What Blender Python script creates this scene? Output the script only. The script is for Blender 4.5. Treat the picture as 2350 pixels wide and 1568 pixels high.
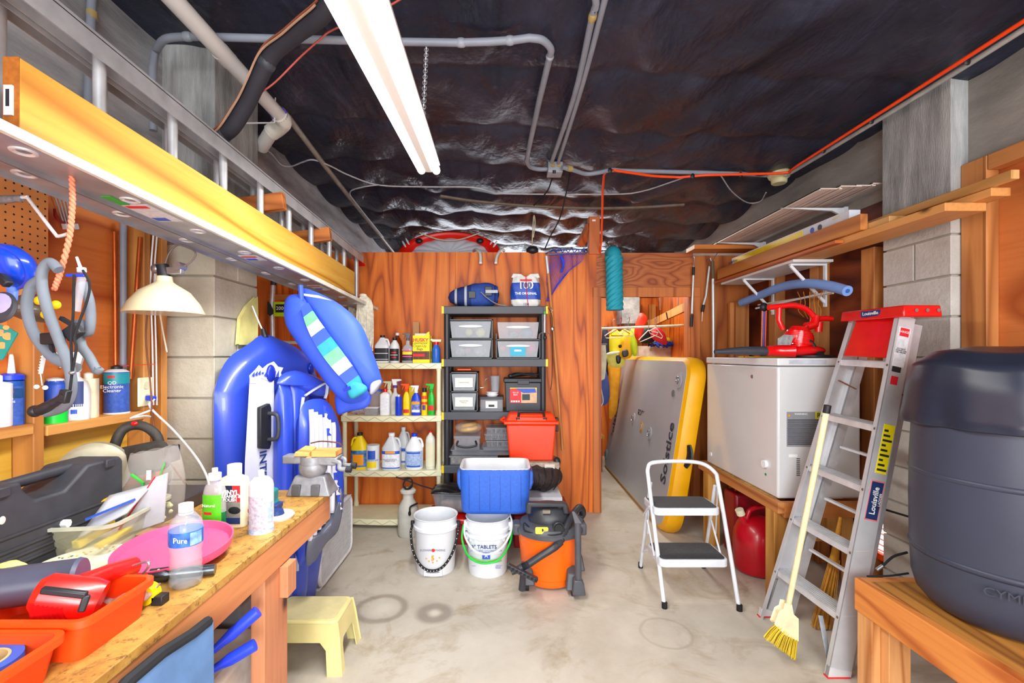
import bpy, math, random
from mathutils import Vector as V, Matrix
random.seed(7)
PI = math.pi
for o in list(bpy.data.objects): bpy.data.objects.remove(o)
SC = bpy.context.scene
COL = SC.collection
# ---------------- camera, light, exposure ----------------
F = 1044.0; EH = 1.47; VPX = 1148
cd = bpy.data.cameras.new('camera'); cam = bpy.data.objects.new('camera', cd); COL.objects.link(cam)
cam.location = (0, 0, EH); cam.rotation_euler = (PI / 2, 0, 0)
cd.sensor_width = 36; cd.lens = 36 * F / 2350; cd.shift_y = 31 / 2350; cd.shift_x = (1175 - VPX) / 2350; cd.clip_start = .02
SC.camera = cam
w = bpy.data.worlds.new('sky'); SC.world = w; w.use_nodes = True
bg = w.node_tree.nodes['Background']; bg.inputs[0].default_value = (.83, .91, 1, 1); bg.inputs[1].default_value = 1.6
def area(name, loc, rot, sx, sy, power, col):
    l = bpy.data.lights.new(name, 'AREA'); l.shape = 'RECTANGLE'; l.size = sx; l.size_y = sy; l.energy = power; l.color = col
    o = bpy.data.objects.new(name, l); o.location = loc; o.rotation_euler = rot; COL.objects.link(o); return o
area('added_daylight_fill', (.5, -2.58, 1.6), (PI / 2, 0, 0), 3.6, 2.4, 175, (.93, .97, 1))  # daylight fill added behind the camera; its open door is assumed and unseen
area('camera_flash_bounce', (-.1, -.35, 1.15), (math.radians(100), 0, 0), .5, .4, 12, (1, .98, .96))
area('loft_daylight', (.2, 7.0, 2.66), (-PI / 2, 0, 0), 3, .35, 26, (.85, .92, 1))
area('added_fill_behind_camera', (.6, -.9, 2.62), (0, 0, 0), .3, 1.3, 30, (1, .99, .95))  # overhead fill lamp added out of view to brighten the room, no known fixture
area('fluorescent_tube_light', (-.33, 1.48, 2.262), (math.radians(10), 0, math.radians(3)), .12, 1.95, 46, (1, .99, .95))
area('closet_ceiling_light', (1.3, 5.3, 2.72), (0, 0, 0), .5, .5, 36, (1, .96, .85))
SC.view_settings.view_transform = 'Standard'; SC.view_settings.look = 'None'
SC.view_settings.exposure = .24; SC.view_settings.gamma = 1; SC.view_settings.use_curve_mapping = False
# ---------------- pixel <-> world ----------------
def ray(px, py):
    return V(((px - VPX) / F, 1, (815 - py) / F))
def PY(px, py, Y):
    d = ray(px, py); t = Y / d.y; return V((d.x * t, Y, EH + d.z * t))
def PX(px, py, X):
    d = ray(px, py); t = X / d.x; return V((X, d.y * t, EH + d.z * t))
def PZ(px, py, Z):
    d = ray(px, py); t = (Z - EH) / d.z; return V((d.x * t, d.y * t, Z))
# ---------------- materials ----------------
def lin(h):
    if isinstance(h, tuple): return h if len(h) == 4 else h + (1,)
    h = h.lstrip('#'); r = []
    for i in (0, 2, 4):
        c = int(h[i:i + 2], 16) / 255; r.append(c / 12.92 if c <= .04045 else ((c + .055) / 1.055) ** 2.4)
    return (*r, 1)
MATS = {}
class N:
    def __init__(s, name):
        s.m = bpy.data.materials.new(name); s.m.use_nodes = True; s.t = s.m.node_tree
        s.b = s.t.nodes['Principled BSDF']
    def n(s, typ, **k):
        x = s.t.nodes.new('ShaderNode' + typ)
        for a, v in k.items():
            if a.startswith('i_'):
                kk = a[2:]; kk = int(kk) if kk.isdigit() else kk.replace('_', ' ')
                x.inputs[kk].default_value = v
            else: setattr(x, a, v)
        return x
    def l(s, a, b): s.t.links.new(a, b)
    def coords(s, scale=(1, 1, 1), kind='Object', rot=(0, 0, 0)):
        tc = s.n('TexCoord'); mp = s.n('Mapping'); mp.inputs['Scale'].default_value = scale; mp.inputs['Rotation'].default_value = rot
        if kind == 'World':
            g = s.n('NewGeometry'); s.l(g.outputs['Position'], mp.inputs[0])
        else: s.l(tc.outputs[kind], mp.inputs[0])
        return mp.outputs[0]
    def noise(s, co, scale, detail=4, rough=.55, dist=0):
        x = s.n('TexNoise', i_Scale=scale, i_Detail=detail, i_Roughness=rough, i_Distortion=dist); s.l(co, x.inputs['Vector']); return x.outputs['Fac']
    def ramp(s, fac, stops):
        r = s.n('ValToRGB'); e = r.color_ramp.elements
        while len(e) < len(stops): e.new(.5)
        for q, (p, c) in zip(e, stops): q.position = p; q.color = lin(c)
        s.l(fac, r.inputs[0]); return r.outputs[0]
    def mix(s, fac, a, b, mode='MIX'):
        x = s.n('Mix', data_type='RGBA', blend_type=mode)
        for sock, v in ((x.inputs['Factor'], fac), (x.inputs[6], a), (x.inputs[7], b)):
            if hasattr(v, 'links'): s.l(v, sock)
            elif sock.name == 'Factor': sock.default_value = v
            else: sock.default_value = lin(v)
        return x.outputs[2]
    def math(s, op, a, b=0.):
        x = s.n('Math', operation=op)
        for i, v in enumerate((a, b)):
            if hasattr(v, 'links'): s.l(v, x.inputs[i])
            else: x.inputs[i].default_value = v
        return x.outputs[0]
    def bump(s, h, strength=.3, dist=.01):
        x = s.n('Bump', i_Strength=strength, i_Distance=dist); s.l(h, x.inputs['Height']); s.l(x.outputs[0], s.b.inputs['Normal'])
def mat(name, col, rough=.5, metal=0, var=.12, scale=14, bump=0, trans=0, alpha=1, coat=0, ior=1.45, emit=0, sss=0, spec=.5):
    if name in MATS: return MATS[name]
    N_ = N(name); b = N_.b
    if var:
        f = N_.noise(N_.coords(), scale, 5)
        c = lin(col); d = tuple(x * (1 - 2 * var) for x in c[:3]); e = tuple(min(1, x * (1 + var)) for x in c[:3])
        N_.l(N_.ramp(f, [(.3, d), (.7, e)]), b.inputs['Base Color'])
        if bump: N_.bump(f, bump, .004)
    else: b.inputs['Base Color'].default_value = lin(col)
    b.inputs['Roughness'].default_value = rough; b.inputs['Metallic'].default_value = metal
    b.inputs['Transmission Weight'].default_value = trans; b.inputs['Alpha'].default_value = alpha
    b.inputs['Coat Weight'].default_value = coat; b.inputs['IOR'].default_value = ior
    b.inputs['Specular IOR Level'].default_value = spec
    if emit: b.inputs['Emission Color'].default_value = lin(col); b.inputs['Emission Strength'].default_value = emit
    MATS[name] = N_.m; return N_.m
def wood(name, light, dark, axis='Z', bands=9, scale=1.6, stretch=.13, knots=True, rough=.55, mid=None, seedoff=0, blotch=.35):
    """sawn wood: growth-ring bands from stretched noise, fine fibre, knots"""
    if name in MATS: return MATS[name]
    N_ = N(name); sc = [1, 1, 1]; sc['XYZ'.index(axis)] = stretch
    co = N_.coords(tuple(sc), 'World' if seedoff >= 0 else 'Object')
    n = N_.noise(co, scale, 2, .45, .3)
    x = N_.math('MULTIPLY', n, bands); fr = N_.math('PINGPONG', x, .5)
    c1 = N_.ramp(fr, [(.0, dark), (.16, mid or light), (.5, light)])
    sc2 = [60, 60, 60]; sc2['XYZ'.index(axis)] = 3
    fib = N_.noise(N_.coords(tuple(sc2), 'World'), 1, 3)
    c2 = N_.mix(N_.math('MULTIPLY', N_.math('SUBTRACT', fib, .45), 1.1), c1, dark)
    big = N_.noise(N_.coords((1, 1, 1), 'World'), 1.7, 4)
    c3 = N_.mix(N_.ramp(big, [(.35, (0, 0, 0)), (.75, (blotch,) * 3)]), c2, dark)
    if knots:
        v = N_.n('TexVoronoi', i_Scale=2.3); sk = [1, 1, 1]; sk['XYZ'.index(axis)] = .6
        N_.l(N_.coords(tuple(sk), 'World'), v.inputs['Vector'])
        k = N_.ramp(v.outputs['Distance'], [(.02, (1, 1, 1)), (.06, (0, 0, 0))])
        c3 = N_.mix(k, c3, tuple(q * .25 for q in lin(dark)[:3]))
    N_.l(c3, N_.b.inputs['Base Color']); N_.b.inputs['Roughness'].default_value = rough
    N_.bump(fib, .15, .002); MATS[name] = N_.m; return N_.m
# ---------------- geometry ----------------
def frame(z, up=V((0, 0, 1))):
    z = V(z).normalized(); x = up.cross(z)
    if x.length < 1e-4: x = V((1, 0, 0)).cross(z)
    x.normalize(); y = z.cross(x); return x, y, z
def cat(pts, n=6, closed=False):
    P = [V(p) for p in pts]; out = []; m = len(P)
    rng = range(m if closed else m - 1)
    for i in rng:
        a = P[(i - 1) % m] if closed or i else P[0] * 2 - P[1]; b = P[i]; c = P[(i + 1) % m]
        d = P[(i + 2) % m] if closed or i + 2 < m else P[-1] * 2 - P[-2]
        for k in range(n):
            t = k / n
            out.append(.5 * (2 * b + (c - a) * t + (2 * a - 5 * b + 4 * c - d) * t * t + (3 * b - a - 3 * c + d) * t ** 3))
    if not closed: out.append(P[-1])
    return out
class G:
    def __init__(s): s.v = []; s.f = []
    def add(s, vs, fs):
        n = len(s.v); s.v += [V(p) for p in vs]; s.f += [tuple(i + n for i in f) for f in fs]; return s
    def box(s, a, b):
        x0, x1 = sorted((a[0], b[0])); y0, y1 = sorted((a[1], b[1])); z0, z1 = sorted((a[2], b[2]))
        return s.hexa([(x0, y0, z0), (x1, y0, z0), (x1, y1, z0), (x0, y1, z0), (x0, y0, z1), (x1, y0, z1), (x1, y1, z1), (x0, y1, z1)])
    def hexa(s, p): return s.add(p, [(0, 3, 2, 1), (4, 5, 6, 7), (0, 1, 5, 4), (1, 2, 6, 5), (2, 3, 7, 6), (3, 0, 4, 7)])
    def bar(s, p, q, w, h, up=V((0, 0, 1))):
        p, q = V(p), V(q); x, y, z = frame(q - p, V(up))
        c = [(-w / 2, -h / 2), (w / 2, -h / 2), (w / 2, h / 2), (-w / 2, h / 2)]
        return s.hexa([p + x * a + y * b for a, b in c] + [q + x * a + y * b for a, b in c])
    def tube(s, pts, r, n=8, closed=False, flat=1.):
        P = [V(p) for p in pts]; m = len(P); rr = r if isinstance(r, (list, tuple)) else [r] * m
        base = len(s.v); x = None
        for i in range(m):
            if closed: t = P[(i + 1) % m] - P[i - 1]
            else: t = P[min(i + 1, m - 1)] - P[max(i - 1, 0)]
            if t.length < 1e-9: t = V((0, 0, 1))
            t.normalize()
            if x is None: x = frame(t)[0]
            else:
                x = x - t * x.dot(t)
                if x.length < 1e-6: x = frame(t)[0]
                x.normalize()
            y = t.cross(x)
            for k in range(n):
                a = 2 * PI * k / n; s.v.append(P[i] + x * (math.cos(a) * rr[i]) + y * (math.sin(a) * rr[i] * flat))
        L = m if closed else m - 1
        for i in range(L):
            for k in range(n):
                j = (i + 1) % m; s.f.append((base + i * n + k, base + i * n + (k + 1) % n, base + j * n + (k + 1) % n, base + j * n + k))
        if not closed:
            s.f.append(tuple(base + k for k in reversed(range(n)))); s.f.append(tuple(base + (m - 1) * n + k for k in range(n)))
        return s
    def cyl(s, p, q, r, r2=None, n=16): return s.tube([p, q], [r, r if r2 is None else r2], n)
    def lathe(s, prof, c=(0, 0, 0), n=24, M=None, sy=1., a0=0, a1=2 * PI, sq=0):
        """prof: list of (r, z); open or solid; sq>0 makes a rounded-square section"""
        c = V(c); base = len(s.v); full = abs(a1 - a0 - 2 * PI) < 1e-6; m = n if full else n + 1
        for r, z in prof:
            for k in range(m):
                a = a0 + (a1 - a0) * k / n; ca, sa = math.cos(a), math.sin(a)
                if sq:
                    e = 1 - sq * .75; ca = math.copysign(abs(ca) ** e, ca); sa = math.copysign(abs(sa) ** e, sa)
                p = V((r * ca, r * sa * sy, z)); s.v.append((M @ p if M else p) + c)
        for i in range(len(prof) - 1):
            for k in range(n):
                k2 = (k + 1) % m; s.f.append((base + i * m + k, base + i * m + k2, base + (i + 1) * m + k2, base + (i + 1) * m + k))
        if full:
            if prof[0][0] > 1e-6: s.f.append(tuple(base + k for k in reversed(range(m))))
            if prof[-1][0] > 1e-6: s.f.append(tuple(base + (len(prof) - 1) * m + k for k in range(m)))
        return s
    def prism(s, poly, o, u, v, h):
        """polygon in plane (o,u,v) extruded by vector h"""
        o, u, v, h = V(o), V(u), V(v), V(h); n = len(poly); A = [o + u * a + v * b for a, b in poly]
        return s.add(A + [p + h for p in A], [tuple(reversed(range(n))), tuple(range(n, 2 * n))] + [(i, (i + 1) % n, n + (i + 1) % n, n + i) for i in range(n)])
    def ell(s, c, r, n=16, m=10, M=None):
        if not isinstance(r, (tuple, list)): r = (r, r, r)
        prof = [(math.sin(PI * i / m), -math.cos(PI * i / m)) for i in range(m + 1)]
        S = Matrix.Diagonal(V(r)); S = (M.to_3x3() @ S) if M else S
        return s.lathe(prof, c, n, S)
    def grid(s, fn, nu, nv, cu=False, cv=False):
        base = len(s.v); mu = nu if cu else nu + 1; mv = nv if cv else nv + 1
        for i in range(mu):
            for j in range(mv): s.v.append(V(fn(i / nu, j / nv)))
        for i in range(nu):
            for j in range(nv):
                a = i * mv + j; b = ((i + 1) % mu) * mv + j; j2 = (j + 1) % mv
                s.f.append((a, b, ((i + 1) % mu) * mv + j2, i * mv + j2))
        return s
    def xf(s, M): s.v = [M @ p for p in s.v]; return s
    def b(s, name, m, parent=None, smooth=True, bev=0, sub=0, solid=0, seg=2, kind=None, ang=38):
        me = bpy.data.meshes.new(name); off = V((0, 0, 0)); loc = V((0, 0, 0))
        if parent is not None:
            r = parent
            while r.parent: r = r.parent
            if not r.get('_l'): off = V(r.location)
        else:
            xs = [p.x for p in s.v]; ys = [p.y for p in s.v]; zs = [p.z for p in s.v]
            off = loc = V(((min(xs) + max(xs)) / 2, (min(ys) + max(ys)) / 2, min(zs)))
        me.from_pydata([tuple(p - off) for p in s.v], [], s.f); me.validate(); me.materials.append(m)
        if smooth:
            me.polygons.foreach_set('use_smooth', [True] * len(me.polygons))
            if not sub: me.set_sharp_from_angle(angle=math.radians(ang))
        o = bpy.data.objects.new(name, me); COL.objects.link(o); o.location = loc
        if parent is not None: o.parent = parent
        if bev:
            d = o.modifiers.new('bevel', 'BEVEL'); d.width = bev; d.segments = seg; d.limit_method = 'ANGLE'; d.angle_limit = .6
            if smooth is False: pass
        if solid: d = o.modifiers.new('shell', 'SOLIDIFY'); d.thickness = solid; d.offset = 0
        if sub: d = o.modifiers.new('subdiv', 'SUBSURF'); d.levels = sub; d.render_levels = sub
        if kind: o['kind'] = kind
        return o
def tag(o, label, c=None, group=None):
    o['label'] = label
    if c: o['category'] = c
    if group: o['group'] = group
    return o
def thing(name, label, c, loc=(0, 0, 0), group=None, local=True, rz=0):
    o = bpy.data.objects.new(name, None); COL.objects.link(o); o.empty_display_size = .05
    o.location = loc; o.rotation_euler = (0, 0, rz)
    if local: o['_l'] = 1
    return tag(o, label, c, group)
def struct(o): o['kind'] = 'structure'; return o
def dup(root, loc, rz=None, label=None):
    r = root.copy(); COL.objects.link(r); r.location = loc
    if rz is not None: r.rotation_euler = (0, 0, rz)
    if label: r['label'] = label
    for ch in list(root.children):
        c = ch.copy(); COL.objects.link(c); c.parent = r
        for g in ch.children:
            d = g.copy(); COL.objects.link(d); d.parent = c
    return r
def text(s, size, o, u, v, m, parent, name='lettering', depth=.0008, align='CENTER', bold=0, wscale=1.):
    """flat lettering: origin o (centre), u = reading direction, v = up"""
    cu = bpy.data.curves.new('t', 'FONT'); cu.body = s; cu.size = size; cu.align_x = align; cu.align_y = 'CENTER'; cu.resolution_u = 2
    cu.extrude = depth / 2; cu.offset = bold; cu.space_line = .85
    t = bpy.data.objects.new('t', cu); COL.objects.link(t); dg = bpy.context.evaluated_depsgraph_get(); dg.update()
    me0 = bpy.data.meshes.new_from_object(t.evaluated_get(dg)); bpy.data.objects.remove(t)
    u, v = V(u).normalized(), V(v).normalized(); nn = u.cross(v); g = G()
    vs = [V(o) + u * (p.co.x * wscale) + v * p.co.y + nn * (p.co.z + depth) for p in me0.vertices]
    g.add(vs, [tuple(p.vertices) for p in me0.polygons]); bpy.data.meshes.remove(me0)
    return g.b(name, m, parent, smooth=False)
def rrect(x0, x1, y0, y1, r, n=4):
    out = []
    for cx, cy, a in ((x1 - r, y0 + r, -PI / 2), (x1 - r, y1 - r, 0), (x0 + r, y1 - r, PI / 2), (x0 + r, y0 + r, PI)):
        for k in range(n + 1): out.append((cx + r * math.cos(a + PI / 2 * k / n), cy + r * math.sin(a + PI / 2 * k / n)))
    return out
X, Y, Z = V((1, 0, 0)), V((0, 1, 0)), V((0, 0, 1))
# common materials
ALU = mat('aluminium', 'c4c6ca', .4, .4, .12, 9)
MESHG = 0
ALU2 = mat('bright_aluminium', 'dfe0e3', .35, .35, .08, 12)
STEEL = mat('zinc_steel', 'a9abb0', .35, .85, .12, 20)
WHITE = mat('white_plastic', 'e8eaee', .4, 0, .04)
CREAM = mat('cream_plastic', 'e6e2c0', .45, 0, .06, 6)
BLACK = mat('black_plastic', '1e1f24', .45, 0, .1)
DGREY = mat('dark_grey_plastic', '3a3c44', .5, 0, .1)
RUBBER = mat('black_rubber', '141417', .7, 0, .1)
CLEAR = mat('clear_plastic', 'eef0f2', .12, 0, 0, alpha=.28, spec=.8)
FROST = mat('frosted_plastic', 'bcc2cc', .25, 0, .03, alpha=.36)
PAPER = mat('white_paper', 'f2f2f0', .7, 0, .03)
RED = mat('red_plastic', 'e01212', .25, 0, .05, coat=.4)
ORANGE = mat('orange_plastic', 'f4500a', .4, 0, .05)
YEL = mat('yellow_plastic', 'f2d20c', .4, 0, .04)
BLUE = mat('blue_plastic', '1b3fd0', .35, 0, .05)
LUMB = wood('new_lumber', 'e8a45a', 'b9662a', 'Y', 7, 2.2, .08)
# ---------------- setting ----------------
XL, XR, YB = -1.68, 2.32, 4.25
def ceil_z(x): return 3.0 - .045 * (x + 1.68)
PLYB = wood('orange_plywood', 'f2862c', 'a44608', 'Z', 8, 3.4, .11, knots=False, mid='de6c16', blotch=.28)
PLYL = wood('left_wall_plywood', 'e0843c', 'b4511c', 'Y', 7, 1.6, .2, knots=True, blotch=.2)
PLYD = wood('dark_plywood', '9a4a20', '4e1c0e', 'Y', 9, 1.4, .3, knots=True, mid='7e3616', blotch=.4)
PLYR = wood('right_wall_plywood', 'd27a3c', 'a8501f', 'Y', 6, 1.4, .25, knots=True, blotch=.15)
PLYH = wood('swirled_plywood', 'c8743a', '8a3c18', 'X', 22, 3.6, .28, knots=False, mid='b4602a')
STUD = wood('aged_lumber', 'd09048', '96561e', 'Z', 6, 3, .07)
STUDY = wood('aged_lumber_level', 'd69a50', '9c5c22', 'Y', 6, 3, .07)
def concrete(name, a, b_, streak=1., bump=.35, sc=(1, 1, 1)):
    N_ = N(name); co = N_.coords(sc, 'World')
    f = N_.noise(co, 2.2, 8, .62); g = N_.noise(co, 38, 3, .6); h = N_.noise(N_.coords(tuple(q * 4 for q in sc), 'World'), 3, 5, .7)
    c = N_.ramp(f, [(.3, a), (.7, b_)]); c = N_.mix(N_.math('MULTIPLY', h, .35 * streak), c, tuple(q * .55 for q in lin(a)[:3]))
    v = N_.n('TexVoronoi', i_Scale=90.); N_.l(co, v.inputs['Vector'])
    p = N_.ramp(v.outputs['Distance'], [(.08, (.55,) * 3), (.2, (1, 1, 1))]); c = N_.mix(.55, c, p, 'MULTIPLY')
    N_.l(c, N_.b.inputs['Base Color']); N_.b.inputs['Roughness'].default_value = .85
    N_.bump(g, bump, .004); MATS[name] = N_.m; return N_.m
CONC = concrete('board_formed_concrete', '74767a', 'dcdee0', 1.4, .6, (2.2, .6, 3.0))
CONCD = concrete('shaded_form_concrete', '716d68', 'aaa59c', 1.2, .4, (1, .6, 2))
CONZ = concrete('column_form_concrete', '70716f', 'd4d4d2', 1.4, .7, (4.5, 4.5, .6))
BLK = concrete('concrete_block', 'b4ad99', 'e6e0ce', .8, .8)
BLKR = concrete('white_concrete_block', 'b0aba2', 'dedbd4', .8, .8)
MORT = concrete('mortar', 'a49e90', 'b8b2a2', .6, .6)
def floor_mat():
    N_ = N('stained_concrete_floor'); co = N_.coords((1, 1, 1), 'World')
    f = N_.noise(co, .9, 8, .65, .4); g = N_.noise(co, 5, 6, .65); h = N_.noise(co, 60, 3)
    c = N_.ramp(f, [(.28, 'b0a594'), (.5, 'd0c8ba'), (.72, 'deD8cc')]); c = N_.mix(N_.math('MULTIPLY', g, .5), c, '94897a')
    sp = N_.ramp(N_.noise(co, 2.6, 5, .7, .8), [(.52, (0, 0, 0)), (.7, (.7, .7, .7))]); c = N_.mix(sp, c, '96825e')
    def ring(x, y, r, wdt, col, amt, sxx=1.):
        nonlocal c
        vv = N_.n('VectorMath', operation='DISTANCE'); cc = N_.n('Combine' + 'XYZ')
        gg = N_.n('NewGeometry'); N_.l(gg.outputs['Position'], vv.inputs[0]); vv.inputs[1].default_value = (x, y, 0)
        d = N_.math('ADD', vv.outputs['Value'], N_.math('MULTIPLY', N_.math('SUBTRACT', g, .5), .035))
        k = N_.math('ABSOLUTE', N_.math('SUBTRACT', d, r)); m = N_.ramp(N_.math('DIVIDE', k, wdt), [(.3, (amt,) * 3), (1, (0, 0, 0))])
        c = N_.mix(m, c, col)
    p = PZ(880, 1396, 0); ring(p.x, p.y, .0, .115, 'd5cfc2', .7); ring(p.x - .015, p.y, .135, .03, '84786a', .6)
    p = PZ(998, 1407, 0); ring(p.x, p.y, .07, .05, '7d7267', .65); ring(p.x, p.y, 0, .04, 'd5cfc2', .7)
    p = PZ(1528, 1452, 0); ring(p.x, p.y, .13, .012, 'a89c8c', .6)
    N_.l(c, N_.b.inputs['Base Color']); N_.l(N_.ramp(g, [(.3, (.42,) * 3), (.7, (.7,) * 3)]), N_.b.inputs['Roughness']); N_.bump(h, .12, .002)
    return N_.m
FLOOR = floor_mat()
def foil():
    N_ = N('dark_plastic_vapour_barrier'); co = N_.coords((1, 1, 1), 'World')
    a = N_.noise(co, 1.6, 6, .6, .3); b2 = N_.noise(N_.coords((1.5, .7, 1), 'World'), 3.2, 4, .5, .25); c2 = N_.noise(co, 30, 4, .6, .2)
    col = N_.ramp(a, [(.3, '1c1c28'), (.55, '2e2f3e'), (.8, '454656')])
    st = N_.noise(N_.coords((9, .5, 1), 'World', (0, 0, .25)), 1.2, 4, .6); col = N_.mix(N_.ramp(st, [(.58, (0, 0, 0)), (.7, (.5,) * 3)]), col, '121019')
    d = N_.ramp(N_.noise(co, 7, 7, .8), [(.60, (0, 0, 0)), (.76, (.30,) * 3)]); col = N_.mix(d, col, '7a7688')
    N_.l(col, N_.b.inputs['Base Color']); N_.l(N_.ramp(a, [(.3, (.28,) * 3), (.7, (.46,) * 3)]), N_.b.inputs['Roughness'])
    h = N_.math('ADD', N_.math('MULTIPLY', b2, 1.2), N_.math('MULTIPLY', c2, .06)); N_.bump(h, .8, .06)
    N_.b.inputs['Specular IOR Level'].default_value = .42; N_.b.inputs['Specular Tint'].default_value = (.6, .75, 1, 1); return N_.m
FOIL = foil()
struct(G().box((-2.2, -2.6, -.12), (2.9, 7.3, 0)).b('floor', FLOOR, smooth=False))
def cg(u, v):
    x = -2.0 + 4.7 * u; y = -2.6 + 10 * v
    seam = abs(math.sin(PI * (y + .12) / .61)); q = abs(math.sin(PI * (x + .3) / .62))
    lump = .5 + .5 * math.sin(x * 3.1 + 1.3 * math.sin(y * 1.7)) * math.sin(y * 2.3 + x)
    far = min(1, max(0, (y - 3.4) / 1.2))
    return (x, y, ceil_z(x) + .05 - (.035 + .008 * far) * seam ** .6 - (.012 + .02 * far) * q ** .5 - .02 * lump - .006 * math.sin(17 * x + 9 * y) + (.012 * math.sin(9 * y + 4 * math.sin(5 * x))))
struct(G().grid(cg, 190, 360).b('ceiling', FOIL, ang=180))
# walls
struct(G().box((-1.84, -2.6, 0), (XL, 7.2, .93)).b('wall_left', CONC, smooth=False))
struct(G().box((-1.84, -2.6, .931), (XL, 2.5, 2.1)).b('wall_left_plywood', PLYL, smooth=False))
struct(G().box((-1.84, 2.5, .931), (XL + .001, 7.2, 2.1)).b('wall_left_rear', PLYB, smooth=False))
struct(G().box((-1.95, -2.6, 2.1), (XL + .002, 7.2, 3.2)).b('wall_left_beam', CONC, smooth=False))
struct(G().box((XR, -2.6, 0), (2.5, 2.2, 2.4)).b('wall_right', PLYR, smooth=False))
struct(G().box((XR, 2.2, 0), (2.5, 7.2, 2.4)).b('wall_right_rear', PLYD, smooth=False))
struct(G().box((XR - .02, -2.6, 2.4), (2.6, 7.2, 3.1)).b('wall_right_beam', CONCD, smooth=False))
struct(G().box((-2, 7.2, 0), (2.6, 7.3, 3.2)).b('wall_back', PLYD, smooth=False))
struct(G().box((-2, -2.75, 2.7), (2.6, -2.6, 3.2)).b('wall_front', CONC, smooth=False))
# plywood sheets of the partition
struct(G().box((XL, YB, 0), (-.42, YB + .02, 2.43)).b('wall_partition', PLYB, smooth=False))
for i, (a, b_) in enumerate(((-.418, .80), (.802, .90))):
    struct(G().box((a, YB, 0), (b_, YB + .02, 2.43)).b('wall_partition_sheet', PLYB, smooth=False))
struct(G().box((.90, YB, 2.1), (1.80, YB + .02, 2.425)).b('wall_partition_header', PLYH, smooth=False))
struct(G().box((1.80, YB, 0), (XR, YB + .02, 2.40)).b('wall_partition_right', wood('stained_board', 'bf7030', '8a4012', 'Z', 8, 2.2, .1), smooth=False))
TRIMW = wood('door_trim_wood', 'cd7636', '9c4a1a', 'Z', 5, 3, .05)
struct(G().box((.865, YB - .02, 0), (.93, YB, 2.1)).b('trim_1', TRIMW, smooth=False, bev=.003))
struct(G().box((.865, YB - .022, 2.01), (1.86, YB, 2.1)).b('trim_2', TRIMW, smooth=False, bev=.003))
struct(G().box((1.775, YB - .02, 0), (1.86, YB, 2.01)).b('trim_3', TRIMW, smooth=False, bev=.003))
struct(G().box((.93, YB - .005, 0), (.945, YB + .1, 2.01)).b('trim_4', TRIMW, smooth=False))
struct(G().box((1.757, YB - .005, 0), (1.775, YB + .1, 2.01)).b('trim_5', TRIMW, smooth=False))
# closet behind the door
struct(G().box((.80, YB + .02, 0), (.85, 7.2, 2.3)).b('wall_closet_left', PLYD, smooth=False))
struct(G().box((.85, 6.62, 0), (XR, 6.66, 2.3)).b('wall_closet_back', PLYB, smooth=False))
struct(G().box((XR - .03, YB + .03, 0), (XR + .005, 6.62, 2.3)).b('wall_closet_right', PLYB, smooth=False))
struct(G().box((XL, YB + .03, 2.26), (.80, 6.9, 2.30)).b('ceiling_loft', PLYB, smooth=False))
# block columns: every block a part
def column(name, x0, x1, y0, y1, ztop, zc, m, mc, label):
    c = struct(G().box((x0 + .012, y0 + .012, 0), (x1 - .012, y1 - .012, ztop - .005)).b(name, MORT, smooth=False))
    z = 0; k = 0; z1 = .04
    while z1 < ztop - .02:
        zt = min(z1 + .194, ztop)
        s = (x0 + x1) / 2 if False else None
        if k % 2 and (y1 - y0) > .3:
            ym = (y0 + y1) / 2
            for a, b_ in ((y0, ym - .005), (ym + .005, y1)):
                j = random.uniform(-.002, .002); G().box((x0 + j, a, z1), (x1 + j, b_, zt)).b('block', m, c, smooth=False, bev=.003, seg=1)
        else:
            j = random.uniform(-.002, .002); G().box((x0 + j, y0 + j, z1), (x1 + j, y1, zt)).b('block', m, c, smooth=False, bev=.003, seg=1)
        z1 += .2032; k += 1
    struct(G().box((x0 - .004, y0 - .004, ztop), (x1 + .004, y1, zc)).b(name + '_concrete', mc, smooth=False, bev=.004))
column('trim_column_left', XL + .004, -1.42, 2.26, 2.66, 2.02, 3.02, BLK, CONZ, '')
column('trim_column_right', 2.22, 2.50, 2.24, 2.64, 2.17, 2.86, BLKR, CONZ, '')
# left wall framing: studs, blocking shelves, pegboard
def board(a, b_, m, name, label, c='board', group=None, bev=.003):
    return tag(G().box(a, b_).b(name, m, smooth=False, bev=bev, seg=1), label, c, group)
def sboard(a, b_, m, name): return struct(G().box(a, b_).b(name, m, smooth=False, bev=.003, seg=1))
for y in (-.1, .75, 1.55): sboard((XL, y, .932), (-1.59, y + .038, 2.1), STUD, 'trim_stud')
sboard((XL, 2.03, .932), (-1.59, 2.068, 2.1), STUD, 'trim_stud')
sboard((XL, 2.15, .932), (-1.60, 2.188, 2.1), STUD, 'trim_stud')
sboard((XL, 1.592, 1.185), (-1.585, 2.028, 1.222), STUDY, 'trim_shelf')
sboard((XL, .79, 1.20), (-1.585, 1.548, 1.237), STUDY, 'trim_shelf')
YW = wood('yellow_pine_plank', 'dcb040', 'a8741c', 'Y', 8, 2, .15)
sboard((XL, .79, .935), (-1.66, 1.548, 1.19), YW, 'trim_plank'); sboard((XL, 1.592, .935), (-1.66, 2.028, 1.175), YW, 'trim_plank')
pb = struct(G().box((-1.588, .85, 1.76), (-1.582, 1.592, 2.36)).b('wall_pegboard', mat('hardboard', 'cc8448', .7, 0, .06, 3), smooth=False))
g = G()
for i in range(29):
    for j in range(23):
        y = .87 + i * .0254; z = 1.775 + j * .0254
        g.prism([(.0035 * math.cos(PI / 3 * k), .0035 * math.sin(PI / 3 * k)) for k in range(6)], (-1.5821, y, z), Y, Z, X * .0006)
g.b('holes', mat('peg_hole', '201008', .9, 0, 0), pb, smooth=False, kind='stuff')
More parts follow.
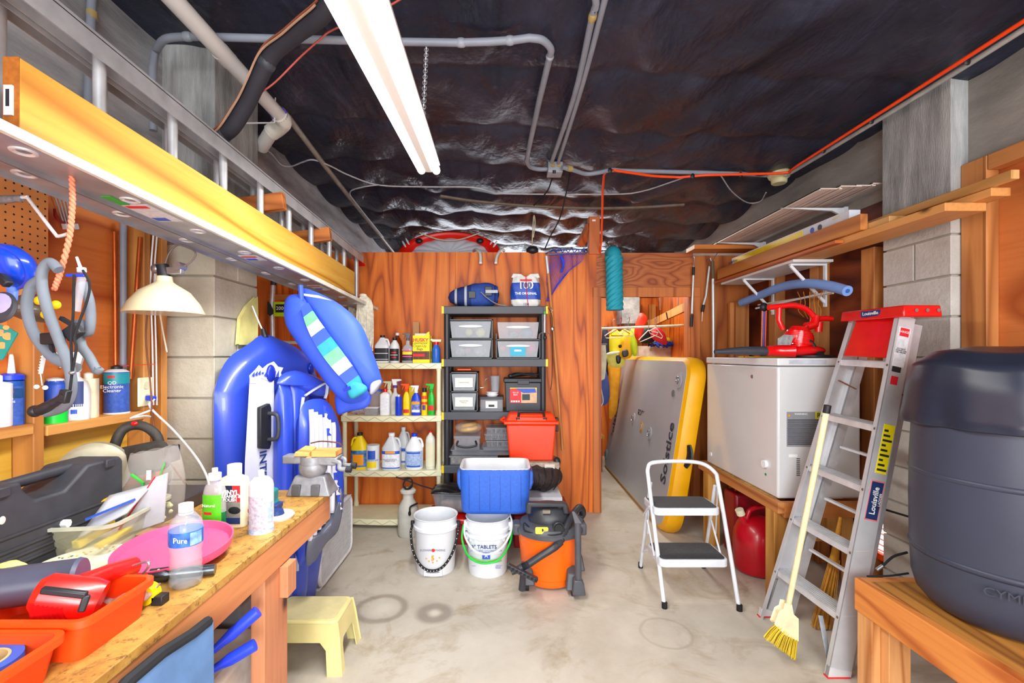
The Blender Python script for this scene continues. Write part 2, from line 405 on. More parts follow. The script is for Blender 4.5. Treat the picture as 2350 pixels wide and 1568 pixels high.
# right wall framing
RST = wood('right_studs', 'd08a4c', '9a5a26', 'Z', 6, 3, .06)
sboard((2.262, 2.115, 0), (XR, 2.235, 2.4), RST, 'trim_post')
sboard((2.262, 1.0, 2.33), (XR, 2.112, 2.4), wood('right_header', 'd08a4c', '9a5a26', 'Y', 6, 3, .06), 'trim_header')
for y in (2.72, 3.20, 3.70): sboard((2.235, y, 0), (XR, y + (.09 if y > 3 else .1), 2.12), RST, 'trim_post')
sboard((2.1, YB - .1, 0), (2.235, YB - .06, 1.95), RST, 'trim_post'); sboard((2.13, YB - .14, 1.35), (2.25, YB - .1, 1.95), RST, 'trim_block')
# louvred vent low on the right wall
wv = struct(G().box((2.26, 2.66, .30), (2.30, 3.02, .56)).b('window_1', mat('lit_pane', 'ffffff', .5, 0, 0, emit=1.5), smooth=False))
for k in range(8): G().bar((2.25, 2.66, .315 + k * .033), (2.25, 3.02, .315 + k * .033), .012, .003).b('slat', ORANGE, wv, smooth=False)
G().box((2.235, 2.66, .262), (2.30, 3.02, .298)).b('window_sill', ORANGE, wv, smooth=False)
# ---------------- containers ----------------
def lab(parent, r, z0, z1, m, a=1.15, sy=1., sq=0, name='label', cen=-PI / 2):
    return G().lathe([(r + .0012, z0), (r + .0012, z1)], (0, 0, 0), 14, None, sy, cen - a, cen + a, sq).b(name, m, parent, ang=80)
def stripe(parent, r, z, h, m, a=.8, **k): return lab(parent, r + .0006, z, z + h, m, a, name='print', **k)
def trigger(parent, z, s, m, m2=None, d=-1):
    """spray head: collar, body, nozzle and finger lever; d is the side it points to"""
    m2 = m2 or m
    G().lathe([(s * .32, z - s * .25), (s * .34, z), (s * .22, z + s * .12)], n=14).b('collar', m2, parent)
    G().prism([(-.28, .1), (.3, .1), (.42, .62), (.5, 1.0), (-.85, 1.0), (-.95, .78), (-.2, .62)], (0, -s * .2, z), V((d * -s, 0, 0)), V((0, 0, s)), (0, s * .4, 0)).b('spray_head', m, parent, bev=s * .05)
    G().prism([(-.35, .66), (-.52, .66), (-.75, .0), (-.66, -.04)], (0, -s * .1, z), V((d * -s, 0, 0)), V((0, 0, s)), (0, s * .2, 0)).b('lever', m2, parent, bev=s * .03)
def place(px, py, Y, wpx, hpx):
    p = PY(px, py, Y); k = Y / F; return p, wpx * k, hpx * k
def spray(name, label, px, py, Y, wpx, hpx, body, head, head2=None, labm=None, d=-1, group=None, z=None, cat_='spray bottle', marks=(), bodyh=.62):
    p, w, h = place(px, py, Y, wpx, hpx)
    if z is not None: p.z = z
    t = thing(name, label, cat_, p, group); r = w / 2; bh = h * bodyh; s = h * .2
    G().lathe([(r * .9, 0), (r, .006), (r, bh * .7), (r * .8, bh * .86), (r * .35, bh), (r * .3, h - s)], n=20, sy=.62, sq=.35).b('bottle_body', body, t)
    trigger(t, h - s, s, head, head2, d)
    if labm: lab(t, r, bh * .12, bh * .66, labm, sy=.62, sq=.35)
    for z0, hh, m in marks: stripe(t, r, bh * z0, bh * hh, m, sy=.62, sq=.35)
    return t
def jug(name, label, px, py, Y, wpx, hpx, body, cap, labm=None, marks=(), z=None, hside=1, square=.5, group=None, open_handle=True):
    p, w, h = place(px, py, Y, wpx, hpx)
    if z is not None: p.z = z
    t = thing(name, label, 'jug', p, group); r = w / 2; b = h * .6
    G().lathe([(r * .92, 0), (r, .008), (r, b), (r * .93, b + .012), (r * .55, h * .8), (r * .3, h * .9), (r * .3, h * .94)], n=24, sy=.8, sq=square).b('jug_body', body, t)
    G().lathe([(r * .34, h * .92), (r * .34, h), (r * .1, h)], n=18).b('cap', cap, t)
    if open_handle:
        G().tube(cat([(hside * r * .35, -r * .1, h * .86), (hside * r * .75, -r * .12, h * .83), (hside * r * .95, -r * .12, h * .66), (hside * r * .85, -r * .1, b - .005)], 5), r * .13, 8).b('handle', body, t)
    if labm: lab(t, r, b * .12, b * .88, labm, sy=.8, sq=square)
    for z0, hh, m, a in marks: stripe(t, r, b * z0, b * hh, m, a, sy=.8, sq=square)
    return t
def bottle(name, label, px, py, Y, wpx, hpx, body, cap, labm=None, marks=(), capf=.12, neck=.35, sh=.78, sq=0, sy=1., z=None, cat_='bottle', group=None, capr=None):
    p, w, h = place(px, py, Y, wpx, hpx)
    if z is not None: p.z = z
    t = thing(name, label, cat_, p, group); r = w / 2; hc = h * (1 - capf)
    G().lathe([(r * .92, 0), (r, .005), (r, h * sh), (r * .85, h * sh + (hc - h * sh) * .4), (r * neck, hc - (hc - h * sh) * .15), (r * neck, hc)], n=22, sq=sq, sy=sy).b('bottle_body', body, t)
    cr = r * (capr or neck * 1.15); G().lathe([(cr, hc - .002), (cr, h * .995), (cr * .85, h)], n=16).b('cap', cap, t)
    if labm: lab(t, r, h * .08, h * sh * .9, labm, sq=sq, sy=sy)
    for z0, hh, m, a in marks: stripe(t, r, h * z0, h * hh, m, a, sq=sq, sy=sy)
    return t
PK = mat('pink_print', 'ef2f9a', .5, 0, 0); LB = mat('black_label', '2a2b33', .5, 0, .1, 40); LBL = mat('blue_label', '2c58c4', .5, 0, .1, 60)
LY = mat('yellow_print', 'f6d81a', .5, 0, 0); LR = mat('red_print', 'd8202a', .5, 0, 0); LG = mat('green_print', '3aa83a', .5, 0, 0)
LW = mat('white_label', 'e8ebf2', .5, 0, .1, 70); LPB = mat('pale_blue_label', 'a9bfe8', .5, 0, .2, 90); NAVY = mat('navy_print', '22356e', .5, 0, 0)
OB = mat('orange_print', 'f49a12', .5, 0, 0)
# ---------------- cream plastic shelving ----------------
SHX0, SHX1, SHF, SHB = -1.353, -.500, 3.86, 4.22
sh = thing('cream_shelving_unit', 'cream plastic shelving unit with bowed zigzag shelf edges against the plywood', 'shelving unit', ((SHX0 + SHX1) / 2, 4.04, 0), local=False)
SH_Z = (.085, .492, .955, 1.402)
for z in SH_Z:
    pts = [(SHX0, SHB), (SHX1, SHB), (SHX1, SHF)] + [(SHX1 + (SHX0 - SHX1) * k / 12, SHF - .035 * math.sin(PI * k / 12)) for k in range(1, 12)] + [(SHX0, SHF)]
    o = G().prism(list(reversed(pts)), (0, 0, z - .05), X, Y, Z * .05).b('shelf', CREAM, sh, bev=.004)
    g = G(); n = 12
    for k in range(n):
        def fp(q, zz): x = SHX0 + .04 + (SHX1 - SHX0 - .08) * q / n; return V((x, SHF - .035 * math.sin(PI * (x - SHX0) / (SHX1 - SHX0)) - .002, zz))
        za, zb = (z - .044, z - .008) if k % 2 else (z - .008, z - .044)
        g.tube([fp(k, za), fp(k + 1, zb)], .0022, 5)
    g.b('rib', mat('cream_shadow_rib', 'b8b088', .5, 0, 0), o)
for i in range(3):
    for x in (SHX0 + .025, SHX1 - .025):
        for y in (SHF + .025, SHB - .025):
            G().lathe([(.022, SH_Z[i] - .001), (.024, SH_Z[i] + .02), (.019, SH_Z[i] + .05), (.019, SH_Z[i + 1] - .07), (.024, SH_Z[i + 1] - .05)], (x, y, 0), 14).b('post', CREAM, sh)
for x in (SHX0 + .025, SHX1 - .025):
    for y in (SHF + .025, SHB - .025): G().lathe([(.022, 0), (.022, .036)], (x, y, 0), 12).b('foot', CREAM, sh)
Zt, Zm, Zl = 1.402, .955, .492
jug('jug', 'white square jug with black label, leftmost on the top cream shelf', 878, 832, 3.98, 33, 63, WHITE, BLACK, LB, ((.55, .04, WHITE, .9), (.2, .03, WHITE, .9)), z=Zt, square=.8)
bottle('bottle', 'white round bottle with black cap and black label on the top cream shelf', 906, 832, 3.95, 22, 58, WHITE, BLACK, LB, ((.38, .05, LR, .5), (.2, .04, LR, .5), (.30, .02, PAPER, .8)), z=Zt, sh=.62, capf=.1, neck=.42)
bottle('bottle', 'amber bottle with white cap behind the black-labelled bottle on the top cream shelf', 912, 828, 4.13, 22, 68, mat('amber_plastic', '7a3208', .2, 0, .1, alpha=.9), WHITE, None, z=Zt, sh=.62, capf=.08)
spray('spray_bottle', 'clear spray bottle with grey trigger and pink and yellow label beside yellow bag box', 936, 832, 3.95, 27, 68, mat('clear_grey_plastic', 'c8c4c8', .15, 0, .05, alpha=.6), mat('grey_trigger', '62656c', .4), None, LB, z=Zt, marks=((.45, .2, LY), (.32, .06, PK), (.6, .08, PK)))
bx = thing('bag_box', 'yellow box of clean-up bags with open top flap on the top cream shelf', 'box', PY(968, 832, 3.93) * 1)
bx.location.z = Zt
G().box((-.072, -.03, 0), (.072, .03, .235)).b('carton', mat('yellow_carton', 'f7e21c', .6, 0, .03), bx, smooth=False)
G().prism([(-.07, .0), (.07, .0), (.06, .02), (-.06, .02)], (0, .03, .235), X, V((0, -1, 1)), Y * .001).b('flap', PAPER, bx, smooth=False)
G().prism([(.04, .0), (.07, .0), (.07, .035), (.05, .025)], (0, -.03, .235), X, Z, Y * .001).b('flap', mat('yellow_carton', ''), bx, smooth=False)
G().box((-.071, -.0315, .03), (.071, -.0305, .1)).b('picture', mat('box_picture', '6a4030', .6, 0, .35, 60), bx, smooth=False)
G().box((-.071, -.033, .055), (.03, -.032, .078)).b('banner', LR, bx, smooth=False)
text('HUSKY', .042, (-.005, -.031, .195), X, Z, LR, bx, bold=.0012)
text('Contractor\nClean-Up\nBags', .03, (-.012, -.031, .145), X, Z, BLACK, bx)
tag(G().box(PY(948, 828, 4.1) + V((0, 0, 0)), PY(963, 740, 4.13)).b('cardboard_sleeve', mat('brown_card', 'b98a5e', .8, 0, .05), smooth=False), 'brown cardboard strip standing behind the yellow bag box', 'cardboard')
t = thing('bag_box', 'narrow yellow and black box hidden behind the open bag box', 'box', PY(986, 830, 4.04)); t.location.z = Zt
G().box((-.02, -.03, 0), (.02, .03, .235)).b('carton', mat('yellow_carton', ''), t, smooth=False); G().box((-.019, -.0315, .03), (.019, -.0305, .1)).b('picture', LB, t, smooth=False)
t = bottle('hose_sprayer', 'blue hose-end sprayer bottle with red collar and cream nozzle at the shelf end', 1001, 831, 3.97, 19, 48, mat('mid_blue_plastic', '2a6ad0', .35), RED, None, z=Zt, sh=.62, neck=.5, cat_='sprayer')
h = 48 * 3.97 / F; G().box((-.035, -.012, h), (.045, .012, h + .022)).tube([(-.02, 0, h + .012), (-.05, 0, h + .02)], .012, 10).b('nozzle', CREAM, t, bev=.003)
G().cyl((-.065, 0, h + .02), (-.048, 0, h + .02), .015).b('hose_connector', RED, t)
# middle shelf
t = thing('produce_bag', 'crumpled clear bag of bits, leftmost on the middle cream shelf', 'bag', PY(823, 952, 3.95)); t.location.z = Zm
G().grid(lambda u, v: ((.05 + .006 * math.sin(u * 40) * math.sin(v * PI)) * math.cos(2 * PI * u) * math.sin(PI * v) ** .6 * 1.15, .04 * math.sin(2 * PI * u) * math.sin(PI * v) ** .6, .03 - .03 * math.cos(PI * v) + .004 * math.sin(u * 55)), 40, 10, cu=True).b('bag_film', FROST, t)
G().lathe([(.03, .001), (.035, .02), (.0, .03)]).b('contents', mat('rosy_bits', 'b06a58', .7, 0, .4, 70), t)
t = thing('storage_tub', 'white rectangular food tub with lid on the middle cream shelf', 'tub', PY(854, 953, 3.92)); t.location.z = Zm
G().prism([(-.055, 0), (.055, 0), (.06, .06), (-.06, .06)], (0, -.045, 0), X, Z, Y * .09).b('tub_body', FROST, t, bev=.006); G().box((-.063, -.048, .06), (.063, .048, .068)).b('lid', WHITE, t, bev=.002)
t = thing('storage_tub', 'tall clear canister with blue lid rim behind the white food tub', 'canister', PY(862, 950, 4.10)); t.location.z = Zm
G().lathe([(.05, 0), (.056, .01), (.06, .19), (.045, .2)], n=20, sq=.6).b('canister_body', FROST, t); G().lathe([(.062, .19), (.062, .205), (.0, .207)], n=20, sq=.6).b('lid', mat('mid_blue_plastic', ''), t)
bottle('bottle', 'white bottle with red cap beside the white food tub', 884, 953, 3.92, 23, 60, WHITE, RED, None, ((.15, .5, LW, .8),), z=Zm, sq=.6, sy=.7, sh=.76, capf=.12, neck=.36)
spray('spray_bottle', 'cream-triggered translucent spray bottle behind the red-capped bottle', 893, 951, 4.07, 20, 72, CREAM, CREAM, z=Zm, bodyh=.72)
spray('spray_bottle', 'pale grey spray bottle with white and purple trigger on the middle cream shelf', 907, 953, 3.98, 22, 80, mat('pale_grey_plastic', 'cfcbc8', .35), WHITE, mat('purple_plastic', '5a3a9a', .4), z=Zm, d=1)
bottle('can', 'deep blue tin can with white spout on the middle cream shelf', 915, 953, 3.88, 15, 48, BLUE, WHITE, None, z=Zm, sh=.9, capf=.1, neck=.35, cat_='can')
spray('spray_bottle', 'bright yellow spray bottle with orange trigger on the middle cream shelf', 933, 953, 3.90, 16, 72, YEL, ORANGE, ORANGE, z=Zm, marks=((.1, .15, LR),), bodyh=.75)
tag(G().box(PY(938, 953, 4.08), PY(954, 885, 4.12)).b('carton', YEL, smooth=False, bev=.002), 'plain yellow carton behind the blue spray bottle', 'box')
spray('spray_bottle', 'royal blue spray bottle with white top and star-burst label', 955, 953, 3.90, 22, 68, BLUE, WHITE, WHITE, mat('blue_picture_label', '7a8ad8', .5, 0, .5, 40), z=Zm, marks=((.5, .12, OB), (.15, .1, PAPER)), bodyh=.74)
bottle('bottle', 'slim yellow bottle with orange band and black cap on the middle cream shelf', 974, 953, 3.90, 14, 62, YEL, BLACK, None, ((.60, .12, ORANGE, PI), (.2, .18, mat('purple_plastic', ''), .5), (.40, .1, ORANGE, PI)), z=Zm, sh=.55, capf=.14, neck=.7, capr=.75)
spray('spray_bottle', 'vivid green spray bottle, rightmost on the middle cream shelf', 990, 953, 3.90, 15, 72, mat('vivid_green', '14b82e', .35), mat('vivid_green', ''), None, z=Zm, marks=((.2, .22, LR),), d=-1, bodyh=.75)
# lower shelf
t = jug('jug', 'yellow bleach jug with black cap and picture label, leftmost on the lower cream shelf', 826, 1076, 3.93, 38, 82, YEL, BLACK, mat('blue_yellow_label', '4a86c8', .5, 0, .4, 30), ((.2, .5, OB, .55),), z=Zl, hside=-1, square=.4)
t = bottle('canister', 'white wipes canister with blue and yellow label on the lower cream shelf', 856, 1076, 3.90, 30, 56, WHITE, WHITE, None, ((.1, .26, LY, .75), (.45, .35, LBL, .6), (.38, .06, LPB, 1.1)), z=Zl, sh=.9, capf=.1, neck=.9, capr=1.02, cat_='canister')
t = jug('jug', 'clear gallon jug with white cap and deck-wash label on the lower cream shelf', 899, 1076, 3.90, 42, 83, mat('milky_plastic', 'd8dde2', .3, 0, .03, alpha=.85), WHITE, LW, ((.75, .14, LBL, 1.15), (.10, .05, LBL, 1.15), (.78, .1, OB, .35)), z=Zl)
text('Wood Deck & Fence\nPressure Wash', .014, (0, -.0685, .09), X, Z, NAVY, t, depth=.0005)
jug('jug', 'clear gallon jug with white cap standing behind the deck-wash jug', 926, 1072, 4.10, 30, 84, mat('milky_plastic', ''), WHITE, None, ((.6, .14, LBL, 1.1), (.1, .06, LBL, 1.1), (.2, .35, LW, 1)), z=Zl)
jug('jug', 'white bleach jug with blue cap and pale blue label on the lower cream shelf', 951, 1075, 3.93, 41, 80, WHITE, BLUE, LPB, ((.75, .08, LBL, .8), (.12, .08, LBL, .8)), z=Zl, hside=1, square=.1)
t = bottle('bottle', 'tall off-white bottle with red cap and taped label beside the shelf post', 988, 1073, 3.93, 22, 86, mat('offwhite_plastic', 'dcdcd0', .5), RED, CREAM, z=Zl, sh=.75, capf=.04, neck=.3, sq=.3)
# ---------------- black plastic shelving ----------------
BX0, BX1, BF, BB = -.492, .400, 3.86, 4.22
BS = mat('charcoal_shelf_plastic', '484a52', .5, 0, .06, 5); BP = mat('black_post_plastic', '2c2d33', .35, 0, .05)
bs = thing('black_shelving_unit', 'black plastic shelving unit with yellow corner clips against the plywood', 'shelving unit', ((BX0 + BX1) / 2, 4.04, 0), local=False)
B_Z = (.16, .532, .985, 1.437, 1.886)
for i, z in enumerate(B_Z):
    G().box((BX0 + .005, BF, z - .068), (BX1 - .005, BB, z)).b('shelf', BS, bs, smooth=False, bev=.006)
    for x, a in ((BX0 - .006, .02), (BX1 - .014, .02)): G().box((x, BF - .002, z - .066), (x + a, BF + .03, z - .002)).b('corner_clip', YEL, bs, smooth=False, bev=.002)
    if i:
        for x in (BX0 + .035, BX1 - .035):
            for y in (BF + .04, BB - .04):
                G().lathe([(.026, B_Z[i - 1] - .002), (.026, z - .066)], (x, y, 0), 14).b('post', BP, bs)
for x in (BX0 + .035, BX1 - .035):
    for y in (BF + .04, BB - .04): G().lathe([(.028, 0), (.028, .094)], (x, y, 0), 12).b('foot', BP, bs)
# drawer towers
def drawers(label, x0, x1, y0, y1, z, hs, shown, group=None, tops=True, cont=None):
    t = thing('drawer_tower', label, 'drawers', ((x0 + x1) / 2, (y0 + y1) / 2, z), group, local=False)
    g = G(); n = len(hs); zz = z; H = sum(hs) + .012 * (n + 1)
    for x in (x0, x1 - .012): g.box((x, y0, z), (x + .012, y1, z + (H if tops else H - hs[-1] * .75)))
    k = z
    for i in range(n + (1 if tops else 0)):
        g.box((x0, y0, k), (x1, y1, k + .012)); k += (hs[i] if i < n else 0) + .012
    g.box((x0, y1 - .01, z), (x1, y1, z + H * .95 if tops else z + .1))
    g.b('frame', BP, t, smooth=False, bev=.002)
    k = z + .012
    for i, h in enumerate(hs):
        d = G(); w0, w1 = x0 + .02, x1 - .02
        d.prism([(w0 + .012, k + .004), (w1 - .012, k + .004), (w1, k + h * .62), (w1 + .004, k + h - .006), (w0 - .004, k + h - .006), (w0, k + h * .62)], (0, y0 - .004, 0), X, Z, Y * .004)
        d.box((w0 + .012, y0, k + .004), (w1 - .012, y1 - .02, k + .007)).box((w0 + .010, y0, k + .004), (w0 + .013, y1 - .02, k + h * .8)).box((w1 - .013, y0, k + .004), (w1 - .010, y1 - .02, k + h * .8))
        dr = d.b('drawer', FROST, t, smooth=False)
        xm = (w0 + w1) / 2; G().prism([(-.06 * s, 0) for s in ()] + [(.3 * (w1 - w0) * math.cos(a), h * .07 * math.sin(a)) for a in [2 * PI * q / 16 for q in range(16)]], (xm, y0 - .010, k + h * .68), X, Z, Y * .008).b('handle', mat('milky_handle', 'e8eaee', .3, 0, 0, alpha=.8), dr)
        if cont and i < len(cont) and cont[i]:
            for (cx, cz, rr, m, nm) in cont[i]:
                G().ell((x0 + (x1 - x0) * cx, y0 + .06, k + .012 + h * cz), (rr, .035, min(rr, h * cz)), 12, 8).b(nm, m, dr)
        k += h + .012
    return t
YC = mat('yellow_contents', 'e8e040', .6); PKC = mat('salmon_contents', 'd08a80', .6); GYC = mat('grey_contents', 'a8a8a4', .6, 0, .4, 60); REDC = mat('rosy_contents', 'e0405a', .5)
drawers('black-framed tower of two clear drawers with yellow tubes, left on the upper black shelf', -.445, -.063, 3.90, 4.18, 1.437, (.152, .152), 2, cont=[[(.42, .3, .03, PKC, 'contents'), (.7, .3, .06, GYC, 'contents'), (.25, .25, .05, GYC, 'contents')], [(.45, .28, .035, YC, 'contents'), (.72, .28, .045, YC, 'contents')]])
t = drawers('two clear drawers in an open-topped black frame, blue tag on the lower one', -.040, .345, 3.89, 4.18, 1.437, (.145, .150), 2, tops=False, cont=[[(.15, .45, .03, REDC, 'contents'), (.8, .45, .05, REDC, 'contents')], [(.4, .2, .05, GYC, 'contents'), (.7, .3, .06, mat('blue_grey_contents', '8090a8'), 'contents')]])
G().box((.085, 3.877, 1.462), (.215, 3.880, 1.54)).b('tag', mat('cyan_tag', '2aa8cc', .5, 0, 0), t, smooth=False); G().box((.12, 3.875, 1.50), (.18, 3.877, 1.515)).b('tag_print', PAPER, t, smooth=False)
t = drawers('small black-framed tower of two labelled clear drawers, left on the third black shelf', -.43, -.19, 3.89, 4.14, .985, (.152, .152), 2, cont=[[(.5, .2, .06, GYC, 'contents')], [(.45, .3, .04, YC, 'contents'), (.75, .3, .03, LG, 'contents')]])
for z in (1.03, 1.195): G().box((-.385, 3.877, z), (-.235, 3.879, z + .08)).b('card', mat('cream_card', 'f2f0e0', .7, 0, .04, 90), t, smooth=False); text('ASSORTED\nPARTS' if z < 1.1 else 'HARDWARE', .016, (-.31, 3.8765, z + .04), X, Z, DGREY, t, depth=.0004)
G().box((-.37, 3.91, 1.337), (-.25, 3.95, 1.352)).b('latch', ORANGE, t, smooth=False, bev=.004)
def clearbox(name, label, x0, x1, y0, y1, z, h, m=FROST, c='box', lidm=None, comp=0, group=None, rz=0, extra=None):
    t = thing(name, label, c, ((x0 + x1) / 2, (y0 + y1) / 2, z), group, local=True, rz=rz)
    a, b_ = (x1 - x0) / 2, (y1 - y0) / 2
    G().prism(rrect(-a * .95, a * .95, -b_ * .95, b_ * .95, .012), (0, 0, 0), X, Y, Z * (h * .82)).b('box_body', m, t)
    G().prism(rrect(-a, a, -b_, b_, .012), (0, 0, h * .82), X, Y, Z * (h * .18)).b('lid', lidm or m, t)
    if comp:
        g = G()
        for k in range(1, comp): x = -a * .95 + 1.9 * a * k / comp; g.box((x - .001, -b_ * .96, .004), (x + .001, b_ * .96, h * .8))
        g.b('divider', GYC, t, smooth=False)
        for k in range(comp):
            x = -a * .95 + 1.9 * a * (k + .5) / comp; G().box((x - a / comp * .8, -b_ * .962, h * .15), (x + a / comp * .8, -b_ * .958, h * .72)).b('pocket', mat('dull_pocket', '7c7c80', .5, 0, .3, 50, alpha=.8), t, smooth=False)
    return t
t = clearbox('storage_tub', 'low clear tub with printed tag between the small drawers and the black crate', -.18, .03, 3.90, 4.12, .985, .125, lidm=DGREY)
G().box((-.05, -.112, .03), (.05, -.110, .09)).b('tag', PAPER, t, smooth=False); G().box((-.025, -.114, .04), (.025, -.112, .06)).b('tag_print', BLACK, t, smooth=False)
t = thing('measuring_cup', 'translucent measuring cup with wire handle stacked on round tubs', 'cup', (-.045, 4.02, 1.150))
G().lathe([(.035, 0), (.045, .13), (.048, .135), (.043, .13), (.033, .005)]).b('cup_body', FROST, t)
G().tube(cat([(-.045, 0, .12), (-.085, -.01, .10), (-.095, -.01, .04), (-.13, -.01, .03)], 5), .004, 6).b('wire_handle', STEEL, t)
t = thing('round_tub', 'two stacked white round tubs on the low clear tub lid', 'tub', (-.07, 3.98, 1.110))
for z in (0, .020): G().lathe([(.045, z), (.050, z + .012), (.054, z + .013), (.054, z + .019), (0, z + .0195)]).b('tub_body', WHITE, t)
t = thing('storage_crate', 'black lidded battery crate with red and beige picture label on the third black shelf', 'crate', (.198, 4.0, .985))
G().prism([(-.15, 0), (.15, 0), (.158, .25), (-.158, .25)], (0, -.11, 0), X, Z, Y * .22).b('crate_body', DGREY, t, bev=.008)
G().box((-.168, -.12, .25), (.168, .12, .285)).b('lid', BLACK, t, bev=.006); G().box((-.05, -.128, .235), (.05, -.118, .27)).b('latch', DGREY, t, bev=.003)
G().box((-.115, -.1125, .075), (.115, -.1115, .205)).b('picture_label', mat('beige_picture', 'd8b08a', .5, 0, .15, 20), t, smooth=False)
G().box((-.115, -.114, .075), (-.02, -.113, .205)).b('red_panel', LR, t, smooth=False); G().prism([(-.07, .2), (.10, .2), (.11, .165), (-.0, .16)], (0, -.116, 0), X, Z, Y * .001).b('blue_canopy', LBL, t, smooth=False)
G().box((-.01, -.117, .10), (.055, -.1155, .15)).b('box_picture', mat('teal_dark', '20343a'), t, smooth=False); G().box((-.115, -.1145, .198), (.115, -.114, .205)).b('yellow_strip', YEL, t, smooth=False)
text('10 x 8\nBase', .02, (-.068, -.1145, .155), X, Z, PAPER, t, depth=.0004); [G().box((-.106 + .02 * k, -.1148, .082), (-.092 + .02 * k, -.1142, .096)).b('icon', PAPER, t, smooth=False) for k in range(4)]
t = thing('cable_bundle', 'coiled black cable and grip lying on the black crate lid', 'cable', (.2, 3.98, 1.271))
G().tube(cat([(-.12, -.05, .012), (-.05, -.06, .03), (.05, -.02, .035), (.12, -.04, .03), (.13, .05, .03), (0, .05, .02), (-.1, .03, .015), (-.05, -.05, .04), (.1, -.06, .02)], 6), .011, 7).b('cable', RUBBER, t); G().ell((-.11, -.05, .018), (.025, .02, .018)).b('grip', BLACK, t)
# top shelf: cooler bag and charcoal bag
NB = mat('navy_canvas', '1c2f6e', .75, 0, .12, 60); NB2 = mat('royal_canvas', '2a4a9c', .75, 0, .12, 60); STR = mat('silver_webbing', 'b8bcc8', .6, 0, .08, 80)
t = thing('sports_bag', 'navy canvas bag with silver webbing lying on top of the black shelving', 'bag', (-.235, 4.02, 1.886), rz=.03)
def bagf(u, v, s=1.):
    a = 2 * PI * u; x = -.225 + .45 * v; k = min(1, math.sin(PI * min(max(v, .0), 1)) ** .28 + .001); hh = (.075 + .045 * v) * k; ww = .115 * k
    return (x, ww * math.copysign(abs(math.cos(a)) ** .7, math.cos(a)) * s, .078 + .035 * v + hh * math.copysign(abs(math.sin(a)) ** .7, math.sin(a)) * s + .003 * math.sin(23 * v + 5 * a) - (.0 if math.sin(a) > 0 else .012 * v + .0))
bg_ = G().grid(bagf, 32, 24, cu=True)
mz = min(p.z for p in bg_.v); bg_.xf(Matrix.Translation((0, 0, -mz)))
bg_.b('bag_body', NB, t)
for v in (.14, .33, .93):
    G().grid(lambda u, q: V(bagf(.5 + .5 * u if False else u, v + .045 * q, 1.03)) + V((0, 0, -mz)), 32, 2, cu=True).b('strap', STR if v < .9 else NB2, t)
G().grid(lambda u, q: V(bagf(u, .46 + .44 * q, 1.035)) + V((0, 0, -mz)), 32, 8, cu=True).b('pocket_panel', NB2, t)
G().box((-.01 - .03, -.13, .07), (.02, -.124, .13)).b('mesh_pocket', BLACK, t, bev=.003); G().box((.10, -.133, .09), (.16, -.127, .17)).b('id_pocket', BLACK, t, bev=.004); G().box((.105, -.136, .115), (.21, -.133, .14)).b('strap', STR, t)
G().tube(cat([(.07, -.13, .12), (.12, -.15, .07), (.2, -.15, .02), (.28, -.13, .008)], 5), .02, 6, flat=.2).b('shoulder_strap', STR, t)
t = thing('charcoal_bag', 'blue and white paper briquette bag tied with red string on the black shelving', 'bag', (.222, 4.02, 1.886))
BGM = mat('blue_paper', '2350b8', .5, 0, .08, 30); BGW = mat('cream_paper_bag', 'e6e4e0', .55, 0, .08, 25)
def cb(u, v, o=0):
    a = 2 * PI * u; k = 1 - .25 * max(0, v - .75) * 4 * .6 - .18 * max(0, .1 - v) * 10
    wr = .004 * math.sin(7 * a + 9 * v)
    return ((.128 * k + wr + o) * math.copysign(abs(math.cos(a)) ** .55, math.cos(a)), (.085 * k + wr + o) * math.copysign(abs(math.sin(a)) ** .55, math.sin(a)), .265 * v)
G().grid(cb, 48, 16, cu=True).add([cb(i / 48, 1) for i in range(48)], [tuple(range(48))]).add([cb(i / 48, 0) for i in range(48)], [tuple(reversed(range(48)))]).b('bag_body', BGW, t)
G().grid(lambda u, v: cb(u, .25 + .55 * v, .0015), 48, 8, cu=True).b('blue_band', BGM, t)
for s in (-1, 1): G().prism([(0, 0), (s * .04, .03), (s * .11, .035), (s * .125, .0), (s * .05, -.02)][::s], (0, -.05, .262), X, Z, Y * .09).b('fold', BGW, t, bev=.004)
text('100', .085, (-.0, -.0905, .185), X, Z, PAPER, t, bold=.003); text('100', .07, (-.0, -.0925, .185), X, Z, NAVY, t, bold=.001); text('THE ORIGINAL', .028, (0, -.092, .115), X, Z, PAPER, t, bold=.001); text('100', .035, (.0, -.0895, .022), X, Z, NAVY, t)
G().box((-.05, -.0935, .222), (.05, -.0925, .238)).b('red_banner', LR, t); G().tube([(0, -.093, .27), (.005, -.096, .13), (.02, -.09, .0)], .003, 5).b('string', LR, t); G().tube([(0, -.09, .268), (0, .09, .268)], .003, 5).b('string', LR, t)
# third tier boxes (z .532)
t = clearbox('organiser_case', 'wide clear tackle case full of fittings under the handled case', -.44, -.02, 3.88, 4.18, .534, .075, comp=0); G().prism(rrect(-.19, .19, -.13, .13, .01), (0, 0, .01), X, Y, Z * .05).b('fittings', mat('brass_bits', '9c8468', .6, 0, .5, 50), t)
clearbox('organiser_case', 'upper of the two wide clear tackle cases beneath the handled case', -.43, .12, 3.9, 4.18, .611, .045, comp=0, lidm=FROST)
t = clearbox('handled_case', 'clear carry case with black handle facing front on the lower black shelf', -.40, -.17, 3.88, 4.12, .658, .12)
G().tube(cat([(-.075, -.125, .08), (-.08, -.15, .045), (0, -.155, .03), (.08, -.15, .045), (.075, -.125, .08)], 5), .008, 8).b('handle', BLACK, t)
t = thing('produce_bag', 'clear bag of yellow cord on top of the handled case', 'bag', (-.28, 4.0, .780))
G().ell((0, 0, .055), (.12, .10, .055), 20, 10).b('bag_film', mat('bag_film', 'f2eee2', .15, 0, 0, alpha=.22), t)
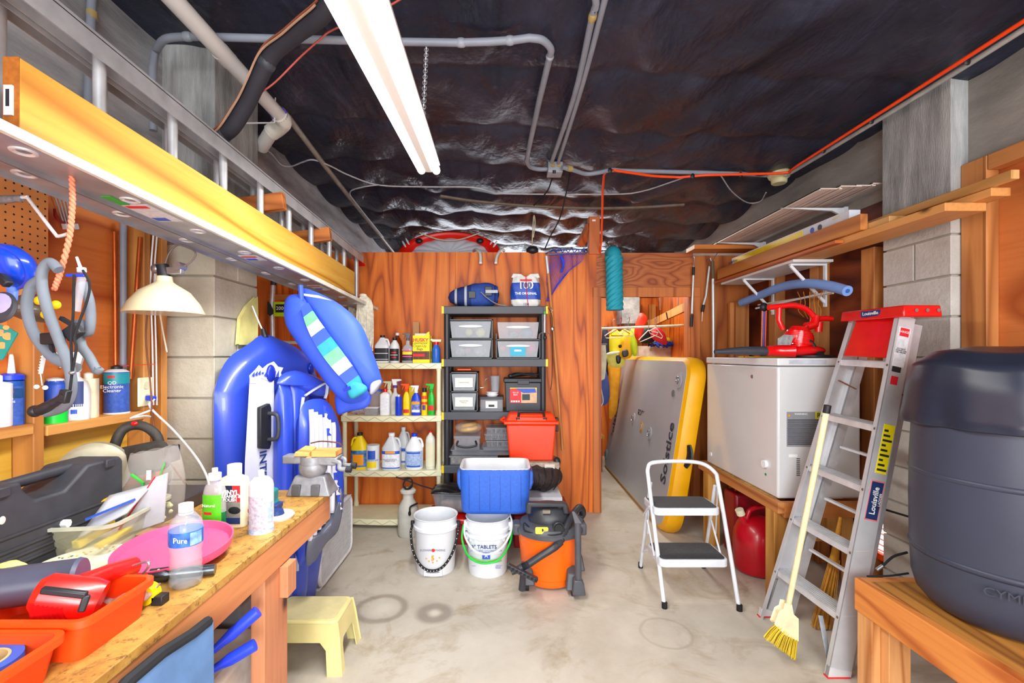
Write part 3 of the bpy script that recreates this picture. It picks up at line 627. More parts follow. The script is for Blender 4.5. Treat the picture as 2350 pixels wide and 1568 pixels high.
G().tube(cat([(-.06, 0, .03), (0, -.05, .04), (.07, 0, .05), (0, .05, .06), (-.05, -.02, .07), (.02, -.04, .085), (.06, .03, .08), (-.02, .03, .05)], 6, True), .016, 7, closed=True).b('cord', mat('golden_cord', 'f0b010', .6), t)
for k, (x, z, w, c) in enumerate(((-.06, .658, .27, 0), (.0, .685, .25, 5), (-.025, .741, .24, 4), (.0, .793, .26, 3))):
    clearbox('organiser_case', ['flat clear organiser case at the bottom of the stack beside the handled case', 'clear compartment case, second from the bottom of the organiser stack', 'clear compartment case jutting left, third up in the organiser stack', 'clear compartment case, topmost of the organiser stack'][k], -.155 + (x + .06) * .5, -.155 + (x + .06) * .5 + w, 3.87 + .01 * k, 4.10, z, .026 if k == 0 else .052, comp=c)
# orange utility box
OR2 = mat('red_orange_plastic', 'fa3c08', .35, 0, .04)
t = thing('utility_box', 'red-orange lidded dry box with black handle on the lower black shelf', 'box', (.250, 3.76, .62))
tb = G().prism([(-.175, 0), (.175, 0), (.20, .29), (-.20, .29)], (0, -.105, 0), X, Z, Y * .21).b('box_body', OR2, t, bev=.012)
G().box((-.222, -.122, .29), (.222, .122, .318)).b('rim', OR2, t, bev=.008)
G().hexa([(-.205, -.112, .318), (.205, -.112, .318), (.205, .112, .318), (-.205, .112, .318), (-.175, -.08, .378), (.175, -.08, .378), (.175, .08, .378), (-.175, .08, .378)]).b('lid', OR2, t, bev=.012)
G().box((-.12, -.118, .318), (.12, -.085, .352)).b('lid_step', OR2, t, bev=.006)
G().tube(cat([(-.105, -.1, .335), (-.1, -.1, .375), (-.09, -.1, .392), (0, -.1, .394), (.09, -.1, .392), (.1, -.1, .375), (.105, -.1, .335)], 5), .010, 8).b('handle', BLACK, t)
for x in (-.108, .108): G().box((x - .016, -.124, .335), (x + .016, -.105, .348)).b('hinge_clip', BLACK, t, bev=.003)
G().box((.205, -.03, .22), (.228, .03, .335)).b('latch', BLACK, t, bev=.005); G().tube([(-.215, -.02, .3), (-.245, -.0, .31), (-.215, .02, .33)], .012, 8).b('lug', OR2, t)
# ---------------- buckets, cooler, vacuum, sprayer ----------------
PAIL = mat('pail_plastic', 'e6e9ef', .38, 0, .03, 5)
def pail(name, label, c, r=.152, h=.372, slot=True):
    t = thing(name, label, 'bucket', c)
    G().lathe([(r * .83, .0), (r * .86, .01), (r * .93, h - .09), (r * .945, h - .085), (r * .995, h - .08), (r * 1.0, h - .062), (r * .95, h - .055), (r * .955, h - .008), (r, h), (r * .99, h + .003), (r * .92, h - .004), (r * .87, h - .08), (r * .80, .012), (0, .01)], n=48).b('pail_body', PAIL, t)
    return t
t = pail('bucket', 'white pail with black rope handle and five gold stars on the floor', PZ(993, 1327, 0) + V((0, .142, 0)))
ROPE = mat('black_rope', '17171d', .8, 0, .3, 90)
hp = cat([(-.158, -.01, .305), (-.16, -.06, .26), (-.128, -.125, .16), (-.07, -.152, .08), (0, -.158, .055), (.07, -.152, .08), (.128, -.125, .16), (.158, -.06, .26), (.156, -.01, .305)], 7)
G().tube(hp, .0085, 8).b('rope_handle', ROPE, t)
for k in range(3, len(hp) - 3, 2): G().ell(hp[k] + V((0, -.007, .001)), .0034, 6, 4).b('rope_fleck', PAPER, t)
for s in (-1, 1): G().tube([(s * .158, -.012, .30), (s * .158, -.01, .33)], .013, 10).b('rope_end', BLACK, t)
G().box((-.062, -.134, .005), (.062, -.105, .050)).b('hand_grip', PAIL, t, bev=.004)
G().prism([(.045 * math.cos(a), .008 * math.sin(a)) for a in [2 * PI * k / 16 for k in range(16)]], (0, -.1355, .036), X, Z, Y * .002).b('grip_recess', mat('recess_grey', '8a8c90', .6), t)
text('BUSHANS   MARINE', .019, (0, -.1425, .182), X, Z, mat('slate_print', '5a6480', .5, 0, 0), t); G().prism([(.011 * math.cos(a), .011 * math.sin(a)) for a in [2 * PI * k / 14 for k in range(14)]], (.004, -.1435, .182), X, Z, Y * .001).b('emblem', LR, t)
text('5', .045, (0, -.1385, .128), X, Z, OB, t, bold=.0015)
for k, (x, z) in enumerate(((-.044, .122), (-.026, .106), (0, .100), (.026, .108), (.042, .128))):
    G().prism([((.008 if q % 2 == 0 else .0035) * math.sin(PI * q / 5), (.008 if q % 2 == 0 else .0035) * math.cos(PI * q / 5)) for q in reversed(range(10))], (x, -.138 + abs(x) * .18, z), X, Z, Y * .001).b('star', OB, t)
t = pail('bucket', 'white chlorine tablet pail with green wire handle under the blue cooler', PZ(1118, 1331, 0) + V((0, .142, 0)))
G().lathe([(.152, .255), (.158, .26), (.158, .268), (.150, .27)], n=48).b('ring', PAIL, t)
for q in range(9): G().box((-.003, -.005, .235), (.003, .005, .26)).xf(Matrix.Rotation(.28 * (q - 4), 4, 'Z') @ Matrix.Translation((0, -.150, 0))).b('rib', PAIL, t)
G().lathe([(.1372, .16), (.144, .255)], n=30, a0=-PI / 2 - 1.1, a1=-PI / 2 + 1.1).xf(Matrix.Translation((0, -.0022, 0))).b('print_panel', mat('pail_print', 'e2e8ee', .45, 0, .05, 60), t)
GRN = mat('green_wire', '14c83a', .4)
G().tube(cat([(-.165, 0, .31), (-.172, -.05, .23), (-.13, -.13, .16), (-.06, -.165, .125), (.02, -.168, .122), (.09, -.155, .15), (.15, -.09, .22), (.168, -.02, .29)], 7), .0065, 8).b('green_handle', GRN, t)
G().tube(cat([(-.155, -.02, .34), (-.15, -.09, .27), (-.09, -.16, .205), (.0, -.185, .185), (.09, -.165, .215), (.15, -.1, .28), (.165, -.02, .33), (.15, .03, .37)], 7), .0065, 8).b('white_handle', WHITE, t)
for s in (-1, 1): G().box((s * .150 - .012, -.03, .28), (s * .150 + .012, .03, .335)).b('handle_lug', PAIL, t, bev=.004)
text('3" TABLETS', .033, (-.02, -.1455, .215), X, Z, NAVY, t, bold=.0006); text('STABILIZED CHLORINATOR', .0165, (-.005, -.145, .190), X, Z, LBL, t)
G().box((-.032, -.1445, .135), (.02, -.143, .178)).b('logo_square', LBL, t); text('A', .036, (-.006, -.1455, .157), X, Z, PAPER, t)
for z, a in ((.118, 1.0), (.103, 1.0)): G().lathe([(.1395, z), (.1395, z + .010)], n=20, a0=-PI / 2 - a, a1=-PI / 2 + .75).b('green_stripe', mat('light_green_print', '8ad06a', .5, 0, .1), t)
for x, w in ((-.105, .03), (.06, .06)): text('DANGER' if w < .04 else 'KEEP OUT OF\nREACH OF\nCHILDREN', .010, (x * .9 + .012, -.138 + abs(x) * .28, .075), X + Y * (-.3 if x < 0 else .3) * -1 if False else X, Z, LBL, t, depth=.0004)
# cooler
COOL = mat('blue_cooler_plastic', '2f62c8', .45, 0, .06, 60, bump=.1)
cy0, cz0, cz1 = 3.06, .392, .698
cx = PY(1136, 1100, cy0).x
t = thing('cooler', 'blue open ice chest with white liner balanced on the tablet pail', 'cooler', (cx, cy0 + .17, cz0))
def ck(u, v, a=.232, b_=.165, h=.306):
    k = 1 + .05 * v; ro = .9 if v > .02 else .9
    an = 2 * PI * u; ca, sa = math.cos(an), math.sin(an)
    return (a * k * math.copysign(abs(ca) ** .28, ca), b_ * k * math.copysign(abs(sa) ** .28, sa), v * h)
g = G(); prof = [(.90, 0), (.97, .03), (1, .09), (1, .5), (1, .93), (1.0, 1.0)]
def ckp(u, i): s, v = prof[i]; p = ck(u, v); return V((p[0] * s, p[1] * s, p[2]))
n = 72; g.grid(lambda u, v: ckp(u, round(v * 5)), n, 5, cu=True); g.add([ckp(i / n, 0) for i in range(n)], [tuple(reversed(range(n)))])
g.b('cooler_body', COOL, t)
g = G(); lp = [(1.0, .985), (1.0, 1.012), (.965, 1.012), (.93, .99), (.9, .12)]
g.grid(lambda u, v: (lambda s, q: V((ck(u, q)[0] * s, ck(u, q)[1] * s, ck(u, q)[2])))(*lp[round(v * 4)]), n, 4, cu=True); g.add([V((ck(i / n, .12)[0] * .9, ck(i / n, .12)[1] * .9, .12 * .306)) for i in range(n)], [tuple(range(n))]); g.b('white_liner', WHITE, t)
for k in range(6): x = -.175 + .07 * k; G().box((x - .0012, -.1725, .035), (x + .0012, -.168, .27)).b('groove', mat('deep_blue_groove', '23489a', .6), t)
for s in (-1, 1):
    G().prism([(s * .235, .295), (s * .262, .27), (s * .262, .2), (s * .245, .15), (s * .228, .15)][::s], (0, -.11, 0), X, Z, Y * .22).b('side_handle', COOL, t, bev=.01)
# sprayer tank
t = thing('pump_sprayer', 'grey-white pump sprayer tank with coiled black hose left of the rope-handled pail', 'sprayer', PZ(932, 1238, 0) + V((0, .08, 0)))
G().lathe([(.07, 0), (.083, .02), (.083, .2), (.078, .24), (.05, .29), (.044, .3), (.044, .345), (.062, .352), (.064, .368), (.05, .38), (0, .38)], n=28).b('tank', mat('dull_white_plastic', 'c4c1b8', .5, 0, .06), t)
g = G().tube(cat([(-.03, -.01, .40), (0, -.04, .39), (.035, -.01, .42), (.02, .02, .455), (-.02, 0, .45), (-.035, -.02, .41), (0, -.03, .38), (.03, .0, .40), (.03, .0, .45), (-.0, 0, .47), (-.04, 0, .455)], 6), .006, 7)
g.b('hose', RUBBER, t); G().tube([(-.10, .0, .475), (-.02, 0, .45), (.10, .02, .40), (.2, .05, .36)], .006, 7).b('wand', BLACK, t)
G().tube(cat([(.03, -.078, .2), (.035, -.10, .22), (.035, -.09, .26), (.08, -.03, .27)], 5), .007, 7).b('valve_hose', BLACK, t); G().ell((.03, -.09, .21), (.012, .012, .02)).b('valve', BLACK, t)
# shop vacuum
VO = mat('vacuum_orange', 'ff6a0a', .35, 0, .04, 4); VG = mat('vacuum_grey', '4e5056', .45, 0, .07); VD = mat('vacuum_dark', '34353b', .4, 0, .07)
vc = PZ(1268, 1363, 0) + V((0, .19, 0))
t = thing('shop_vacuum', 'orange and grey wet-dry vacuum with black hose and upright wand', 'vacuum', vc)
G().lathe([(.165, .018), (.17, .03), (.172, .06), (.178, .065), (.205, .32), (.206, .335)], n=48).b('drum', VO, t)
g = G()
for k in range(48):
    a = 2 * PI * k / 48; g.box((-.0015, -.003, .022), (.0015, .003, .062)).v[-8:] = [Matrix.Rotation(a, 4, 'Z') @ (p + V((0, -.173, 0))) for p in g.v[-8:]]
g.b('drum_ribs', VO, t, smooth=False, kind='stuff')
G().lathe([(.2, .325), (.218, .33), (.218, .352), (.2, .362), (.19, .38), (.14, .395), (0, .395)], n=48).b('lid', VG, t)
G().lathe([(.135, .38), (.14, .41), (.13, .44), (.112, .475), (.08, .492), (0, .494)], n=36, sy=.9, sq=.2).b('motor_housing', VD, t)
G().prism([(-.15, .47), (-.155, .53), (-.14, .545), (.09, .545), (.115, .53), (.12, .47), (.085, .47), (.08, .515), (-.115, .515), (-.118, .47)], (-.005, -.10, -.015), X, Z, Y * .05).b('carry_handle', VD, t, bev=.008)
G().box((-.055, -.125, .468), (-.005, -.10, .488)).b('power_switch', mat('switch_grey', '8a7f70'), t, bev=.003)
pl = G().prism(rrect(-.04, .04, -.02, .02, .008), (-.065, -.178, .385), X, V((0, .25, 1)).normalized(), V((0, -.004, 0))).b('badge', YEL, t); G().box((-.065, -.1835, .376), (-.055, -.1825, .396)).b('badge_print', BLACK, t)
text('WET DRY', .011, (-.04, -.184, .384), X, V((0, .25, 1)), DGREY, t, depth=.0004)
G().lathe([(.034, 0), (.036, .05), (.03, .055), (.026, .05), (.024, .0)], n=24).xf(Matrix.Translation((.04, -.13, .39)) @ Matrix.Rotation(math.radians(80), 4, 'X')).b('port', VD, t); G().cyl((.04, -.175, .395), (.04, -.179, .396), .026, n=20).b('port_bore', RUBBER, t)
for s in (-1, 1): G().box((s * .205 - .025, -.05, .30), (s * .205 + .025, .05, .375)).xf(Matrix.Translation((s * .008, 0, 0))).b('lid_latch', VG, t, bev=.01)
g = G().lathe([(.0, 0), (.022, .0), (.03, .02), (.03, .10), (.0, .105)], n=10)
for (sx, sy, nm) in ((-.155, -.13, 1), (.125, -.19, 1), (.19, .06, 0), (-.1, .16, 0)):
    G().hexa([(sx - .05, sy - .05, .04), (sx + .05, sy - .05, .04), (sx + .04, sy + .06, .04), (sx - .04, sy + .06, .04), (sx - .035, sy - .02, .13), (sx + .035, sy - .02, .13), (sx + .03, sy + .06, .15), (sx - .03, sy + .06, .15)]).b('caster_foot', VG, t, bev=.008)
    G().cyl((sx - .012, sy - .02, .024), (sx + .012, sy - .02, .024), .024, n=16).b('caster_wheel', RUBBER, t)
# hose, floor nozzle, wand
hz = cat([(.05, -.20, .325), (.0, -.235, .30), (-.08, -.245, .255), (-.16, -.25, .205), (-.20, -.255, .19)], 8)
rr = [.021 + (.0028 if k % 2 else 0) for k in range(len(hz) * 3)]
h3 = cat(hz, 3); G().tube(h3, [.0205 + (.003 if k % 2 else 0) for k in range(len(h3))], 12).b('hose', VD, t, ang=80)
G().tube([(-.19, -.255, .195), (-.255, -.262, .165)], [.022, .017], 12).b('hose_cuff', VD, t)
hb = cat([(.05, -.2, .33), (.12, -.1, .42), (.2, .02, .46), (.235, .08, .40), (.2, .1, .34)], 16); G().tube(hb, [.0205 + (.003 if k % 2 else 0) for k in range(len(hb))], 12).b('hose_rear', VD, t, ang=80)
G().bar((-.28, -.275, .215), (-.10, -.285, .13), .035, .028).b('floor_nozzle', VD, t, bev=.006); g = G()
for k in range(8): p = V((-.28, -.275, .215)).lerp(V((-.10, -.285, .13)), (k + .5) / 8); g.box(p + V((-.008, -.018, -.006)), p + V((.008, -.016, .008)))
g.b('nozzle_teeth', RUBBER, t, smooth=False)
G().tube([(-.185, -.25, .155), (-.19, -.235, .05)], [.017, .022], 12).b('nozzle_neck', VD, t)
G().tube([(.150, -.245, .075), (.145, -.245, .46)], .020, 16).b('wand', VG, t); G().hexa([(.125, -.262, .455), (.172, -.262, .455), (.172, -.22, .455), (.125, -.22, .455), (.105, -.25, .53), (.125, -.25, .53), (.175, -.235, .475), (.17, -.215, .47)]).b('crevice_tip', VG, t, bev=.004)
G().prism([(0.11, .0), (.19, .0), (.18, .07), (.165, .09), (.12, .09)], (0, -.275, .03), X, Z, Y * .06).b('wand_dock', VG, t, bev=.006)
G().tube(cat([(-.14, -.12, .385), (-.17, -.09, .40), (-.17, -.13, .37), (-.1, -.165, .36), (0, -.2, .365), (.08, -.18, .37)], 6), .004, 6).b('power_cord', RUBBER, t)
# things low in front of the black shelving
t = thing('storage_bin', 'clear plastic bin of odds and ends left of the blue cooler', 'bin', (-.30, 3.72, .225), rz=-.08)
G().prism([(-.20, 0), (.28, 0), (.31, .14), (-.23, .14)], (0, -.14, 0), X, Z, Y * .26).b('bin_body', FROST, t, bev=.02); G().prism(rrect(-.24, .32, -.155, .135, .03), (0, 0, .14), X, Y, Z * .012).b('rim', FROST, t)
G().box((-.17, -.12, .01), (.25, .1, .09)).b('contents', mat('mixed_contents', 'b0968a', .7, 0, .5, 9), t, bev=.02)
BAGB = mat('black_bag_film', '17141c', .25, 0, .2, 30, bump=.6)
t = thing('trash_bag', 'crumpled black plastic bag lying across the clear bin', 'bag', (-.27, 3.66, .378))
G().grid(lambda u, v: (-.27 + .58 * u, -.12 + .24 * v, (.012 + .055 * math.sin(PI * u) ** .7 * math.sin(PI * v) + .012 * math.sin(14 * u + 6 * v) * math.sin(9 * v))), 30, 16).b('bag_film', BAGB, t, solid=.006, ang=70)
t = thing('toolbox', 'red tool case with yellow latch behind the rope-handled pail', 'toolbox', (-.28, 3.70, 0))
G().box((-.27, -.18, 0), (.34, .14, .16)).b('case', mat('dark_red', 'a0101c', .4), t, bev=.01); G().box((-.3, -.2, .16), (.2, .15, .205)).b('case_lid', RED, t, bev=.012); G().box((.0, -.215, .14), (.07, -.2, .175)).b('latch', YEL, t, bev=.004)
G().box((-.18, -.19, .11), (-.14, -.18, .15)).b('corner', BLACK, t)
t = thing('toolbox', 'dark red metal box on the floor behind the vacuum', 'toolbox', (.245, 3.66, 0))
G().box((-.14, -.2, 0), (.28, .15, .25)).b('case', mat('dark_red', ''), t, bev=.01); G().box((-.15, -.21, .25), (.29, .16, .285)).b('case_lid', mat('dark_red2', '8c0a1e', .3), t, bev=.008)
t = thing('carton', 'flat white carton with blue print on the dark red box', 'box', (.27, 3.66, .287))
G().box((-.18, -.22, 0), (.2, .16, .105)).b('carton_body', mat('white_carton', 'dfe2ec', .7, 0, .04), t, bev=.003); text('HP', .05, (-.02, -.2205, .05), X, Z, NAVY, t)
t = thing('mesh_bag', 'grey mesh bag of snorkel gear on the white carton', 'bag', (.32, 3.64, .394), rz=.1)
G().grid(lambda u, v: ((.17 + .012 * math.sin(9 * u * PI)) * math.cos(2 * PI * u) * math.sin(PI * v) ** .7, .13 * math.sin(2 * PI * u) * math.sin(PI * v) ** .7, .10 - .10 * math.cos(PI * v) + .01 * math.sin(7 * u * PI)), 40, 14, cu=True).b('mesh', mat('brown_mesh', '3a2c2c', .7, 0, .4, 90, alpha=.8), t)
for k in range(5): G().tube(cat([(-.12 + .05 * k, -.12, .03), (-.08 + .05 * k, -.14, .1), (-.1 + .06 * k, -.08, .19)], 5), .005, 6).b('strap', BLACK, t)
t = thing('tackle_tray', 'beige lure tray with black clips under the red-orange box', 'tray', (.30, 3.75, .562))
G().box((-.19, -.15, 0), (.17, .1, .056)).b('tray_body', mat('beige_tray', 'b4a494', .6, 0, .2, 50, alpha=.9), t, bev=.006); G().ell((.155, -.1, .05), (.03, .03, .04)).b('clip', BLACK, t); G().box((.05, -.162, .01), (.13, -.15, .045)).b('tag', mat('beige_card', 'd2c8bc'), t)
# ---------------- workbench ----------------
BT = .915
def bench_mat():
    N_ = N('worn_bench_top'); co = N_.coords((1, 1, 1), 'World')
    f = N_.noise(co, 5, 7, .7, .6); v = N_.noise(co, 42, 5, .75); c = N_.ramp(f, [(.3, '8a5e26'), (.5, 'b4863c'), (.72, 'caa45c')])
    c = N_.mix(N_.ramp(v, [(.53, (0, 0, 0)), (.64, (.85,) * 3)]), c, '5e3e1c'); c = N_.mix(N_.ramp(N_.noise(co, 9, 6, .8, 1), [(.55, (0, 0, 0)), (.68, (.85,) * 3)]), c, '4c3620')
    N_.l(c, N_.b.inputs['Base Color']); N_.b.inputs['Roughness'].default_value = .6; N_.bump(v, .2, .003); return N_.m
BENCHM = bench_mat(); RLUM = wood('reddish_lumber', 'd08a56', '98522a', 'Y', 5, 3.4, .07, blotch=.2); RLUMZ = wood('reddish_lumber_post', 'cc8860', '90502c', 'Z', 5, 3.4, .07, blotch=.2)
wb = thing('workbench', 'long worn wooden workbench along the left wall with reddish posts', 'workbench', (-1.14, .9, 0), local=False)
G().box((-1.58, -.45, .893), (-.69, 1.87, BT)).b('bench_top', BENCHM, wb, smooth=False, bev=.002)
G().box((-.728, -.45, .804), (-.692, 1.85, .893)).b('apron', RLUM, wb, smooth=False, bev=.002); G().box((-1.58, 1.812, .804), (-.728, 1.85, .893)).b('apron', RLUMZ, wb, smooth=False)
for y in (1.352, .0): G().box((-.742, y, 0), (-.700, y + .146, .85)).b('leg', RLUMZ, wb, smooth=False, bev=.003)
G().box((-.70, 1.44, .70), (-.672, 1.50, .80)).b('cleat', RLUMZ, wb, smooth=False, bev=.002)
for y in (1.66, .0): G().box((-1.57, y, 0), (-1.53, y + .09, .893)).b('leg', RLUMZ, wb, smooth=False)
def on(px, py, dz=0): p = PZ(px, py, BT); p.z += dz; return p
# water bottle
WAT = mat('clear_pet', 'c4d0da', .05, 0, 0, alpha=.26, spec=1)
t = thing('water_bottle', 'clear water bottle with blue paper label and white cap on the bench front', 'bottle', on(427, 1342))
k = 1.07 / F; pr = [(.028, 0), (.034, .006), (.035, .02), (.0325, .028), (.035, .036), (.0325, .044), (.0345, .052), (.0315, .060), (.034, .068), (.0315, .078), (.0345, .088), (.0355, .1), (.0355, .135), (.033, .150), (.022, .166), (.014, .175), (.013, .185)]
G().lathe([(r, z * 1.02) for r, z in pr], n=28).b('bottle_body', WAT, t, ang=80)
G().lathe([(.0362, .102), (.0362, .136)], n=28).b('label', mat('bottle_label', '2c66d0', .4, 0, .3, 40), t, ang=80); G().lathe([(.0366, .104), (.0366, .134)], n=12, a0=-.75, a1=.05).b('label_patch', mat('label_light', '86b4ee', .4, 0, .3, 60), t, ang=80)
text('Pure', .018, (.012, -.0368, .12), X, Z, PAPER, t); G().lathe([(.0155, .178), (.0155, .196), (.0, .197)], n=20).b('cap', WHITE, t)
G().lathe([(.0152, .172), (.0152, .176)], n=20).b('neck_ring', WHITE, t)
# frisbee and plate
PINK = mat('pink_plastic', 'ff5586', .35, 0, .03)
t = thing('frisbee', 'bright pink flying disc lying upside down behind the water bottle', 'flying disc', on(404, 1285, .002))
G().lathe([(0, .010), (.105, .008), (.125, .012), (.134, .030), (.138, .030), (.134, .008), (.12, .0), (0, .0)], n=48).xf(Matrix.Rotation(.10, 4, 'X') @ Matrix.Translation((0, 0, .014))).b('disc', PINK, t)
t = thing('paper_plate', 'cream plate with small floral rim partly under the red tool', 'plate', on(196, 1305, .002))
G().lathe([(0, .004), (.075, .004), (.105, .016), (.108, .016), (.08, .0), (0, .0)], n=40).b('plate_body', mat('cream_ceramic', 'ece8cc', .3), t)
g = G(); g2 = G()
for i in range(70):
    a = random.uniform(0, 2 * PI); r = random.uniform(.082, .100); z = .0045 + (r - .075) * .4 + .0014
    (g if i % 3 else g2).ell((r * math.cos(a), r * math.sin(a), z), (.004, .0022, .0006), 6, 3)
g.b('leaf_print', mat('slate_green', '5a7a78', .5), t, kind='stuff'); g2.b('flower_print', YEL, t, kind='stuff')
t = thing('flashlight', 'dark metal flashlight lying behind the water bottle', 'flashlight', on(418, 1330))
G().tube([V((-.065, -.018, .017)), V((-.03, -.008, .017)), V((-.025, -.007, .017)), V((.068, .022, .015))], [.017, .017, .013, .013], 16).b('barrel', mat('dark_chrome', '5a6068', .25, .8), t); G().ell((-.045, -.018, .03), .004, 8, 6).b('switch', WHITE, t)
# tape measure
t = thing('tape_measure', 'small yellow tape measure beside the orange tray', 'tape measure', on(360, 1385)); G().cyl((-.02, -.012, .022), (-.02, .012, .022), .022, n=20).b('case', YEL, t); G().box((-.005, -.012, .0), (.02, .012, .02)).b('nose', BLACK, t, bev=.002)
# orange trays (tote) with rims
ORT = mat('orange_tray_plastic', 'ee4a10', .4, 0, .04)
def tray(name, label, ox, oy, w, d, h, rz=0, th=.004):
    t = thing(name, label, 'tray', (ox, oy, BT), rz=rz); a, b_ = w / 2, d / 2; g = G()
    r0 = rrect(-a * .9, a * .9, -b_ * .93, b_ * .93, .018); r1 = rrect(-a, a, -b_, b_, .022); rin = rrect(-a + th, a - th, -b_ + th, b_ - th, .018); rb = rrect(-a * .9 + th, a * .9 - th, -b_ * .93 + th, b_ * .93 - th, .015); n = len(r0)
    vs = [V((x, y, 0)) for x, y in r0] + [V((x, y, h)) for x, y in r1] + [V((x, y, h)) for x, y in rin] + [V((x, y, th)) for x, y in rb]
    fs = [tuple(reversed(range(n))), tuple(3 * n + i for i in range(n))]
    for q in range(3):
        for i in range(n): j = (i + 1) % n; fs.append((q * n + i, q * n + j, (q + 1) * n + j, (q + 1) * n + i))
    g.add(vs, fs).b('tray_body', ORT, t)
    g = G(); e = .007; ro = rrect(-a - e, a + e, -b_ - e, b_ + e, .026)
    vs = [V((x, y, h - .012)) for x, y in ro] + [V((x, y, h + .001)) for x, y in ro] + [V((x, y, h + .001)) for x, y in rin] + [V((x, y, h - .012)) for x, y in r1]; fs = []
    for q in range(4):
        for i in range(n): j = (i + 1) % n; fs.append((q * n + i, q * n + j, ((q + 1) % 4) * n + j, ((q + 1) % 4) * n + i))
    g.add(vs, fs).b('rim', ORT, t); return t
p1 = on(338, 1428); p2 = on(190, 1520)
tray('tray', 'orange plastic tool tray holding the red work light', -.895, .897, .30, .165, .078)
tray('tray', 'nearest orange plastic tray holding the blue tape roll', -.905, .645, .29, .30, .07)
t = thing('tape_roll', 'roll of blue masking tape in the nearest orange tray', 'tape', (-.85, .745, BT + .008)); G().lathe([(.034, 0), (.05, 0), (.05, .045), (.034, .045), (.034, 0)], n=36).b('tape', mat('blue_tape', '3a5cc0', .6), t); G().lathe([(.030, 0), (.034, 0), (.034, .046), (.030, .046), (.030, 0)], n=36).b('core', mat('card_core', 'c8a878', .7), t)
# red work light
t = thing('work_light', 'red work light with ribbed barrel and black bracket lying on the orange tray', 'work light', (-.90, .83, BT + .082))
RL = mat('bright_red_plastic', 'f51a14', .3, 0, .04, coat=.2)
q0, q1 = PY(82, 1362, .86), PY(232, 1378, .90); ax = (q1 - q0).normalized()
mk = lambda p: V(p) - V((-.90, .83, BT + .082))
G().tube([mk(q0), mk(q0.lerp(q1, .12)), mk(q0.lerp(q1, .8)), mk(q1)], [.026, .037, .039, .034], 22).b('barrel', RL, t)
g = G()
for k in range(7): c_ = q0.lerp(q1, .25 + .07 * k); g.tube([mk(c_) + V((0, -.040, .004)), mk(c_) + V((0, -.036, -.022)), mk(c_) + V((0, -.016, -.040))], .0045, 6)
g.b('rib', mat('deep_red_plastic', 'c80c10', .35), t)
h0, h1 = PY(185, 1345, .90), PY(305, 1300, 1.02); G().tube([mk(h0), mk(h0.lerp(h1, .5)) + V((0, 0, .006)), mk(h1)], [.022, .017, .02], 14).b('handle', RL, t)
G().bar(mk(PY(95, 1354, .815)), mk(PY(200, 1366, .835)), .012, .012).b('bracket', BLACK, t, bev=.003); G().bar(mk(PY(200, 1366, .835)), mk(PY(186, 1404, .83)), .012, .012).b('bracket', BLACK, t, bev=.003)
G().tube([mk(V(p)) for p in cat([PY(300, 1300, 1.0), PY(335, 1290, 1.0), PY(342, 1298, 1.0), PY(325, 1322, 1.0)], 4)], .0025, 6).b('hook', STEEL, t)
t = thing('wrench_packet', 'clear packet of brown fasteners in the orange tray', 'packet', on(285, 1400, .03)); G().grid(lambda u, v: (-.05 + .1 * u, -.03 + .07 * v, .02 * math.sin(PI * u) * math.sin(PI * v) + .008 * math.sin(9 * u + 5 * v)), 12, 10).b('film', mat('film_pink', 'c09a98', .3, 0, .3, 60, alpha=.8), t, solid=.004)
# dark vacuum flask and foam
t = thing('pipe_section', 'dark grey round plastic pipe lying behind the red work light', 'pipe', on(90, 1400, 0), local=False)
c0 = PY(-60, 1345, .92); c1 = PY(178, 1335, .98); c0.z = c1.z = BT + .075
G().tube([c0, c1], .040, 26).b('pipe_body', mat('slate_plastic', '474a5c', .35, 0, .06), t); G().tube([c1, c1 + (c1 - c0).normalized() * .008], [.042, .039], 26).b('end_cap', mat('slate_cap', '565a74', .4), t)
t = thing('sponge', 'lump of pale yellow foam at the left edge of the orange tray', 'foam', on(22, 1420, .06), local=True)
G().grid(lambda u, v: ((.035 + .006 * math.sin(12 * u * PI)) * math.cos(2 * PI * u) * math.sin(PI * v), (.03 + .006 * math.sin(8 * u * PI)) * math.sin(2 * PI * u) * math.sin(PI * v), .03 - .03 * math.cos(PI * v)), 30, 12, cu=True).b('foam_lump', mat('pale_foam', 'ece47a', .8, 0, .1, 40, bump=.5), t)
# clear food container
p = on(210, 1262)
t = thing('food_container', 'clear rectangular food container of hardware and packets beside the black tool case', 'container', (p.x - .0, p.y + .07, BT), rz=.12)
r0 = rrect(-.075, .075, -.125, .125, .03); r1 = rrect(-.088, .088, -.14, .14, .035); n = len(r0)
G().add([V((x, y, 0)) for x, y in r0] + [V((x, y, .085)) for x, y in r1], [tuple(reversed(range(n)))] + [(i, (i + 1) % n, n + (i + 1) % n, n + i) for i in range(n)]).b('container_body', mat('cloudy_plastic', 'c8c5a4', .3, 0, .03, alpha=.42), t)
r2 = rrect(-.098, .098, -.15, .15, .04); G().add([V((x, y, .085)) for x, y in r1] + [V((x, y, .083)) for x, y in r2] + [V((x, y, .091)) for x, y in r2] + [V((x, y, .091)) for x, y in r1], [(q * n + i, q * n + (i + 1) % n, ((q + 1) % 4) * n + (i + 1) % n, ((q + 1) % 4) * n + i) for q in range(4) for i in range(n)]).b('rim', mat('cloudy_rim', 'c6c8b4', .3, alpha=.85), t)
G().box((-.06, -.1, .004), (.06, .1, .012)).b('packet', mat('card_tan', 'd8ccb0', .7, 0, .2, 40), t); G().bar((.03, -.1, .02), (.06, .1, .04), .02, .012).b('tool_handle', YEL, t); G().bar((-.02, -.11, .03), (.0, .0, .05), .02, .02).b('tool_handle', YEL, t)
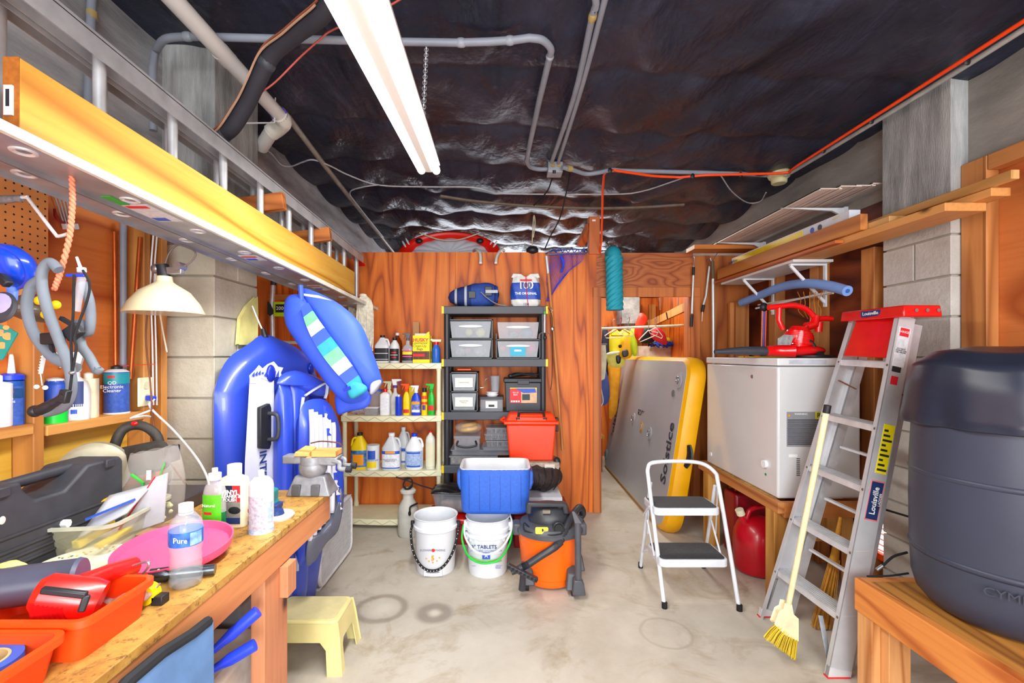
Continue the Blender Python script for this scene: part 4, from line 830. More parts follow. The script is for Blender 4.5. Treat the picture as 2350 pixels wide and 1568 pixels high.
t = thing('screwdriver', 'orange tool handle sticking out of the food container', 'tool', (p.x - .03, p.y + .03, BT + .05), rz=.12); G().tube(cat([(-.03, -.06, .04), (-.03, .0, .055), (.0, .09, .06)], 5), .011, 8).b('handle', mat('amber_orange', 'ff9c08', .35), t); G().tube(cat([(-.02, -.07, .04), (-.005, -.07, .04)], 2), .011, 8).b('marker_end', WHITE, t)
t = thing('zip_packet', 'flat zip packet with blue print leaning on the food container rim', 'packet', (p.x + .04, p.y + .02, BT + .06)); pk = G().grid(lambda u, v: (-.04 + .09 * u, -.06 + .13 * u * .4 + .10 * v, .02 + .055 * v + .02 * u - .03 * (1 - v) * (1 - u)), 6, 6).b('film', mat('film_white', 'c4c6d0', .25, 0, .06, alpha=.7), t, solid=.006)
G().bar((-.035, -.045, .035), (.045, .03, .068), .02, .002).b('blue_print', LBL, t)
t = thing('zip_packet', 'tall zip packet with white card and red zip standing in the food container', 'packet', (p.x + .07, p.y + .09, BT + .06)); G().prism([(-.05, -.04), (.05, 0), (.06, .12), (.04, .10)], (0, 0, 0), V((.9, .4, 0)).normalized(), Z, (0, .006, 0)).b('card', PAPER, t, smooth=False); G().tube([(-.05, -.02, -.03), (.035, .012, .12)], .003, 6).b('zip', LR, t)
G().prism([(-.06, -.05), (.06, -.02), (.07, .13), (.04, .12)], (0, -.006, 0), V((.9, .4, 0)).normalized(), Z, (0, .004, 0)).b('film', mat('film_white', ''), t)
board(on(308, 1250) + V((0, 0, 0)), on(390, 1222) + V((.03, 0, .030)), wood('dull_block_wood', 'a07858', '6c4a34', 'X', 8, 4, .2, knots=False), 'wood_block', 'short dull brown wood offcut between the food container and the pink disc', 'wood block')
# standing zip bag with green ties
p = on(345, 1205)
t = thing('zip_bag', 'tall clear zip bag of plastic pieces with green strips inside', 'bag', (p.x - .01, p.y + .03, BT), rz=.3)
G().grid(lambda u, v: ((.075 + .02 * math.sin(PI * v)) * math.cos(2 * PI * u) * (1 - .1 * v), (.045 * (1 - v) ** .6 + .004) * math.sin(2 * PI * u), .24 * v + .012 * math.cos(2 * PI * u) * v + .004 * math.sin(31 * u)), 40, 12, cu=True).b('bag_film', mat('bag_film2', 'd8d2cc', .15, 0, .04, alpha=.2), t)
g = G(); random.seed(3)
for i in range(26): a, r = random.uniform(0, 6.3), random.uniform(0, .05); g.ell((r * math.cos(a), r * .6 * math.sin(a), random.uniform(.012, .08)), (.012, .01, .008), 6, 4)
g.b('plastic_pieces', mat('pale_green_pieces', 'd4d8a0', .5, 0, .15), t, kind='stuff')
G().bar((-.05, -.035, .17), (-.015, -.04, .14), .012, .004).bar((-.015, -.04, .14), (-.02, -.04, .11), .012, .004).b('green_tie', LG, t); G().bar((.04, -.03, .20), (.02, -.035, .13), .01, .004).b('green_tie', LG, t); G().bar((.0, -.04, .18), (.0, -.042, .15), .012, .004).b('white_tie', PAPER, t)
# black tool case (long axis follows the wall)
CASE = mat('black_case_plastic', '34363d', .55, 0, .12, 18, bump=.15)
ca, cb_ = PZ(8, 1300, BT), PZ(258, 1180, BT)
t = thing('tool_case', 'large black moulded tool case with carry handle standing on the bench', 'tool case', (-1.20, 1.08, BT), local=False)
yA, yB = 1.02, 1.455; xf = -1.205
prof = [(yA, BT), (yB, BT), (yB, 1.135), (yB - .012, 1.150), (1.33, 1.150), (1.30, 1.125), (1.26, 1.095), (1.18, 1.095), (1.15, 1.13), (1.145, 1.152), (yA + .015, 1.152), (yA, 1.14)]
G().prism(prof, (xf, 0, 0), Y, Z, X * -.13).b('case_body', CASE, t, bev=.008)
G().tube([(xf - .06, 1.14, 1.135), (xf - .06, 1.335, 1.14)], .015, 10).b('handle', CASE, t)
for z in (.945, .965, .985, 1.02): G().box((xf, yA + .012, z), (xf + .004, yB - .02, z + .006)).b('rib', CASE, t, smooth=False, bev=.001)
for y in (1.10, 1.40): G().box((xf - .01, y - .015, 1.125), (xf + .008, y + .015, 1.15)).b('latch', CASE, t, bev=.003)
G().ell((xf + .001, 1.10, 1.07), (.001, .008, .010)).b('scuff', mat('scuff_white', 'c8c8c8', .7), t)
# low black case further back
t = thing('tool_case', 'flat brown-black case lying behind the green soap bottle', 'tool case', (-1.18, 1.66, BT), local=False)
G().prism([(1.50, BT), (1.80, BT), (1.80, .955), (1.77, .965), (1.52, .965), (1.5, .95)], (-1.11, 0, 0), Y, Z, X * -.24).b('case_body', mat('brown_black', '3a3230', .5, 0, .1), t, bev=.006)
t = thing('glasses_cable', 'thin black cable lying by the flat case', 'cable', on(440, 1180), local=False); G().tube(cat([on(470, 1140, .004), on(440, 1160, .004), on(420, 1178, .004), on(455, 1190, .004)], 5), .003, 6).b('cable', RUBBER, t)
board((-1.56, 1.80, BT), (-1.36, 1.84, 1.02), mat('orange_board', 'd86a1c', .6, 0, .1), 'offcut', 'orange painted board standing at the back of the bench beside the block column')
board((-1.45, 1.50, BT), (-1.32, 1.78, BT + .035), mat('orange_board2', 'e08a3c', .6, 0, .1), 'offcut', 'flat orange offcut under the circular saw')
# soap, polish, spray can
GS = mat('green_soap', '0e7a44', .15, 0, .05, alpha=.9)
k = .555 / 413 * 1.0
p = on(484, 1226); s = p.y / F
t = thing('soap_bottle', 'clear dish soap bottle with green liquid and lime label', 'bottle', p + V((0, .02, 0)))
w_, h_ = 52 * s, 148 * s
G().lathe([(w_ * .46, 0), (w_ * .5, .005), (w_ * .47, h_ * .32)], n=24, sy=.62).b('liquid', GS, t)
G().lathe([(w_ * .485, h_ * .32), (w_ * .47, h_ * .5), (w_ * .5, h_ * .62), (w_ * .42, h_ * .72), (w_ * .22, h_ * .80), (w_ * .2, h_ * .84)], n=24, sy=.62).b('bottle_body', CLEAR, t)
lab(t, w_ * .505, h_ * .08, h_ * .60, mat('lime_label', '56c81e', .4, 0, .1, 30), 1.15, sy=.62, cen=-PI / 2 - .25); lab(t, w_ * .512, h_ * .30, h_ * .34, LR, .4, sy=.62, cen=-PI / 2 - .3, name='print'); text('Natural', .013, (-.006, -.0215, h_ * .44), X, Z, PAPER, t)
G().lathe([(w_ * .26, h_ * .82), (w_ * .26, h_ * .92), (w_ * .12, h_ * .93), (w_ * .12, h_)], n=16).b('cap', WHITE, t)
p = on(528, 1212); s = p.y / F; w_, h_ = 62 * s, 142 * s
t = thing('polish_bottle', 'cream flat polish bottle with navy and red vinyl polish label', 'bottle', p + V((0, .025, 0)))
G().lathe([(w_ * .48, 0), (w_ * .5, .004), (w_ * .5, h_ * .70), (w_ * .46, h_ * .78), (w_ * .25, h_ * .83), (w_ * .22, h_ * .85)], n=28, sy=.5, sq=.7).b('bottle_body', mat('cream_bottle', 'f0e8c4', .35), t)
G().lathe([(w_ * .25, h_ * .84), (w_ * .25, h_), (w_ * .2, h_ * 1.005)], n=20).b('cap', mat('cream_cap', 'ede8d4', .4), t)
yy = -w_ * .25 - .0012; G().box((-w_ * .32, yy - .001, h_ * .06), (w_ * .36, yy, h_ * .68)).b('label', mat('grey_label', '8a8880', .5, 0, .2, 20), t, smooth=False)
G().box((-w_ * .32, yy - .002, h_ * .42), (w_ * .2, yy - .001, h_ * .68)).b('navy_panel', mat('dark_navy', '161a38', .5), t, smooth=False); G().box((w_ * .08, yy - .0025, h_ * .42), (w_ * .36, yy - .001, h_ * .68)).b('red_panel', LR, t, smooth=False)
G().box((-w_ * .32, yy - .002, h_ * .06), (w_ * .36, yy - .001, h_ * .16)).b('navy_panel', NAVY, t, smooth=False)
text('VINYL', .021, (w_ * .0, yy - .0028, h_ * .57), X, Z, PAPER, t, bold=.0008); text('CLEANER &\nPOLISH', .0135, (w_ * .0, yy - .0028, h_ * .48), X, Z, PAPER, t, bold=.0004); G().ell((w_ * .15, yy - .001, h_ * .28), (.02, .001, .012)).b('picture', BLACK, t)
p = on(588, 1228); s = p.y / F; w_, h_ = 54 * s, 145 * s
t = thing('spray_can', 'white aerosol can with pale blue base band at the bench front', 'spray can', p + V((0, .03, 0)))
G().lathe([(w_ * .5, 0), (w_ * .5, h_ * .05), (w_ * .49, h_ * .06), (w_ * .49, h_ * .74), (w_ * .46, h_ * .8), (w_ * .3, h_ * .87), (w_ * .2, h_ * .885)], n=28).b('can_body', mat('can_white', 'ccccd2', .3, 0, .04, 60), t); G().lathe([(w_ * .12, h_ * .88), (w_ * .12, h_ * .985), (0, h_)], n=14).b('nozzle', WHITE, t)
G().lathe([(w_ * .505, h_ * .01), (w_ * .505, h_ * .07)], n=28).b('base_band', LPB, t); lab(t, w_ * .495, h_ * .08, h_ * .6, mat('faint_print', 'b4b0c0', .5, 0, .2, 120), .8); lab(t, w_ * .50, h_ * .18, h_ * .5, LPB, .25, cen=-.35, name='print')
for z, m in ((.34, LR), (.22, OB), (.15, mat('purple_plastic', ''))): lab(t, w_ * .50, h_ * z, h_ * (z + .06), m, .22, cen=-PI / 2 - .95, name='print')
t = thing('sanding_disc', 'white round sanding disc with dark blue pad lying by the vise', 'disc', on(634, 1188)); G().lathe([(0, .012), (.055, .012), (.058, .008), (.055, 0), (0, 0)], n=32).b('disc', mat('disc_white', 'd8d4c8', .6), t); G().lathe([(0, .026), (.022, .026), (.026, .012), (0, .012)], n=20).b('pad', mat('pad_navy', '243c7c', .5), t)
t = thing('glue_holder', 'teal and navy tool base standing behind the white spray can', 'tool', on(612, 1178)); G().prism([(-.012, 0), (.035, 0), (.03, .02), (.018, .035), (.02, .075), (-.012, .085)], (0, 0, 0), X, Z, Y * .05).b('tool_body', mat('teal_plastic', '157f86', .4), t, bev=.006); G().box((-.01, -.01, .012), (.04, .04, .03)).b('tool_foot', mat('pad_navy', ''), t, bev=.004)
# vise
CI = mat('cast_grey', '8e9096', .45, .3, .12, 40, bump=.2)
vb = on(704, 1142) + V((0, .05, 0)); t = thing('bench_vise', 'grey cast vise with wooden jaw pads clamped on the bench corner', 'vise', vb)
S = 1.76 / F
G().hexa([(-.088, -.045, 0), (.088, -.045, 0), (.088, .06, 0), (-.088, .06, 0), (-.062, -.02, .075), (.058, -.02, .075), (.058, .04, .075), (-.062, .04, .075)]).b('base', CI, t, bev=.006)
for x in (-.045, .03): G().box((x - .016, -.048, .004), (x + .016, -.03, .045)).b('base_slot', mat('cast_dark', '5c5e64', .5, .3), t, bev=.002)
G().ell((.0, .01, .105), (.055, .05, .05), 24, 14).b('swivel', CI, t); G().cyl((0, .01, .12), (0, .01, .15), .05, n=24).b('collar', CI, t)
G().box((-.112, -.02, .122), (.02, .035, .155)).b('fixed_jaw', CI, t, bev=.006); G().prism([(.0, .12), (.1, .115), (.11, .15), (.0, .158)], (0, -.025, 0), X, Z, Y * .07).b('sliding_jaw', CI, t, bev=.006)
PADW = wood('pale_pad_wood', 'e8a860', 'c07a34', 'X', 5, 5, .1, knots=False)
G().hexa([(-.062, -.03, .155), (.0, -.03, .155), (-.0, .045, .155), (-.05, .045, .155), (-.055, -.03, .172), (.0, -.03, .168), (.0, .045, .18), (-.045, .045, .184)]).b('jaw_pad', PADW, t, smooth=False, bev=.002); G().box((.008, -.03, .152), (.105, .045, .176)).b('jaw_pad', PADW, t, smooth=False, bev=.003)
G().cyl((-.0, -.034, .143), (-.0, -.02, .143), .013, n=16).b('screw_end', mat('brass', 'd8b078', .4, .3), t)
for y in (-.02, .04): G().tube(cat([(.09, y, .135), (.12, y - .01, .13), (.125, y - .02, .11), (.155, y - .02, .108)], 5), .009, 8).b('crank', CI, t); G().cyl((.15, y - .02, .108), (.17, y - .02, .106), .013, n=12).b('crank_knob', BLACK, t)
G().tube(cat([(-.03, .06, .19), (.02, .05, .20), (.09, .04, .195), (.105, .03, .185)], 5), .003, 6).b('wire', mat('rust_wire', '5a2e26', .6), t)
# circular saw
t = thing('circular_saw', 'dusty black circular saw with pale round guard behind the tool case', 'saw', (-1.38, 1.66, .985))
SAWB = mat('dusty_black', '383430', .6, 0, .3, 16); GUARD = mat('pale_guard', 'b0aa92', .45, .4, .15, 8)
G().lathe([(.0, .025), (.085, .025), (.10, .015), (.10, -.015), (0, -.015)], n=36).xf(Matrix.Translation((-.01, -.10, .085)) @ Matrix.Rotation(PI / 2, 4, 'X') @ Matrix.Rotation(.5, 4, 'Y')).b('blade_guard', GUARD, t)
G().lathe([(.04, -.04), (.055, -.035), (.055, .12), (.045, .135), (0, .135)], n=20, sq=.5).xf(Matrix.Translation((.04, .0, .10)) @ Matrix.Rotation(math.radians(78), 4, Y) @ Matrix.Rotation(.35, 4, 'X')).b('motor', SAWB, t)
G().box((.155, -.03, .09), (.175, .055, .15)).b('vent', BLACK, t, bev=.004); G().tube(cat([(-.02, -.02, .13), (.0, .0, .21), (.05, .02, .225), (.10, .03, .19), (.12, .03, .13)], 5), .017, 10).b('rear_handle', SAWB, t)
G().tube([(-.005, -.05, .10), (.075, -.06, .118)], .021, 14).b('front_grip', BLACK, t); G().ell((.045, .0, .235), (.012, .008, .008)).b('button', RED, t); G().bar((-.08, -.14, .0), (.18, -.02, .02), .14, .006).b('shoe', STEEL, t)
g = G()
for k in range(6): g.box((-.005 + .006 * k, -.135, .07 - .011 * k), (.012 + .006 * k, -.128, .075 - .011 * k))
g.b('blade_teeth', BLACK, t, smooth=False)
# items on the wall shelves
def ws(px, dz=0, x=-1.632): return PX(px, 900, x).y
def shelfb(fn, name, label, px, h, w, z, **k):
    y = PX(px, 900, -1.632).y; return y
TEAL = mat('teal_print', '1f8f9c', .4, 0, .1); DB = mat('spray_blue', '3c5cb0', .35, 0, .15, 80)
def canat(name, label, px, z, r, h, body, cap, marks=(), spout=False, capf=.14, c='can', sh=.82, neck=.35, sq=0, sy=1., capr=None):
    y = PX(px, 900, -1.632).y; t = thing(name, label, c, (-1.632, y, z), rz=.45)
    hc = h * (1 - capf); G().lathe([(r * .95, 0), (r, .004), (r, h * sh), (r * .8, h * sh + (hc - h * sh) * .6), (r * neck, hc), (r * neck, hc + .002)], n=24, sq=sq, sy=sy).b('body', body, t)
    cr = r * (capr or neck); G().lathe([(cr, hc - .002), (cr * (.45 if spout else 1), h * .97), (cr * .3, h)], n=16).b('cap', cap, t)
    for z0, z1, m, a, cen in marks: lab(t, r, h * z0, h * z1, m, a, cen=cen - .45, name='print', sq=sq, sy=sy)
    return t
t = canat('spray_can', 'blue and teal electronics cleaner aerosol with thin red straw on the wall shelf', 268, 1.222, .044, .205, DB, BLACK, ((.62, .84, TEAL, 1.5, -1.1), (.74, .79, LR, .3, -1.3), (.0, .03, WHITE, PI, -1.1)), neck=.45, capf=.12, sh=.86)
G().lathe([(.0445, .176), (.03, .186), (.012, .19)], n=24).b('shoulder', WHITE, t); uu, vv, nn = V((.98, -.2, 0)).normalized(), Z, None
text('QD\nElectronic\nCleaner', .019, (-.004, -.0455, .115), X, Z, PAPER, t); G().tube([(0, 0, .2), (.12, .06, .207)], .0016, 5).b('straw', mat('red_straw', 'ff2a10', .4), t)
t = canat('bottle', 'blue silicone lubricant bottle with white pointed nozzle on the wall shelf', 26, 1.237, .032, .235, mat('lube_blue', '1c50a0', .4, 0, .1, 50), WHITE, ((.0, .55, DB, 1.3, -1.1), (.38, .52, TEAL, 1.3, -1.1), (.46, .49, LR, .4, -1.), (.66, .70, BLUE, PI, 0)), spout=True, capf=.36, sh=.62, c='bottle', neck=.38)
G().lathe([(.0325, .150), (.033, .165), (.02, .172)], n=20).b('shoulder', BLUE, t); text('Silicone\nLubricant', .012, (0, -.0335, .085), X, Z, PAPER, t)
canat('bottle', 'white bottle cut by the left edge of the photo on the wall shelf', -6, 1.237, .035, .17, WHITE, WHITE, c='bottle')
t = canat('spray_bottle', 'white trigger sprayer bottle with navy and red label behind the hanging hose', 172, 1.222, .045, .205, WHITE, WHITE, ((.25, .72, NAVY, .8, -1.2), (.05, .3, LW, .9, -1.2), (.5, .62, LR, .3, -1.2), (.12, .2, LBL, .15, -1.4), (.12, .2, LBL, .15, -1.)), c='spray bottle', sq=.3, sy=.7, sh=.55, capf=.2)
trigger(t, .20, .06, WHITE); canat('can', 'blue and green wipes can behind the hanging hose', 126, 1.222, .036, .165, mat('wipe_blue', '2a50b8', .4), WHITE, ((.0, .32, GRN, 1.5, -1.1), (.35, .4, PAPER, 1.5, -1.1)), neck=.7, capf=.08)
canat('bottle', 'narrow cream bottle with square cap right of the white trigger sprayer', 203, 1.222, .030, .18, mat('cream_bottle', ''), mat('cream_cap', ''), c='bottle', sq=.6, sh=.86, neck=.5)
t = canat('bottle', 'small white tube bottle with green cross under the hose end', 134, 1.222, .026, .09, WHITE, WHITE, ((.15, .3, LG, .15, -1.1),), c='bottle', sh=.8)
# outlet
t = thing('wall_outlet', 'cream duplex wall outlet with blue plug beside the aerosol can', 'outlet', (-1.585, 2.035, 1.28), local=False)
G().box((-1.590, 1.99, 1.242), (-1.580, 2.07, 1.37)).b('cover_plate', CREAM, t, bev=.004)
for z in (1.28, 1.335): G().cyl((-1.581, 2.03, z), (-1.576, 2.03, z), .017, n=16).b('socket', mat('ivory_socket', 'd8d2b0', .4), t)
G().bar((-1.575, 2.03, 1.28), (-1.535, 2.02, 1.275), .022, .022).b('plug', BLUE, t, bev=.004)
G().tube(cat([(-1.535, 2.02, 1.275), PY(345, 935, 2.0), PY(400, 990, 1.95), PY(450, 1050, 1.9), PY(475, 1095, 1.86), on(480, 1128, .006)], 7), .0045, 8).b('white_cord', WHITE, t)
G().tube(cat([(-1.53, 1.99, 1.2), PY(330, 955, 1.93), PY(300, 960, 1.86), PY(345, 942, 1.9)], 6), .004, 6).b('white_cord_loop', WHITE, t)
t = thing('cord', 'thin brown cord hanging past the outlet down to the bench', 'cord', (-1.5, 2.0, 1.0), local=False); G().tube(cat([PY(352, 620, 2.0), PY(335, 760, 2.0), PY(345, 880, 2.0), PY(355, 985, 1.98), PY(390, 1060, 1.93), PY(430, 1117, 1.88)], 7), .0035, 6).b('cord_line', mat('brown_cord', '7a4a32', .6), t)
# pipes on the left wall
COP = mat('copper', 'c8622c', .3, .7, .15, 8); GP = mat('grey_conduit', '8a909c', .45, 0, .06, 6)
def pipe(name, label, pts, r, m, n=12, c='pipe', parts=()):
    p = [V(q) for q in pts]; o = thing(name, label, c, p[0], local=False)
    G().tube(p, r, n).b('pipe_run', m, o)
    for q, rr, l, mm in parts: G().cyl(V(q) - V(l) / 2, V(q) + V(l) / 2, rr, n=n).b('coupling', mm, o)
    return o
pipe('conduit', 'grey vertical conduit running down the left wall behind the aerosol can', [PX(283, 510, -1.64) * 1, PX(283, 850, -1.64)], .013, GP)
pipe('copper_pipe', 'straight copper pipe leaning on the left plywood left of the grey conduit', [PX(263, 532, -1.655), PX(266, 880, -1.655)], .009, COP)
pipe('copper_pipe', 'slanted copper pipe right of the grey conduit', [PX(322, 545, -1.60), PX(300, 870, -1.60)], .009, COP)
for k, (px, m) in enumerate(((352, 'first'), (360, 'second'))): pipe('cable', m + ' white cable running down the stud behind the clamp lamp', cat([PX(px, 540, -1.585), PX(px - 6, 640, -1.585), PX(px - 2, 800, -1.585), PX(px, 930, -1.585)], 5), .0035, WHITE, 6, 'cable')
# conduits on the upper left
pipe('conduit', 'grey conduit with tan coupling standing on the concrete beam at upper left', [PX(212, -40, -1.655), PX(207, 110, -1.655), PX(200, 330, -1.655)], .016, GP, parts=((PX(211, 35, -1.655), .019, (0, 0, .03), mat('tan_glue', 'b09a60', .5)),))
# clamp lamp
t = thing('clamp_lamp', 'cream dome clamp lamp with aluminium inside hanging at the left column', 'lamp', PY(378, 720, 1.78))
G().lathe([(.133, .0), (.134, .004), (.118, .04), (.085, .085), (.04, .115), (.028, .125), (.026, .145)], n=40).b('shade', mat('cream_enamel', 'e0d9b4', .3, 0, .03, coat=.3), t)
G().lathe([(.130, .001), (.114, .04), (.081, .083), (.03, .11), (0, .112)], n=40).b('reflector', ALU2, t); G().ell((0, 0, .06), (.03, .03, .045), 16, 10).b('bulb', mat('bulb_glass', 'f4f4f0', .2), t)
G().cyl((0, 0, .14), (-.01, 0, .19), .022, n=16).b('socket', BLACK, t); G().ell((-.03, 0, .175), (.022, .02, .02)).b('knuckle', STEEL, t); G().bar((-.01, 0, .165), (.07, 0, .17), .02, .03).b('clamp', STEEL, t, bev=.003)
G().tube(cat([(.0, 0, .19), (.02, 0, .24), (.06, 0, .27), (.12, 0, .24), (.10, 0, .2), (.06, 0, .18)], 6), .003, 6).b('wire_guard', mat('red_grey_wire', '6a5a58', .5), t); G().cyl((.06, -.02, .185), (.06, .02, .185), .016, n=14).b('thumb_screw', STEEL, t)
G().tube(cat([(-.02, .0, .19), (-.05, .02, .15), (-.055, .05, .0), (-.05, .08, -.15)], 5), .003, 6).b('lamp_cord', mat('lamp_cord', 'd0c8b8', .5), t)
# hanging hose bundle and clutter hung from the ladder by pink rope
FHOSE = mat('grey_foam_hose', '6c7580', .65, 0, .08, 12)
def pth(pts, Y0, n=7): return cat([PY(a, b_, Y0 + (c if len(q) > 2 else 0)) for q in pts for a, b_, c in [(*q, 0)[:3]]], n)
t = thing('rope', 'pink twisted rope hanging from the ladder rail', 'rope', PY(160, 368, 1.2), local=False)
rp = cat([PY(160, 366, 1.2), PY(166, 430, 1.2), PY(165, 490, 1.2), PY(158, 550, 1.2), PY(140, 620, 1.2), PY(124, 665, 1.2)], 10)
for ph in (0, PI): G().tube([p + V((.0035 * math.cos(i * .9 + ph), .0035 * math.sin(i * .9 + ph), 0)) for i, p in enumerate(cat(rp, 2))], .0042, 6).b('strand', mat('pink_rope', 'f08a68', .7, 0, .1, 90), t, ang=80)
t = thing('hose', 'grey foam-sleeved hose looped and hung on the pink rope', 'hose', PY(130, 700, 1.22), local=False)
G().tube(pth([(95, 640), (70, 660), (62, 710), (80, 770), (120, 820), (150, 835), (178, 845)], 1.20), .0125, 12).b('hose_loop', FHOSE, t); G().tube(pth([(135, 620), (115, 602), (98, 620), (97, 660), (112, 720), (135, 780), (160, 850), (163, 900), (145, 935), (105, 948)], 1.17), .012, 12).b('hose_loop', FHOSE, t)
G().tube(pth([(190, 650), (205, 690), (208, 740), (200, 765), (182, 740), (186, 790), (205, 820), (222, 850), (228, 845)], 1.24), .0115, 12).b('hose_tail', FHOSE, t)
t = thing('caulk_tube', 'slim white caulking tube with blue collar hanging in the hose bundle', 'tube', PY(185, 640, 1.2), local=False); G().tube([PY(176, 590, 1.2), PY(186, 618, 1.2)], [.003, .004], 8).b('nozzle', WHITE, t); G().tube([PY(187, 615, 1.2), PY(188, 625, 1.2)], .010, 12).b('collar', WHITE, t); G().bar(PY(152, 632, 1.19), PY(195, 632, 1.19), .006, .008).b('blue_clip', BLUE, t, bev=.002); G().tube([PY(188, 635, 1.2), PY(176, 715, 1.2)], [.010, .008], 12).b('tube_body', FROST, t)
t = thing('bungee_cord', 'black braided cord with bead hanging in front of the white bottles', 'cord', PY(165, 800, 1.15), local=False); G().tube(pth([(170, 630), (168, 720), (163, 770), (165, 850), (160, 900), (165, 860), (175, 800), (172, 770), (200, 690), (205, 650), (190, 620)], 1.15), .003, 6).b('cord_line', ROPE, t); G().ell(PY(165, 856, 1.145), (.007, .007, .005)).b('bead', STEEL, t)
t = thing('strap_clamp', 'black ratchet clamp body hanging in the hose bundle', 'clamp', PY(120, 780, 1.18), local=False); G().bar(PY(98, 778, 1.19), PY(145, 776, 1.19), .02, .03).b('clamp_body', BLACK, t, bev=.004); G().bar(PY(160, 750, 1.19), PY(178, 775, 1.19), .02, .04).b('buckle', BLACK, t, bev=.004); G().bar(PY(118, 790, 1.2), PY(122, 815, 1.2), .008, .008).b('pin', BLACK, t); G().bar(PY(140, 730, 1.19), PY(165, 745, 1.19), .01, .01).b('strap', BLACK, t)
t = thing('pruning_handle', 'black moulded pistol grip hanging below the hose loops', 'tool', PY(110, 940, 1.12), local=False); G().tube(pth([(80, 944), (95, 940), (115, 930), (140, 915), (150, 905)], 1.10), [.012, .012, .012, .012, .012, .013, .013, .013, .013, .013, .013, .013, .013, .012, .012, .011, .011, .011, .01, .01, .01, .01, .01, .01, .01, .01, .01, .01, .01][:29], 12).b('grip', BLACK, t); G().ell(PY(80, 944, 1.10), .0145, 12, 8).b('grip_end', BLACK, t); G().bar(PY(145, 925, 1.1), PY(152, 895, 1.1), .016, .02).b('ratchet', BLACK, t, bev=.003)
t = thing('saw_blade', 'short white serrated saw blade hanging under the black clamp', 'blade', PY(100, 830, 1.2), local=False); b0, b1 = PY(106, 795, 1.2), PY(93, 858, 1.2); g = G().bar(b0, b1, .010, .002)
for k in range(9): g.bar(b0.lerp(b1, (k + .5) / 10), b0.lerp(b1, (k + .5) / 10) + V((-.008, 0, -.002)), .003, .002)
g.b('blade', WHITE, t, smooth=False); G().tube([b1, PY(97, 885, 1.2)], .0012, 5).b('string', WHITE, t); G().ell(PY(84, 888, 1.2), .006).ell(PY(104, 890, 1.2), .006).b('bead', PAPER, t)
t = thing('funnel', 'blue plastic funnel hanging upside down at the left edge', 'funnel', PY(25, 600, 1.25), local=False)
fc = PY(20, 612, 1.25); ax = Matrix.Translation(fc) @ Matrix.Rotation(.25, 4, 'Y') @ Matrix.Rotation(-1.15, 4, 'X')
G().lathe([(.062, -.01), (.064, -.005), (.058, .02), (.035, .045), (.014, .055)], n=32).ell((0, 0, .0), (.058, .058, .035), 28, 12).xf(ax).b('bowl', mat('deep_blue_plastic', '0c40c8', .25, 0, .03, coat=.4), t); G().tube([PY(28, 640, 1.27), PY(30, 690, 1.26)], [.016, .009], 14).b('spout', mat('light_blue_plastic', '5a7ee0', .4), t)
t = thing('jar', 'clear jar with yellow knobs hanging on its side below the blue funnel', 'jar', PY(80, 710, 1.42), local=False); G().tube([PY(28, 705, 1.40), PY(60, 705, 1.42), PY(110, 710, 1.46)], [.028, .044, .044], 20).b('jar_body', mat('smoky_clear', '5a5048', .2, 0, .2, 20, alpha=.75), t)
for a, b_ in ((90, 690), (128, 700), (105, 722)): G().ell(PY(a, b_, 1.40), (.014, .012, .014), 12, 8).b('knob', YEL, t)
t = thing('magnifier', 'round violet lens in grey rim at the left edge', 'lens', PY(2, 706, 1.2), local=False); G().lathe([(.038, -.006), (.043, 0), (.038, .006)], n=28, M=Matrix.Rotation(1.4, 3, 'X').to_4x4().to_3x3()).xf(Matrix.Translation(PY(2, 706, 1.2))).b('rim', DGREY, t); G().ell(PY(2, 706, 1.2), (.038, .01, .038), 20, 10).b('lens', mat('violet_lens', 'a8a0e0', .1, 0, .1), t); G().bar(PY(0, 632, 1.2), PY(20, 655, 1.2), .02, .02).b('mount', BLACK, t, bev=.004)
t = thing('stencil', 'teal circle template hanging at the left edge below the lens', 'template', PY(10, 770, 1.2), local=False); o_ = PY(-25, 830, 1.2); g = G()
g.prism([(0, 0), (.035, .005), (.075, .075), (.05, .09), (.02, .10), (-.01, .11)], o_, X, Z, Y * .003).b('plate', mat('teal_sheet', '1f8a80', .4), t, smooth=False)
for a, b_, r in ((18, 772, .010), (5, 793, .009), (2, 764, .009), (14, 752, .006)): G().cyl(PY(a, b_, 1.199), PY(a, b_, 1.1965), r, n=16).b('hole', mat('stencil_hole', 'e08a48', .6), t)
t = thing('caulking_gun', 'bent silver rod with taped grip hung in front of the pegboard', 'tool', PY(60, 450, 1.25), local=False); G().tube(pth([(20, 455), (60, 453), (66, 458), (125, 535), (135, 542), (162, 535)], 1.25, 5), .0045, 8).b('rod', ALU2, t); G().tube([PY(-40, 462, 1.25), PY(50, 455, 1.25)], [.014, .009], 12).b('taped_grip', mat('taped_foil', '8a8e96', .4, .3, .3, 50), t)
t = thing('brush_rack', 'fan of silver tines with red band and white block on the plywood', 'tool', PX(150, 500, -1.62), local=False)
for k in range(5): G().tube([PX(122 + 9 * k, 440, -1.67), PX(147 + 6 * k, 515, -1.67)], .003, 6).b('tine', ALU, t)
G().bar(PX(147, 520, -1.665), PX(176, 520, -1.665), .02, .022).b('block', WHITE, t, bev=.002); G().tube(cat([PX(125, 480, -1.665), PX(128, 500, -1.66), PX(148, 512, -1.66)], 5), .004, 6).b('red_band', mat('dark_red', ''), t)
